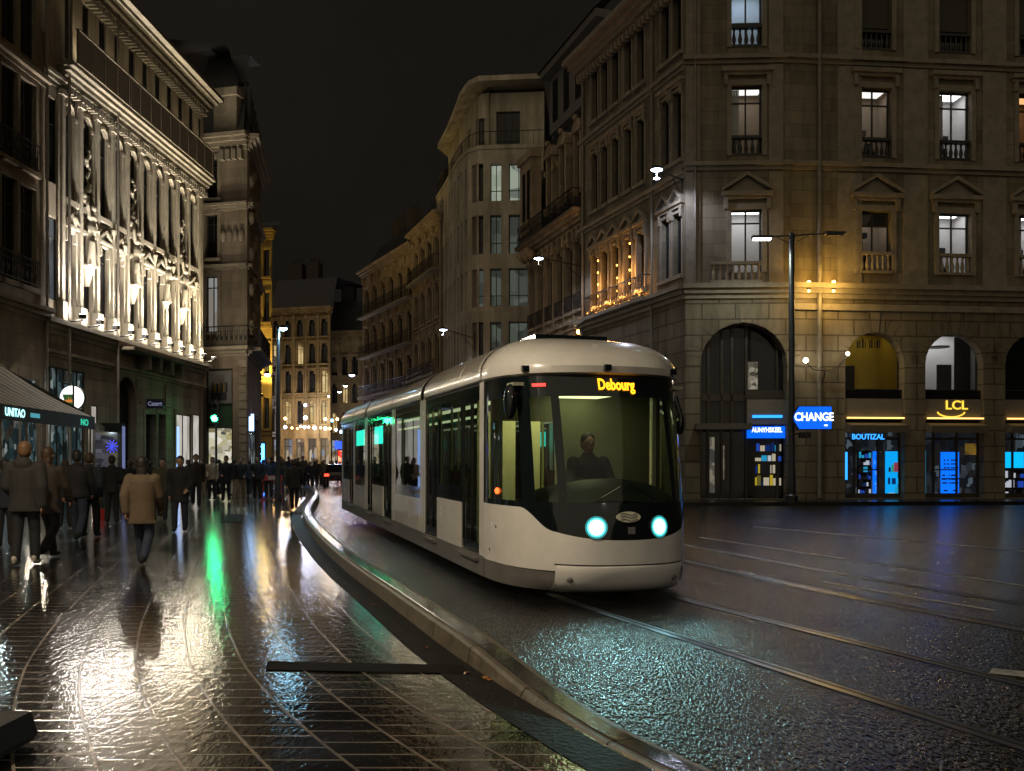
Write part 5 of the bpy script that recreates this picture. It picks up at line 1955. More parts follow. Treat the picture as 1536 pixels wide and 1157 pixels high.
# lights, signs and fittings on the nose
def on_nose(y, z, off=0.0):
    a = math.asin(min(1, abs(y / 1.2)) ** (NE / 2)) * (1 if y > 0 else -1)
    p = Pn(a, z, off)
    q = Pn(a + .01, z, off)
    t_ = (q - p).normalized()
    up = (Pn(a, z + .02, off) - p).normalized()
    nrm = t_.cross(up).normalized()
    if nrm.x < 0:
        nrm = -nrm
    return p, nrm, t_, up
CG = {}
def cached_glow(n_, c_, e_):
    if e_ not in CG:
        CG[e_] = glow(n_, c_, e_)
    return CG[e_]
for y_ in (-.37, .39):
    p, nrm, t_, up = on_nose(y_, .865)
    h = MB()
    h.tube(p - nrm * .03, p + nrm * .012, .14, .135, 20)
    ho = h.build('headlight', M['tram_black'], tram)
    h = MB()
    h.tube(p + nrm * .012, p + nrm * .02, .082, .076, 20)
    h.build('lens', M['head'], ho)
    for k_, (r_, e_) in enumerate(((.094, 7), (.108, 1.6), (.128, .35))):  # glowing rings that draw the headlamp's halo around the lens
        h = MB()
        h.tube(p + nrm * .0125, p + nrm * (.0165 - .001 * k_), r_, r_, 24)
        h.build('halo_ring', cached_glow('cyan_headlight_halo', (.08, .8, .82), e_), ho)
    lamp('headlight_beam', 'SPOT', p + nrm * .06, 24, (.45, 1, .98), tram, .06, R(95), .8, target=p + nrm * 5 + Vector((0, 0, -1.15)))
p, nrm, t_, up = on_nose(0, .98, .006)
h = MB()
ring = [p + t_ * (.145 * cos(2 * pi * k / 24)) + up * (.062 * sin(2 * pi * k / 24)) for k in range(24)]
h.poly([q + nrm * .012 for q in ring])
for k in range(24):
    a, b = ring[k], ring[(k + 1) % 24]
    h.poly([a - nrm * .02, b - nrm * .02, b + nrm * .012, a + nrm * .012])
lg = h.build('operator_emblem', plain('cream_emblem', (.6, .58, .42), .4, var=.05), tram)
h = MB()
for s in (-.035, .0, .03):
    pr = None
    for k in range(9):
        xk = -.1 + .025 * k
        q = p + t_ * xk + up * (s + .012 * sin(k * .9)) + nrm * .014
        if pr is not None: h.tube(pr, q, .006, .006, 5)
        pr = q
h.build('emblem_swirl', M['tram_grey'], lg)
p, nrm, t_, up = on_nose(.03, .83, .006)
h = MB(); h.poly([p + t_ * a + up * b + nrm * .008 for a, b in ((-.045, -.04), (.045, -.04), (.045, .04), (-.045, .04))]); h.build('number_badge', M['tram_grey'], tram)
p, nrm, t_, up = on_nose(-1.17, 1.24, .01)
h = MB(); h.ball(p, .045, (1.4, .6, .9), 10, 7); h.build('marker_lamp', M['orange_led'], tram)
# destination panel: lettering laid on the curved header
me = text_mesh('Debourg', .27, .004, .007)
mn = [min(v.co[i] for v in me.vertices) for i in (0, 1)]
mxx = [max(v.co[i] for v in me.vertices) for i in (0, 1)]
for v in me.vertices:
    y_ = (v.co.x - (mn[0] + mxx[0]) / 2) * .47 + .03
    z_ = 2.485 + (v.co.y - (mn[1] + mxx[1]) / 2) * .68
    a = math.asin(min(1, abs(y_ / 1.2)) ** (NE / 2)) * (1 if y_ > 0 else -1)
    v.co = Pn(a, z_, .012 + v.co.z)
me.materials.clear(); me.materials.append(M['amber'])
o = bpy.data.objects.new('destination_lettering', me); COL.objects.link(o); o.parent = tram
p, nrm, t_, up = on_nose(-.83, 2.5, .01)
h = MB(); h.poly([p + t_ * a + up * b for a, b in ((-.09, -.02), (.09, -.02), (.09, .02), (-.09, .02))]); h.build('red_reflection_bar', M['red_reflection'], tram)  # red reflection beside the windscreen drawn as a glowing bar
for sg in (-1, 1):
    p, nrm, t_, up = on_nose(sg * 1.03, 2.42, .0)
    h = MB()
    h.ball(p + nrm * (.10 if sg < 0 else .07) + Vector((0, 0, -.12 if sg < 0 else -.35)), .17 if sg < 0 else .11, (.55, .5, 1.25), 14, 9)
    h.tube(p, p + nrm * .09 + Vector((0, 0, -.1 if sg < 0 else -.3)), .035, .03, 8)
    h.build('mirror_pod', M['tram_black'], tram, smooth=True)
m = MB()
for y_, l_ in ((-.35, .62), (.38, .62)):
    p, nrm, t_, up = on_nose(y_, 1.16, .02)
    q, n2, t2, u2 = on_nose(y_ * .2, 1.22 + .1, .02)
    m.tube(p, q, .009, .006, 6)
m.build('wiper', M['tram_black'], tram)
m = MB()
for a, z in ((-78, .80), (-84, .5)):
    q = Pn(R(a), z, .002)
    m.ball(q, .022, (1, .4, 1), 8, 6)
m.build('socket_cover', M['tram_grey'], tram)
# ------------------------------------------------------------------ lamps, signs and street furniture
M['lamp_white'] = glow('bluish_white_lamp_lens', (.62, .70, 1), 30)
M['lamp_teal'] = glow('teal_white_lamp_lens', (.35, .75, 1), 60)
M['lamp_warm'] = glow('warm_white_lamp_lens', (.9, 1, .85), 25)
def wall_lamp(label, head, wallp, col, en, lens, hang=True):
    t_ = thing('street_lamp', label, 'street lamp', wallp)
    h = Vector(head) - Vector(wallp)
    m = MB()
    m.tube((0, 0, 0), h + Vector((0, 0, .05)), .03, .025, 8)
    m.tube((0, 0, -.75), (0, 0, .45), .035, .035, 8)
    m.tube((0, 0, -.7), h * .45 + Vector((0, 0, .02)), .018, .018, 6)
    m.build('arm', M['iron'], t_)
    m = MB()
    m.lathe([(.04, .18), (.10, .15), (.24, .05), (.26, .015), (.24, .0)], h, 18)
    hd = m.build('lamp_head', M['steel_dark'], t_, smooth=True)
    m = MB()
    m.lathe([(.03, -.05), (.12, -.045), (.2, -.012), (.22, -.003)], h, 18)
    m.build('lens', lens, hd, smooth=True)
    if hang:
        m = MB()
        m.tube(h + Vector((0, 0, -.1)), h + Vector((0, 0, -.31)), .012, .012, 6)
        m.lathe([(.02, -.30), (.12, -.32), (.12, -.34), (.02, -.35)], h, 14)
        m.build('reflector_ring', M['lamp_white'] if hang == 2 else M['frame_pale'], hd)
    lamp('lamp_light', 'SPOT', h + Vector((0, 0, -.14)), en, col, t_, .12, R(165), .35, rot=None, target=h + Vector((0, 0, -2)))
    return t_
CB = (.74, .80, 1)
hA = at(985, 255, 36.9)
wA = fl.W @ Vector((fl.u(1024), -.02, 0)); wA.z = hA.z
wall_lamp('brightest bluish white lamp on an iron bracket at the corner of the bank', hA, wA, CB, 420, M['lamp_white'], 2)
hB = at(808, 388, 46.0)
wB = fo_.W @ Vector((fo_.L - .25, -.02, hB.z))
wall_lamp('bluish lamp on a long thin arm in front of the ornate building', hB, wB, CB, 300, M['lamp_white'])
hC = at(665, 495, 58.0)
wC = Vector((atx(712, 61.6), 61.7, hC.z))
wall_lamp('small bluish lamp on an arm from the modern office block', hC, wC, CB, 260, M['lamp_white'])

def post(name, label, base, h, r, arms, cat='street lamp'):
    t_ = thing(name, label, cat, base)
    m = MB()
    m.lathe([(r * 1.9, 0), (r * 1.9, .25), (r * 1.3, .32), (r * 1.15, 1.2), (r, 1.25), (r * .8, h), (r * .5, h + .06)], (0, 0, 0), 14)
    m.build('pole', M['steel_dark'], t_, smooth=True)
    return t_
b1 = Vector((atx(1187.5, 34.6), 34.6, gz(34.6)))
top = at(1187, 352, 34.6).z - b1.z
pl = post('street_lamp', 'tall double-armed dark lamp post in front of the bank, only one arm lit', b1, top, .12, 2)
for sg, px_, py_, lit in ((-1, 1143, 358, True), (1, 1252, 352, False)):
    q = at(px_, py_, 34.6) - b1
    m = MB()
    m.tube((0, 0, top - .04), (q.x, q.y, q.z + .05), .035, .028, 8)
    m.tube((0, 0, top - .35), (q.x * .5, 0, q.z + .04), .016, .016, 6)
    ar = m.build('arm', M['steel_dark'], pl)
    m = MB()
    m.box(q.x - .36, q.x + .36, q.y - .13, q.y + .13, q.z, q.z + .09)
    m.build('lamp_head', M['steel_dark'], ar)
    m = MB(); m.box(q.x - .3, q.x + .3, q.y - .1, q.y + .1, q.z - .05, q.z - .002)
    m.build('lens', M['lamp_warm'] if lit else M['pane'], ar)
    if lit:
        lamp('lamp_light', 'SPOT', (q.x, q.y, q.z - .1), 380, (.9, 1, .88), pl, .12, R(160), .4, target=(q.x, q.y, 0))
b2 = ground(417, 752)
top2 = at(417, 493, b2.y).z - b2.z
pl2 = post('street_lamp', 'slim lamp post with a teal white head at the plaza edge by the walkers', b2, top2, .085, 1)
q = at(425, 493, b2.y) - b2
m = MB(); m.tube((0, 0, top2 - .02), (q.x - .05, q.y, q.z + .08), .03, .03, 8); m.build('arm', M['steel_dark'], pl2)
m = MB(); m.lathe([(.05, .14), (.14, .09), (.16, .0)], q, 14); hd = m.build('lamp_head', M['steel_dark'], pl2)
m = MB(); m.lathe([(.03, -.08), (.1, -.05), (.14, -.002)], q, 14); m.build('lens', M['lamp_teal'], hd)
lamp('lamp_light', 'SPOT', q + Vector((0, 0, -.15)), 350, (.45, .8, 1), pl2, .1, R(160), .4, target=q + Vector((0, 0, -2)))
# unseen lamp posts put in beside and behind the viewer to light the tram
def unseen_post(x, y, en, label, col=(1, .83, .60)):
    b3 = Vector((x, y, gz(y)))
    p3 = post('street_lamp', label, b3, 7.2, .12, 2)  # unseen post, added to light the tram
    m = MB(); m.tube((0, 0, 7.16), (.9, .5, 7.25), .035, .028, 8); ar = m.build('arm', M['steel_dark'], p3)
    m = MB(); m.box(.6, 1.3, .35, .65, 7.2, 7.29); m.build('lamp_head', M['steel_dark'], ar)
    m = MB(); m.box(.66, 1.24, .39, .61, 7.15, 7.198); m.build('lens', M['lamp_yellow'], ar)
    lamp('lamp_light', 'SPOT', (.95, .5, 7.1), en, col, p3, .2, R(165), .4, target=(.95, .5, 0))  # added light of the unseen post
M['lamp_yellow'] = glow('warm_yellow_lamp_lens', (1, .82, .55), 25)
unseen_post(-7.0, 7.0, 2600, 'unseen warm lamp post added on the plaza left of the viewer')
unseen_post(4.5, -4.0, 1000, 'unseen neutral lamp post added beside the track behind the viewer', (1, .94, .88))

# orange wall lights at the downpipe
for px_ in (1210, 1247):
    u = ff.u(px_)
    z = ff.z(px_, 432)
    t_ = thing('wall_lamp', 'small orange up and down light %s of the bank downpipe' % ('left' if px_ < 1227 else 'right'), 'wall lamp', ff.W @ Vector((u, -.02, z)))
    m = MB(); m.tube((0, 0, 0), (0, -.25, 0), .03, .03, 6); m.tube((0, -.25, -.12), (0, -.25, .10), .075, .075, 10); m.build('housing', M['iron'], t_)
    for zz_, r_ in ((.16, .075), (-.17, .05)):
        m = MB(); m.ball((0, -.25, zz_), r_, (1, 1, 1), 10, 7); m.build('bulb', M.setdefault('orange_bulb', glow('orange_bulb', (1, .5, .1), 22)), t_)
    lamp('wall_wash', 'POINT', (0, -.85, .4), 40, (1, .56, .10), t_, .06)
    lamp('wall_wash', 'POINT', (0, -.85, -.45), 55, (1, .60, .14), t_, .06)
u = ff.u(1232)
t_ = thing('wall_lamp', 'branched bracket with two small bright globes on the bank wall', 'wall lamp', ff.W @ Vector((u, -.1, ff.z(1232, 562))))
m = MB()
L_, R_ = Vector((ff.u(1204) - u, -.35, .42)), Vector((ff.u(1264) - u, -.35, .68))
m.path([(0, 0, -.3), (0, -.25, -.1), (0, -.35, .1), L_ * .6 + Vector((0, -.1, -.1)), L_], .022, 6)
m.path([(0, -.35, .1), R_ * .6 + Vector((0, -.1, -.15)), R_], .022, 6)
for k in range(8):
    a = k * .8
    m.path([(-.3 + .09 * k, -.33, .1 + .1 * sin(a)), (-.24 + .09 * k, -.33, .18 + .1 * sin(a + .6))], .015, 5)
m.build('bracket', M['iron'], t_)
for q, r in ((L_, .10), (R_, .075)):
    m = MB(); m.ball(q + Vector((0, 0, .08)), r, (1, 1, 1), 12, 8); m.build('globe', glow('creamy_globe', (1, .86, .62), 16), t_)
    lamp('globe_light', 'POINT', q + Vector((0, -.15, .1)), 16, (1, .8, .5), t_, .08)
# warm strings of bulbs on the bank's side balcony
def light_string(px_, z0, z1, n, label):
    u = fl.u(px_)
    t_ = thing('light_string', label, 'fairy lights', fl.W @ Vector((u, -.28, z0)))
    t_.rotation_euler = (0, 0, atan2(fl.d.y, fl.d.x))
    m = MB(); m.tube((0, 0, 0), (0, 0, z1 - z0), .008, .008, 5); m.build('cord', M['iron'], t_)
    for k in range(n):
        zz = (z1 - z0) * (k + .4) / n
        m = MB(); m.ball((.02 * (k % 2), 0, zz), .04, (1, 1, 1.2), 8, 6); m.build('bulb', glow('amber_bulb', (1, .42, .08), 7) if k == 0 and px_ == 905 else M.setdefault('bulb', glow('amber_bulb', (1, .42, .08), 7)), t_)
    lamp('bulb_light', 'POINT', (0, -.12, (z1 - z0) * .35), 45, (1, .48, .12), t_, .1)
    return t_
light_string(905, 9.4, 11.6, 4, 'warm amber bulb string at the far end of the bank balcony')
light_string(934, 9.3, 11.0, 3, 'dimmer amber bulb string at the middle of the bank balcony')
light_string(953, 9.4, 11.7, 4, 'warm amber bulb string at the near end of the bank balcony')
u0, u1 = fl.u(890), fl.u(977)
t_ = thing('balcony_garland', 'glowing orange garland lying along the bank side balcony rail', 'garland', fl.W @ Vector((u0, -.3, LEDGE + .75)))
t_.rotation_euler = (0, 0, atan2(fl.d.y, fl.d.x))
m = MB()
pts = [((u1 - u0) * k / 24, .03 * (k % 2), .12 * sin(k * 1.3)) for k in range(25)]
m.path(pts, .02, 5)
m.build('cord', M['iron'], t_)
for k in range(12):
    m = MB(); m.ball(pts[k * 2], .035, (1, 1, 1), 8, 6); m.build('bulb', M['bulb'], t_)
for k in range(4):
    lamp('bulb_light', 'POINT', ((u1 - u0) * (k + .5) / 4, -.1, .15), 45, (1, .42, .10), t_, .1)
q = at(868, 498, 48.2)
t_ = thing('wall_lamp', 'single orange lamp low on the ornate building', 'wall lamp', q)
m = MB(); m.ball((0, 0, 0), .11, (1, 1, 1), 10, 8); m.build('bulb', glow('deep_orange_bulb', (1, .45, .1), 25), t_)
m = MB(); m.tube((0, 0, .1), (.1, .8, .25), .03, .03, 6); m.build('arm', M['iron'], t_)
lamp('bulb_light', 'POINT', (0, -.15, 0), 60, (1, .5, .15), t_, .1)
q = at(307, 546, 48.6)
t_ = thing('wall_lamp', 'tiny warm lamp at the end of the floodlit facade', 'wall lamp', q)
m = MB(); m.ball((0, 0, 0), .09, (1, 1, 1), 10, 8); m.build('bulb', M['bulb'], t_)
m = MB(); m.tube((0, 0, 0), (-.4, .1, .15), .02, .02, 6); m.build('arm', M['iron'], t_)

q = Vector((atx(392, 68.4), 68.4, gz(68) + 6.2))
t_ = thing('wall_lamp', 'amber floodlight washing the slim yellow house front past the grey corner building', 'wall lamp', q)
m = MB(); m.box(-.12, .12, -.1, .1, -.1, .1); m.tube((0, .1, 0), (0, 1.7, -.2), .03, .03, 6); m.build('housing', M['iron'], t_)
m = MB(); m.box(-.1, .1, -.08, .08, .101, .108); m.build('lens', glow('amber_flood_lens', (1, .6, .1), 20), t_)
lamp('wall_wash', 'SPOT', (0, .05, .2), 3200, (1, .72, .22), t_, .15, R(110), .8, target=(0, 1.6, 6.5))
lamp('wall_wash', 'POINT', (0, .2, .3), 90, (1, .72, .22), t_, .15)

# CHANGE sign
q = at(1218, 627, 34.2)
t_ = thing('change_sign', 'blue backlit sign pointing left reading CHANGE beside the lamp post', 'sign', q)
w_, h_ = 57 / F * 34.2 / 2, 33.5 / F * 34.2 / 2
out = [(-w_, 0), (-w_ + .03, -.12), (-w_ + .2, -h_), (w_ - .02, -h_), (w_, -h_ + .02), (w_, h_ - .02), (w_ - .02, h_), (-w_ + .2, h_), (-w_ + .03, .12)]
m = MB(); m.prism([(x * 1.035, z * 1.06) for x, z in out], -.06, .08); m.build('casing', plain('dark_blue_casing', (.01, .015, .06), .4, var=.1), t_)
m = MB(); m.prism(out, -.066, -.0605); fc_ = m.build('face', M['sign_blue'], t_)
text('CHANGE', .40, M['sign_white'], (.05, -.072, .02), t_, None, 'sign_lettering', .003, .010, (.84, 1))
m = MB(); m.ball((w_ - .2, -.066, -h_ * .68), .06, (1.2, .1, .5), 10, 6); m.build('small_mark', M['sign_white'], t_)
m = MB(); m.tube((-w_ + .1, .04, h_ * .6), (b1.x - q.x, b1.y - q.y, h_ * .6), .025, .025, 6); m.tube((-w_ + .1, .04, -h_ * .6), (b1.x - q.x, b1.y - q.y, -h_ * .6), .025, .025, 6); m.build('bracket', M['steel_dark'], t_)
q = at(1207, 653, 34.2)
t_ = thing('security_camera', 'black camera housing under the blue sign', 'camera', q)
m = MB(); m.box(-.2, .2, -.12, .1, -.1, .1); m.build('housing', M['iron'], t_)
m = MB(); m.tube((0, -.12, 0), (0, -.18, 0), .07, .06, 10); m.build('lens', M['pane'], t_)
m = MB(); m.tube((-.2, 0, .05), (b1.x - q.x, b1.y - q.y, .05), .025, .025, 6); m.build('arm', M['steel_dark'], t_)

# cafe awning on the left
aN, aF = Vector((-12.9, 22.0, 0)), Vector((atx(141, 30.7), 30.7, 0))
aw_d = (aF - aN).normalized()
t_ = thing('cafe_awning', 'striped cream cafe awning with lit lettering on its valance', 'awning', (aN.x, aN.y, 0))
Wd = (aF - aN).length
rz = atan2(aw_d.y, aw_d.x)
t_.rotation_euler = (0, 0, rz)
z_lip, z_top, dep = 2.92, 4.75, 2.75
M['canvas'] = plain('beige_canvas_stripe', (.62, .55, .43), .75, var=.2, nscale=3)
M['canvas_dark'] = plain('dark_canvas_stripe', (.05, .045, .04), .75, var=.2, nscale=3)
n = 16
for mat_, par, nm in ((M['canvas'], 0, 'canvas'), (M['canvas_dark'], 1, 'dark_stripe')):
    m = MB()
    for k in range(n):
        if par:
            m = MB()
        a, b = Wd * k / n, Wd * (k + (.8 if par == 0 else 1)) / n
        if par: a = Wd * (k + .8) / n
        for j in range(6):
            def P(u, j):
                f_ = j / 6
                return (u, dep * f_, z_lip + .28 + (z_top - z_lip - .28) * f_ - .10 * sin(pi * f_))
            m.poly([P(a, j), P(b, j), P(b, j + 1), P(a, j + 1)])
        if par:
            m.build(nm, mat_, t_)
    if not par:
        m.build(nm, mat_, t_)
m = MB()
m.box(0, Wd, -.03, .0, z_lip - .12, z_lip + .28)
m.poly([(Wd, 0, z_lip + .28), (Wd, dep, z_top), (Wd, dep, z_top - .35), (Wd, 0, z_lip)])
va = m.build('valance', plain('grey_green_valance', (.075, .08, .07), .7, var=.2), t_)
m = MB()
for k in range(7):
    x = Wd * k / 6
    m.tube((x, .05, z_lip + .2), (x, dep, z_top - .12), .025, .025, 6)
for k in range(1, 7):
    m.tube((Wd * k / 6 - .1, .1, 0.25), (Wd * k / 6 - .1, .1, z_lip + .2), .035, .035, 8)
m.build('frame', M['zinc'], t_)
M['teal_letter'] = glow('pale_teal_lettering', (.45, .95, 1), 1.9)
M['green_letter'] = glow('green_lettering', (.03, .55, .35), 1.2)
def on_valance(px): # along-position of a photo column on the lip line
    k = (px - 768) / F
    return (k * aN.y - aN.x) / (aw_d.x - k * aw_d.y)
ua, ub = on_valance(4), on_valance(37)
text('UNITAO', .42, M['teal_letter'], ((ua + ub) / 2, -.036, z_lip + .08), va, None, 'valance_lettering', .004, .008, ((ub - ua) / 1.75, .72))
ua, ub = on_valance(117), on_valance(133)
text('NO', .34, M['green_letter'], ((ua + ub) / 2, -.036, z_lip + .06), va, None, 'valance_lettering', .004, .006, ((ub - ua) / .75, .8))
ua, ub = on_valance(44), on_valance(58)
m = MB(); m.box(ua, ub, -.037, -.031, z_lip + .02, z_lip + .14); m.build('valance_light', glow('dim_teal_light', (.1, .45, .55), .7), va)
lamp('terrace_light', 'POINT', (Wd * .55, 1.4, 3.0), 70, (.75, .95, 1), t_, .1)
lamp('terrace_light', 'POINT', (Wd * .9, 1.4, 3.0), 70, (1, .85, .65), t_, .1)

# round cafe sign, plaque, advert panel
q = at(108, 597, 33.6)
t_ = thing('round_sign', 'glowing white round sign, half filled with a green and orange picture', 'sign', q)
m = MB(); m.tube((0, 0, 0), (0, .12, 0), .44, .44, 28); m.build('casing', M['iron'], t_)
m = MB(); m.tube((0, -.008, 0), (0, -.001, 0), .42, .42, 28); m.build('face', M['sign_globe'], t_)
m = MB()
m.poly([(-.33, -.014, .12), (-.25, -.014, -.15), (.03, -.014, -.3), (.03, -.014, .12)])
pc = m.build('green_picture', plain('green_picture', (.03, .09, .03), .5, emit=(.03, .10, .03), es=.7), t_)
m = MB(); m.box(-.24, .02, -.020, -.016, -.16, -.07); m.box(-.12, -.1, -.02, -.016, -.07, .03); m.box(-.05, -.03, -.02, -.016, -.07, .0); m.build('orange_picture', glow('orange_picture', (.8, .25, .04), .8), pc)
m = MB(); m.box(.03, .09, -.03, -.009, -.44, .44); m.tube((0, .06, .42), (-.5, .06, .6), .03, .03, 6); m.tube((0, .06, -.42), (-.5, .06, -.3), .03, .03, 6); m.build('bracket', M['iron'], t_)
q = at(233, 606, 41.6)
t_ = thing('shop_plaque', 'small dark blue plaque with pale lettering over the double door', 'sign', q)
m = MB(); m.box(-.36, .36, -.04, .04, -.2, .2); m.tube((-.36, 0, .1), (-.75, 0, .1), .02, .02, 6); m.build('plate', plain('dark_blue_enamel', (.012, .014, .05), .35, var=.1), t_)
text('Cazert', .26, glow('pale_plaque_lettering', (.5, .55, .8), .35), (0, -.046, .0), t_, None, 'plaque_lettering', .002, .004, (.85, 1))
b_ = Vector((atx(163, 31), 31, gz(31)))
t_ = thing('advertising_panel', 'black free-standing advertising panel with a dim screen and a blue star light', 'advert panel', b_)
s_ = b_.y / F
hw, hh = 22 * s_, at(163, 635, b_.y).z - b_.z
m = MB(); m.box(-hw, hw, -.12, .12, .25, hh); m.box(-.25, .25, -.1, .1, 0, .25); m.build('casing', M['iron'], t_)
M['poster_dim'] = scene_pane('dim_backlit_poster', [(.012, .012, .02), (.05, .045, .05), (.10, .10, .13), (.03, .03, .03), (.12, .11, .06), (.02, .02, .05)], .8, 3.2, (.7, 1, 2.2))
m = MB(); m.box(-hw * .78, hw * .72, -.135, -.121, .9, hh - .3); sc = m.build('poster', M['poster_dim'], t_)
m = MB()
for k in range(5):
    a = pi * k / 5
    m.tube((hw * .35 - .2 * cos(a), -.14, hh - .75 - .22 * sin(a)), (hw * .35 + .2 * cos(a), -.14, hh - .75 + .22 * sin(a)), .018, .018, 6)
m.build('blue_star', glow('blue_star_light', (.06, .08, 1), .9), sc)
m = MB(); m.box(hw - .001, hw + .02, -.1, .1, .5, hh - .1); m.build('edge_light', glow('pale_blue_edge', (.25, .3, .6), .5), t_)

# green signal in front of the corner shop
b_ = Vector((atx(323, 45), 45, gz(45)))
t_ = thing('traffic_light', 'traffic light showing bright green in front of the corner shop', 'traffic light', b_)
zt = at(323, 628, 45).z - b_.z
m = MB(); m.tube((0, .12, 0), (0, .12, zt + .9), .06, .05, 10); m.build('pole', M['steel_dark'], t_)
m = MB(); m.box(-.17, .17, -.12, .1, zt - .2, zt + .75); hd = m.build('signal_head', M['iron'], t_)
for k, mt in enumerate((glow('green_signal', (.02, 1, .30), 70), M['pane'], M['pane'])):
    m = MB(); m.tube((0, -.12, zt + .28 * k), (0, -.15, zt + .28 * k), .14 if k == 0 else .11, .13 if k == 0 else .10, 16); m.build('signal_lens', mt, hd)
    m = MB()
    for j in range(9):
        a, c = pi * j / 9, pi * (j + 1) / 9
        m.poly([(.145 * cos(a), -.12, zt + .28 * k + .145 * sin(a)), (.145 * cos(c), -.12, zt + .28 * k + .145 * sin(c)), (.145 * cos(c), -.26, zt + .28 * k + .145 * sin(c)), (.145 * cos(a), -.26, zt + .28 * k + .145 * sin(a))])
    m.build('visor', M['iron'], hd)
lamp('signal_light', 'POINT', (0, -.35, zt), 7, (.05, 1, .32), t_, .14)
q = at(377, 634, 51.5)
t_ = thing('blade_sign', 'narrow upright bluish white sign on the side of the corner building', 'sign', q)
m = MB(); m.box(-.12, .12, -.06, .06, -.45, .45); m.build('face', glow('bluish_sign_face', (.35, .6, 1), 3.5), t_)
m = MB(); m.box(-.15, .15, .06, .1, -.5, .5); m.tube((0, .08, .3), (.35, .5, .3), .02, .02, 6); m.build('bracket', M['iron'], t_)
lamp('sign_light', 'POINT', (0, -.2, 0), 12, (.35, .6, 1), t_, .2)
q = at(391, 668, 60)
t_ = thing('shop_light', 'tall blue glowing panel in a shop doorway past the corner building', 'sign', (q.x, q.y, gz(60)))
m = MB(); m.box(-.22, .22, -.05, .05, .6, 2.6); m.build('face', glow('vivid_blue_panel', (.05, .25, 1), 10), t_)
m = MB(); m.box(-.3, .3, .05, .1, 0, 2.7); m.build('casing', M['iron'], t_)

# cafe lamps and shop lights at the street end
gl = None
for k, (px_, py_, r, col, e) in enumerate(((428, 641, .2, (.6, .75, 1), 16), (438, 642, .16, (1, .6, .25), 7), (446, 643, .14, (1, .55, .2), 6), (451, 640, .15, (1, .85, .7), 8), (457, 641, .2, (.85, .8, 1), 12), (463, 641, .15, (1, .8, .8), 8),
        (472, 642, .22, (.8, .85, 1), 14), (481, 642, .15, (1, .6, .3), 6), (488, 643, .22, (1, .85, .65), 12), (495, 643, .18, (1, .6, .3), 7), (504, 645, .16, (.7, .75, 1), 10), (512, 648, .2, (.6, .8, 1), 14), (519, 648, .2, (.7, .85, 1), 14),
        (458, 608, .2, (.6, .65, 1), 10), (458, 627, .26, (.75, .8, 1), 12), (488, 629, .2, (1, .7, .35), 9), (506, 629, .18, (1, .7, .4), 8), (498, 631, .2, (.2, .6, 1), 9), (416, 648, .18, (1, .5, .15), 9), (412, 647, .16, (1, .45, .12), 9),
        (428, 628, .2, (1, .7, .35), 6), (402, 655, .16, (1, .1, .1), 6), (493, 595, .12, (1, .85, .7), 9))):
    q = at(px_, py_, 97.2)
    if gl is None:
        t_ = thing('cafe_lamp', 'small glowing globe lamp along the cafe fronts at the street end', 'cafe lamp', q, 0, 'globe lamps of the cafes at the street end')
        m = MB(); m.tube((0, .0, .1), (0, 1.4, .35), .02, .02, 5); m.build('arm', M['iron'], t_)
        m = MB(); m.ball((0, 0, 0), .2, (1, 1, 1), 10, 8); m.build('globe', M['bulb'], t_)
        gl = t_
    else:
        t_ = copy_tree(gl)
        t_.location = q
    t_.scale = (r / .2 * .75,) * 3
    gm = glow('cafe_globe', [c_ ** 1.5 for c_ in col], e * 2.2)
    for c in kids(t_):
        if c.type == 'MESH' and c.name.startswith('globe'):
            c.material_slots[0].link = 'OBJECT'
            c.material_slots[0].material = gm
    if k % 2 == 0:
        lamp('globe_light', 'POINT', (0, -.5, 0), 150, col, t_, .2)
# hung lamps and their wires over the far street
hg = None
for k, (px_, py_, Yh, s_) in enumerate(((401, 562, 66, 1), (398, 585, 74, .8), (528, 563, 84, 1.1), (518, 579, 90, .9), (509, 588, 95, .9), (397, 611, 82, .8))):
    q = at(px_, py_, Yh)
    if hg is None:
        t_ = thing('hanging_lamp', 'small bluish lamp hung on a span wire over the far street', 'street lamp', q, 0, 'lamps hung over the far street')
        m = MB(); m.lathe([(.03, .22), (.14, .14), (.22, .0)], (0, 0, 0), 12); hd = m.build('lamp_head', M['steel_dark'], t_)
        m = MB(); m.lathe([(.03, -.1), (.16, -.06), (.21, -.002)], (0, 0, 0), 12); m.build('lens', glow('small_lamp_lens', (.6, .68, 1), 45), hd)
        m = MB(); m.tube((-4, 0, .55), (0, 0, .22), .008, .008, 5); m.tube((0, 0, .22), (4, 0, .55), .008, .008, 5); m.build('span_wire', M['iron'], t_)
        hg = t_
    else:
        t_ = copy_tree(hg)
        t_.location = q
    t_.scale = (s_,) * 3
q = at(519, 676, 86)
t_ = thing('kiosk', 'red glowing shop stall with a glowing blue awning at the street end beside the tram', 'kiosk', (q.x, q.y, gz(86)))
m = MB(); m.box(-.75, .75, 0, 1.5, 0, 2.6); m.build('body', M['frame'], t_)
m = MB(); m.box(-.7, .7, -.03, -.001, 1.5, 2.5); m.build('red_front', scene_pane('red_lit_front', [(1, .03, .02), (.7, .02, .02), (1, .5, .25), (.8, .05, .03)], 1.6, 4), t_)
m = MB(); m.box(-.7, .7, -.03, -.001, .2, 1.45); m.build('lit_front', scene_pane('warm_lit_front', [(1, .55, .3), (.2, .06, .03), (1, .8, .6), (.4, .12, .05), (.9, .3, .12)], 1.5, 5), t_)
m = MB(); m.box(-.85, .85, -.7, .2, 2.65, 3.3); m.build('awning', plain('glowing_blue_awning', (.02, .05, .3), .6, emit=(.02, .06, .9), es=3), t_)  # awning made to glow for its blue streak on the wet setts

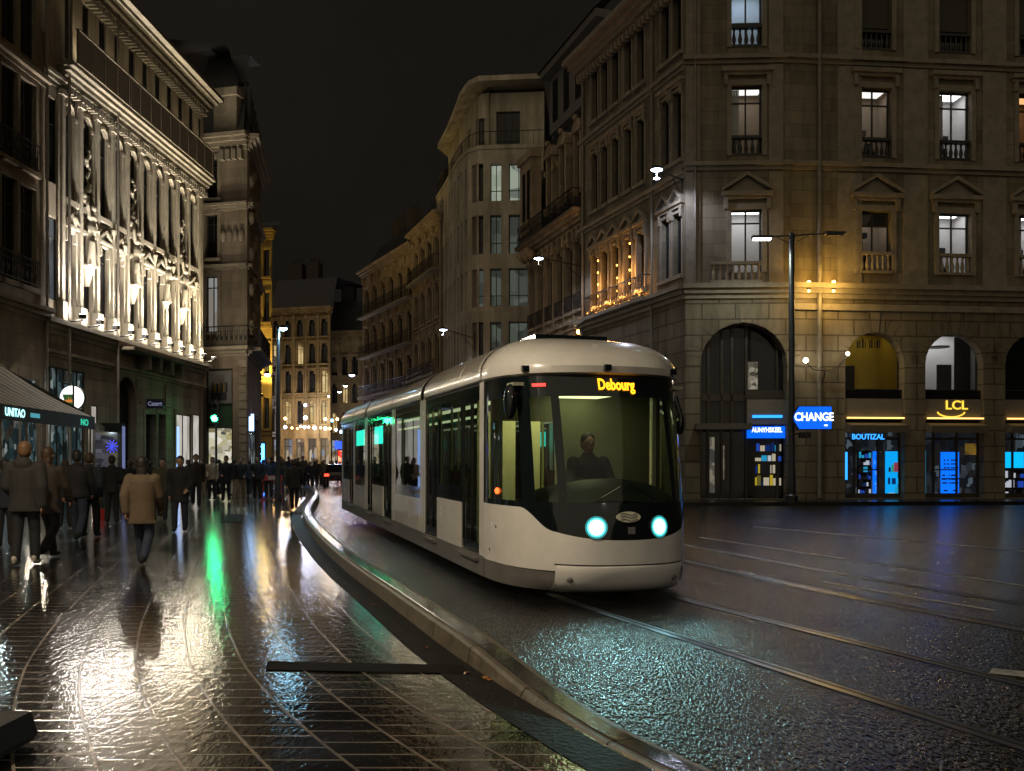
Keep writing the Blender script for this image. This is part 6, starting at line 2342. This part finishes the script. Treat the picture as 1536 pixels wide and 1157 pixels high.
# drain, bench block, leaves
def quad_thing(name, label, cat, pts, mat_, th=.006, slats=0):
    P = [ground(*p) for p in pts]
    c = sum(P, Vector()) / 4
    t_ = thing(name, label, cat, c)
    m = MB()
    Q = [p - c + Vector((0, 0, th)) for p in P]
    m.poly(Q)
    m.build('frame', mat_, t_)
    if slats:
        m = MB()
        for k in range(slats):
            f0, f1 = (k + .2) / slats, (k + .55) / slats
            m.poly([Q[0].lerp(Q[1], f0) + Vector((0, 0, .004)), Q[0].lerp(Q[1], f1) + Vector((0, 0, .004)), Q[3].lerp(Q[2], f1) + Vector((0, 0, .004)), Q[3].lerp(Q[2], f0) + Vector((0, 0, .004))])
        m.build('grating', mat_, t_)
    return t_
M['iron_wet'] = plain('wet_cast_iron', (.006, .0055, .005), .8, var=.3, bump=.4, bscale=40, spec=.15)
quad_thing('drain_channel', 'long dark drain channel across the setts, ending at the kerb', 'drain', [(398, 1006), (706, 1012), (694, 999), (402, 993)], M['iron_wet'], .006, 60)
quad_thing('drain_grate', 'small dark drain grate in the plaza below the walkers', 'drain', [(332, 783), (362, 784), (366, 772), (340, 772)], M['iron_wet'], .006, 14)
q = ground(-14, 1138)
t_ = thing('stone_block', 'dark low stone block at the lower left corner of the plaza', 'block', q)
m = MB(); m.prism([(-.6, .02), (.085, .02), (.11, .06), (.075, .17), (-.6, .19)], -.12, .25); m.build('slab', plain('dark_wet_stone', (.010, .009, .0075), .85, var=.3, bump=.3, bscale=20), t_)
m = MB(); m.box(-.5, -.05, -.08, .2, -.02, .02); m.build('base', M['iron'], t_)
M['leaf'] = plain('wet_orange_leaf', (.32, .13, .03), .35, var=.3)
for k, (px_, py_) in enumerate(((728, 1017), (732, 1020), (560, 908), (640, 972), (700, 1010))):
    q = ground(px_, py_, .008)
    m = MB()
    s_ = .032 if k < 2 else .022
    m.poly([(s_ * cos(a) * (1 if j % 2 else .6), s_ * sin(a) * (1 if j % 2 else .6), .006 * (j % 3)) for j, a in enumerate([2 * pi * i / 10 for i in range(10)])])
    o = m.build('fallen_leaf', M['leaf'])
    o.location = q
    o.rotation_euler = (.1, .1, k)
    tag(o, 'wet orange leaf lying in the gutter along the kerb', 'leaf', 'leaves along the kerb')
# dark car further up beside the tram
def car(label, loc, rz, body_col, tail=True):
    t_ = thing('parked_car', label, 'car', loc, rz)
    sec_ = [(-2.05, .55, .75), (-2.0, .35, .92), (-1.6, .3, 1.0), (-1.2, .28, 1.05), (1.0, .28, .98), (1.7, .3, .85), (2.05, .38, .68)]
    paint = plain('dark_car_paint', body_col, .2, var=.05, coat=1)
    m = MB()
    rows = []
    for x, z0, z1 in sec_:
        wv = .86 if abs(x) < 1.7 else .76
        rows.append([(x, -wv, z0), (x, -wv - .03, (z0 + z1) / 2), (x, -wv + .06, z1), (x, 0, z1 + .03), (x, wv - .06, z1), (x, wv + .03, (z0 + z1) / 2), (x, wv, z0)])
    m.grid(rows)
    m.poly(rows[0]); m.poly(list(reversed(rows[-1])))
    m.build('body', paint, t_, smooth=True)
    m = MB()
    rows = []
    for x, z, wv in ((-1.75, 1.0, .74), (-1.3, 1.38, .62), (-.3, 1.46, .6), (.35, 1.4, .6), (1.1, .98, .72)):
        rows.append([(x, -wv - .06, .95), (x, -wv, z), (x, wv, z), (x, wv + .06, .95)])
    m.grid(rows)
    m.build('cabin_glass', M['pane'], t_, smooth=True)
    for wx in (-1.3, 1.3):
        for wy in (-.8, .8):
            m = MB(); m.tube((wx, wy - .1, .31), (wx, wy + .1, .31), .31, .31, 18); wh = m.build('wheel', M['groove'], t_)
            m = MB(); m.tube((wx, wy - .11, .31), (wx, wy + .11, .31), .18, .18, 12); m.build('rim', M['zinc'], wh)
    for wy in (-.62, .62):
        m = MB(); m.box(2.0, 2.07, wy - .16, wy + .16, .58, .72); m.build('headlight', glow('car_headlight', (1, .95, .85), 6 if tail else .0), t_)
        m = MB(); m.box(-2.09, -2.02, wy - .14, wy + .14, .7, .84); m.build('tail_light', glow('car_tail_light', (1, .04, .02), 5), t_)
    return t_
q = Vector((atx(508, 62), 62, gz(62) - .13))
car('dark car driving beside the far end of the tram', q, R(97), (.01, .01, .012))
# ------------------------------------------------------------------ people
M['skin'] = plain('skin', (.33, .19, .125), .55, var=.06)
M['eye'] = plain('dark_eye', (.01, .01, .01), .2, var=0)
def cloth(name, col):
    return plain(name, col, .85, var=.15, nscale=9, bump=.25, bscale=60)
HAIR = {'dark': plain('dark_hair', (.012, .009, .007), .6), 'brown': plain('brown_hair', (.05, .025, .012), .6), 'sandy': plain('sandy_hair', (.16, .085, .035), .6)}
def ering(m, prof, n=18):
    """closed loft through ellipses (x, y, z, rx, ry)"""
    rows = [[Vector((x + rx * cos(2 * pi * i / n), y + ry * sin(2 * pi * i / n), z)) for i in range(n)] for x, y, z, rx, ry in prof]
    m.grid(rows, True)
    m.poly(list(reversed(rows[0]))); m.poly(rows[-1])
def limb(m, pts, rs, extra=0.0):
    for (a, b), (r, s) in zip(zip(pts, pts[1:]), zip(rs, rs[1:])):
        m.tube(a, b, r + extra, s + extra, 14)
    for p, r in zip(pts, rs):
        m.ball(p, r + extra, (1, 1, 1), 14, 9)
def pose(kind):
    """joints, facing -y; left/right legs and arms"""
    H = {}
    if kind == 'walk':
        H['leg'] = [[(.09, 0, .92), (.095, -.16, .52), (.10, -.24, .09)], [(-.09, 0, .92), (-.095, -.02, .50), (-.10, .27, .16)]]
        H['arm'] = [[(.20, .01, 1.42), (.245, .12, 1.16), (.23, .10, .91)], [(-.20, .01, 1.42), (-.245, -.08, 1.16), (-.22, -.24, .96)]]
        H['toe'] = [0.0, .45]
    elif kind == 'step':
        H['leg'] = [[(.09, 0, .92), (.10, .02, .50), (.10, .10, .09)], [(-.09, 0, .92), (-.10, -.09, .51), (-.105, -.08, .09)]]
        H['arm'] = [[(.20, .01, 1.42), (.25, .02, 1.15), (.20, -.16, 1.02)], [(-.20, .01, 1.42), (-.25, .05, 1.15), (-.24, .0, .89)]]
        H['toe'] = [.1, 0]
    elif kind == 'stand':
        H['leg'] = [[(.09, 0, .92), (.105, -.01, .50), (.12, .02, .09)], [(-.09, 0, .92), (-.10, -.02, .50), (-.11, -.01, .09)]]
        H['arm'] = [[(.20, .01, 1.42), (.25, .04, 1.15), (.24, -.03, .89)], [(-.20, .01, 1.42), (-.24, .06, 1.16), (-.12, -.16, 1.05)]]
        H['toe'] = [0, 0]
    else:  # sitting, hands forward on the desk
        H['leg'] = [[(.09, 0, .92), (.12, -.44, .93), (.12, -.42, .5)], [(-.09, 0, .92), (-.12, -.44, .93), (-.12, -.42, .5)]]
        H['arm'] = [[(.20, .0, 1.42), (.27, -.10, 1.16), (.18, -.36, 1.16)], [(-.20, .0, 1.42), (-.27, -.10, 1.16), (-.18, -.36, 1.16)]]
        H['toe'] = [0, 0]
    return H
BODY, WEAR = {}, {}
def body_mesh(kind):
    J = pose(kind)
    m = MB()
    for k in (0, 1):
        limb(m, [Vector(p) for p in J['leg'][k]], [.085, .058, .04])
        an = Vector(J['leg'][k][2])
        m.ball(an + Vector((0, -.05, -.045)), .05, (.8, 2.0, .7), 12, 8)
        A = [Vector(p) for p in J['arm'][k]]
        limb(m, A, [.055, .042, .03])
        d = (A[2] - A[1]).normalized()
        sx = 1 if k == 0 else -1
        side = Vector((0, -1, 0)) if abs(d.z) > .6 else Vector((-sx, 0, 0))
        side = (side - d * side.dot(d)).normalized()
        nrm = d.cross(side)
        palm = A[2] + d * .055
        m.ball(palm, .042, (.75, 1, 1.1), 12, 8)
        m.ball(palm + d * .02, .036, (.8, 1, 1.1), 12, 8)
        for f_, (off, ln) in enumerate(((-.030, .066), (-.010, .078), (.010, .074), (.029, .056))):
            r0 = palm + d * .035 + side * off
            mid_ = r0 + d * ln * .5 + nrm * .008 * sx
            m.tube(r0, mid_, .0105, .010, 8)
            m.tube(mid_, mid_ + d * ln * .45 + nrm * .022 * sx, .010, .0085, 8)
            m.ball(mid_, .0105, (1, 1, 1), 8, 6)
        th = palm - d * .01 + side * -.036
        m.tube(th, th + d * .04 - side * .028, .013, .011, 8)
        m.tube(th + d * .04 - side * .028, th + d * .072 - side * .030, .011, .009, 8)
    ering(m, [(0, 0, .84, .10, .08), (0, 0, .90, .165, .115), (0, 0, .98, .16, .11), (0, -.005, 1.10, .135, .10), (0, -.005, 1.25, .165, .115), (0, 0, 1.38, .19, .115), (0, .01, 1.46, .13, .085), (0, .01, 1.50, .06, .06)])
    m.tube((0, .01, 1.46), (0, -.01, 1.58), .058, .054, 14)
    m.ball((0, -.005, 1.665), .098, (.82, 1.0, 1.12), 18, 12)
    m.ball((0, -.035, 1.61), .07, (.82, .95, 1.0), 16, 10)
    m.ball((0, -.105, 1.645), .017, (.8, 1, 1.5), 8, 6)
    m.ball((0, -.095, 1.60), .022, (1.2, .6, .5), 8, 6)
    for sx in (-1, 1):
        m.ball((sx * .082, .01, 1.65), .02, (.5, 1, 1.5), 8, 6)
    return remesh_obj('person', m, .0085, M['skin'])
def trousers_mesh(kind):
    J = pose(kind)
    m = MB()
    for k in (0, 1):
        P = [Vector(p) for p in J['leg'][k]]
        limb(m, [P[0], P[1], P[2] + (P[1] - P[2]).normalized() * .03], [.088, .066, .055], .012)
    ering(m, [(0, 0, .84, .12, .095), (0, 0, .90, .182, .13), (0, 0, 1.02, .172, .122), (0, 0, 1.06, .15, .11)])
    return remesh_obj('trousers', m, .014, M['iron'])
def jacket_mesh(kind, hem, bulk=0.0, hood=False):
    J = pose(kind)
    m = MB()
    for k in (0, 1):
        A = [Vector(p) for p in J['arm'][k]]
        limb(m, A, [.068, .056, .046], .012 + bulk * .5)
    b = bulk
    ering(m, [(0, 0, hem, .185 + b + (.03 if hem < .8 else 0), .14 + b), (0, 0, hem + .06, .19 + b, .145 + b), (0, 0, 1.05, .172 + b, .135 + b), (0, 0, 1.25, .192 + b, .145 + b), (0, .005, 1.38, .205 + b, .135 + b), (0, .012, 1.46, .15 + b * .6, .11 + b * .6), (0, .01, 1.52, .078, .082)])
    m.ball((0, .01, 1.52), .08, (1, 1, .5), 14, 8)
    if hood:
        m.ball((0, .10, 1.47), .12, (1.05, .7, .9), 14, 9)
    return remesh_obj('jacket', m, .014, M['iron'])
def hair_mesh(style):
    m = MB()
    m.ball((0, .022, 1.70), .104, (.9, 1.02, 1.0), 16, 11)
    m.ball((0, .045, 1.66), .095, (.92, .85, 1.05), 16, 11)
    if style == 'long':
        m.ball((0, .06, 1.58), .095, (.95, .6, 1.5), 14, 9)
        m.ball((0, .07, 1.48), .085, (1.0, .5, 1.3), 14, 9)
    if style == 'bun':
        m.ball((0, .11, 1.74), .045, (1, 1, 1), 12, 8)
    if style == 'cap':
        m.ball((0, .0, 1.715), .112, (.9, 1.05, .85), 16, 11)
    return remesh_obj('hair', m, .011, HAIR['dark'])
MC = {}
def cached(key, fn, *a):
    if key not in MC:
        MC[key] = fn(*a)
    return MC[key]
def child(name, me, mat_, par):
    o = bpy.data.objects.new(name, me)
    COL.objects.link(o)
    o.parent = par
    o.material_slots[0].link = 'OBJECT'
    o.material_slots[0].material = mat_
    return o
EYE = MB(); EYE.ball((0, 0, 0), .011, (1, 1, .8), 8, 6); EYE = EYE.mesh('eye', M['eye'])
SHOE = MB(); SHOE.ball((0, -.05, -.03), .055, (.85, 2.4, .75), 14, 9); SHOE.ball((0, .03, .01), .05, (.85, 1.1, 1.1), 12, 8); SHOE = SHOE.mesh('shoe', M['iron'], smooth=True)
CL = {}
def C_(name, col):
    if name not in CL:
        CL[name] = cloth(name, col)
    return CL[name]
BLACK = C_('black_cloth', (.010, .010, .011)); NAVY = C_('navy_cloth', (.012, .016, .028)); GREY = C_('charcoal_grey_cloth', (.022, .02, .018)); TAN = C_('tan_cloth', (.10, .068, .038))
BEIGE = C_('beige_cloth', (.30, .24, .165)); BROWN = C_('brown_cloth', (.03, .02, .012)); DENIM = C_('dark_denim', (.018, .024, .045)); KHAKI = C_('khaki_cloth', (.22, .16, .09)); PALE = C_('pale_shoe', (.4, .36, .3))
RED = C_('red_cloth', (.4, .02, .02)); OLIVE = C_('olive_cloth', (.06, .055, .03))
def person(label, loc, h, rz, kind='walk', hem=.84, jacket=BLACK, trousers=BLACK, hair='dark', style='short', shoe=BLACK, bulk=0.0, hood=False, group=None):
    o = bpy.data.objects.new('person', cached(('b', kind), body_mesh, kind))
    COL.objects.link(o)
    o.location = loc
    o.rotation_euler = (0, 0, rz)
    o.scale = (h / 1.78,) * 3
    tag(o, label, 'person', group)
    child('trousers', cached(('t', kind), trousers_mesh, kind), trousers, o)
    child('jacket', cached(('j', kind, hem, bulk, hood), jacket_mesh, kind, hem, bulk, hood), jacket, o)
    child('hair', cached(('h', style), hair_mesh, style), HAIR[hair], o)
    J = pose(kind)
    for k in (0, 1):
        s = child('shoe', SHOE, shoe, o)
        s.location = J['leg'][k][2]
        s.rotation_euler = (-J['toe'][k], 0, 0)
        e = child('eye', EYE, M['eye'], o)
        e.location = (.032 * (1 if k else -1), -.093, 1.665)
    return o
def walker(px_, y_head, y_feet, label, away=True, turn=0.0, **kw):
    p = ground(px_, y_feet)
    h = (y_feet - y_head) / F * p.y
    return person(label, p, h, (pi if away else 0) + turn, **kw)
W_ = walker
W_(38, 664, 848, 'sandy-haired man in a dark grey hooded jacket and pale shoes walking away', True, .1, kind='step', hem=.78, jacket=GREY, hair='sandy', shoe=PALE, bulk=.035, hood=True)
W_(73, 672, 838, 'brown-haired person in a dark coat beside the man in the hooded jacket', True, -.2, kind='walk', hem=.72, jacket=BROWN, trousers=BLACK, hair='brown', style='long')
W_(116, 676, 812, 'dark-haired man in a black jacket and jeans, second group from the left', True, .15, kind='walk', hem=.86, jacket=BLACK, trousers=DENIM, bulk=.02)
W_(135, 680, 806, 'person in black half hidden behind the man in jeans', True, -.1, kind='step', hem=.8, jacket=NAVY, trousers=BLACK, hair='brown')
W_(168, 684, 785, 'dark figure in front of the advertising panel, next to a red bag', True, .3, kind='stand', hem=.8, jacket=BLACK, trousers=BLACK)
W_(214, 686, 850, 'woman in a tan knee-length padded coat and jeans walking away', True, .05, kind='walk', hem=.70, jacket=TAN, trousers=DENIM, hair='dark', style='long', bulk=.035)
W_(270, 685, 798, 'man in a long black coat with hands low, right of the tan coat', False, .1, kind='step', hem=.7, jacket=BLACK, trousers=NAVY, bulk=.02)
W_(294, 682, 762, 'tall man in a brown jacket behind the long black coat', False, .3, kind='walk', hem=.82, jacket=BROWN, trousers=BLACK)
W_(318, 686, 750, 'person in a light beige jacket and black trousers before the cream shop window', False, -.2, kind='stand', hem=.84, jacket=BEIGE, trousers=BLACK, style='long')
W_(339, 684, 752, 'man in a dark navy coat right of the beige jacket', False, 0, kind='stand', hem=.72, jacket=NAVY, trousers=NAVY, bulk=.02)
W_(361, 686, 750, 'man in a black jacket and khaki trousers walking towards the viewer', False, .1, kind='step', hem=.86, jacket=BLACK, trousers=KHAKI)
W_(386, 685, 750, 'man in black with open collar right of the khaki trousers', False, -.1, kind='stand', hem=.82, jacket=BLACK, trousers=BLACK, bulk=.02)
W_(403, 688, 748, 'dark figure just left of the slim lamp post', False, .2, kind='stand', hem=.8, jacket=NAVY, trousers=BLACK)
W_(441, 690, 766, 'lone person in a dark grey coat walking away right of the slim lamp post', True, .1, kind='walk', hem=.78, jacket=GREY, trousers=BLACK, hair='brown', bulk=.03)
W_(8, 690, 822, 'dark figure cut by the left edge of the picture', True, .2, kind='stand', hem=.8, jacket=NAVY, trousers=BLACK)
W_(98, 690, 792, 'person in a pale grey top partly hidden between the two left groups', True, .4, kind='stand', hem=.84, jacket=C_('pale_grey_cloth', (.18, .19, .20)), trousers=BLACK, hair='brown')
W_(196, 690, 772, 'person in a dark coat behind and left of the tan coat', True, .2, kind='walk', hem=.8, jacket=BLACK, trousers=BLACK, hair='brown')
W_(244, 688, 782, 'person in an olive jacket between the tan coat and the long black coat', False, .2, kind='walk', hem=.84, jacket=OLIVE, trousers=BLACK)
W_(302, 690, 746, 'small dark figure behind the brown jacket', False, .1, kind='stand', hem=.84, jacket=BLACK, trousers=KHAKI)
W_(329, 690, 744, 'dark figure between the beige jacket and the navy coat', True, .1, kind='walk', hem=.84, jacket=BLACK, trousers=BLACK)
W_(351, 689, 745, 'dark figure in beige trousers behind the navy coat', True, .1, kind='step', hem=.84, jacket=BROWN, trousers=BEIGE)
W_(374, 690, 744, 'dark figure behind the khaki trousers', True, .1, kind='walk', hem=.8, jacket=NAVY, trousers=BLACK)
W_(395, 690, 742, 'dark figure behind the man with open collar', True, .1, kind='walk', hem=.8, jacket=BLACK, trousers=BLACK)
W_(428, 692, 742, 'dark figure right behind the slim lamp post', True, .1, kind='stand', hem=.8, jacket=BLACK, trousers=DENIM)
W_(282, 690, 748, 'person in a dark hooded jacket behind the long black coat', True, .0, kind='walk', hem=.8, jacket=GREY, trousers=BLACK)
W_(226, 692, 752, 'distant dark figure above the shoulder of the tan coat', True, .0, kind='stand', hem=.8, jacket=BLACK, trousers=BLACK)
rr = random.Random(5)
cols = [BLACK, NAVY, GREY, BROWN, BLACK, OLIVE]
for k in range(22):
    px_ = 392 + k * 5.6 + rr.uniform(-2, 2)
    Y = rr.uniform(56, 84)
    x = atx(px_, Y)
    if x > xc(Y) - 1.2 and Y > 70 and px_ > 470: Y = rr.uniform(86, 92)
    x = atx(px_, Y)
    kd = ('walk', 'stand', 'step')[k % 3]
    person('tiny dark walker in the crowd near the lit cafes at the street end', Vector((x, Y, gz(Y) + (0 if x < kerbx(Y) else -.13))), rr.uniform(1.6, 1.82), rr.choice((0, pi)) + rr.uniform(-.5, .5), kind=kd, hem=.8, jacket=cols[k % 6], trousers=BLACK if k % 2 else DENIM, hair=('dark', 'brown')[k % 2], group='walkers in the distance')
# red bag, red barrier
q = ground(149, 780)
t_ = thing('shopping_bag', 'red shopping bag beside the dark figure at the advertising panel', 'bag', q)
m = MB(); m.prism([(-.14, 0), (.14, 0), (.16, .28), (-.16, .28)], -.07, .07); m.build('bag_body', RED, t_)
m = MB(); m.path([(-.1, 0, .28), (-.08, 0, .4), (.08, 0, .4), (.1, 0, .28)], .01, 5); m.build('handle', BLACK, t_)
q = ground(408, 750)
t_ = thing('barrier', 'low red and white barrier beside the slim lamp post', 'barrier', q)
m = MB()
for x in (-.35, .35):
    m.tube((x, 0, 0), (x, 0, .95), .025, .025, 8)
    m.box(x - .03, x + .03, -.25, .25, 0, .05)
m.build('leg', RED, t_)
m = MB(); m.box(-.4, .4, -.02, .02, .75, .95); m.build('panel', plain('red_reflective_panel', (.5, .03, .03), .4), t_)
m = MB(); m.box(-.15, .15, -.024, -.021, .78, .92); m.build('stripe', PALE, t_)
# the driver
T = tram.matrix_basis
loc = T @ Vector((.62, .0, .17 + .0))
drv = person('tram driver sitting behind the windscreen in a dark jacket', loc, 1.78, 0, kind='sit', hem=.9, jacket=NAVY, trousers=BLACK, hair='dark', bulk=.01)
drv.rotation_euler = (0, 0, R(-74.06) + pi / 2)
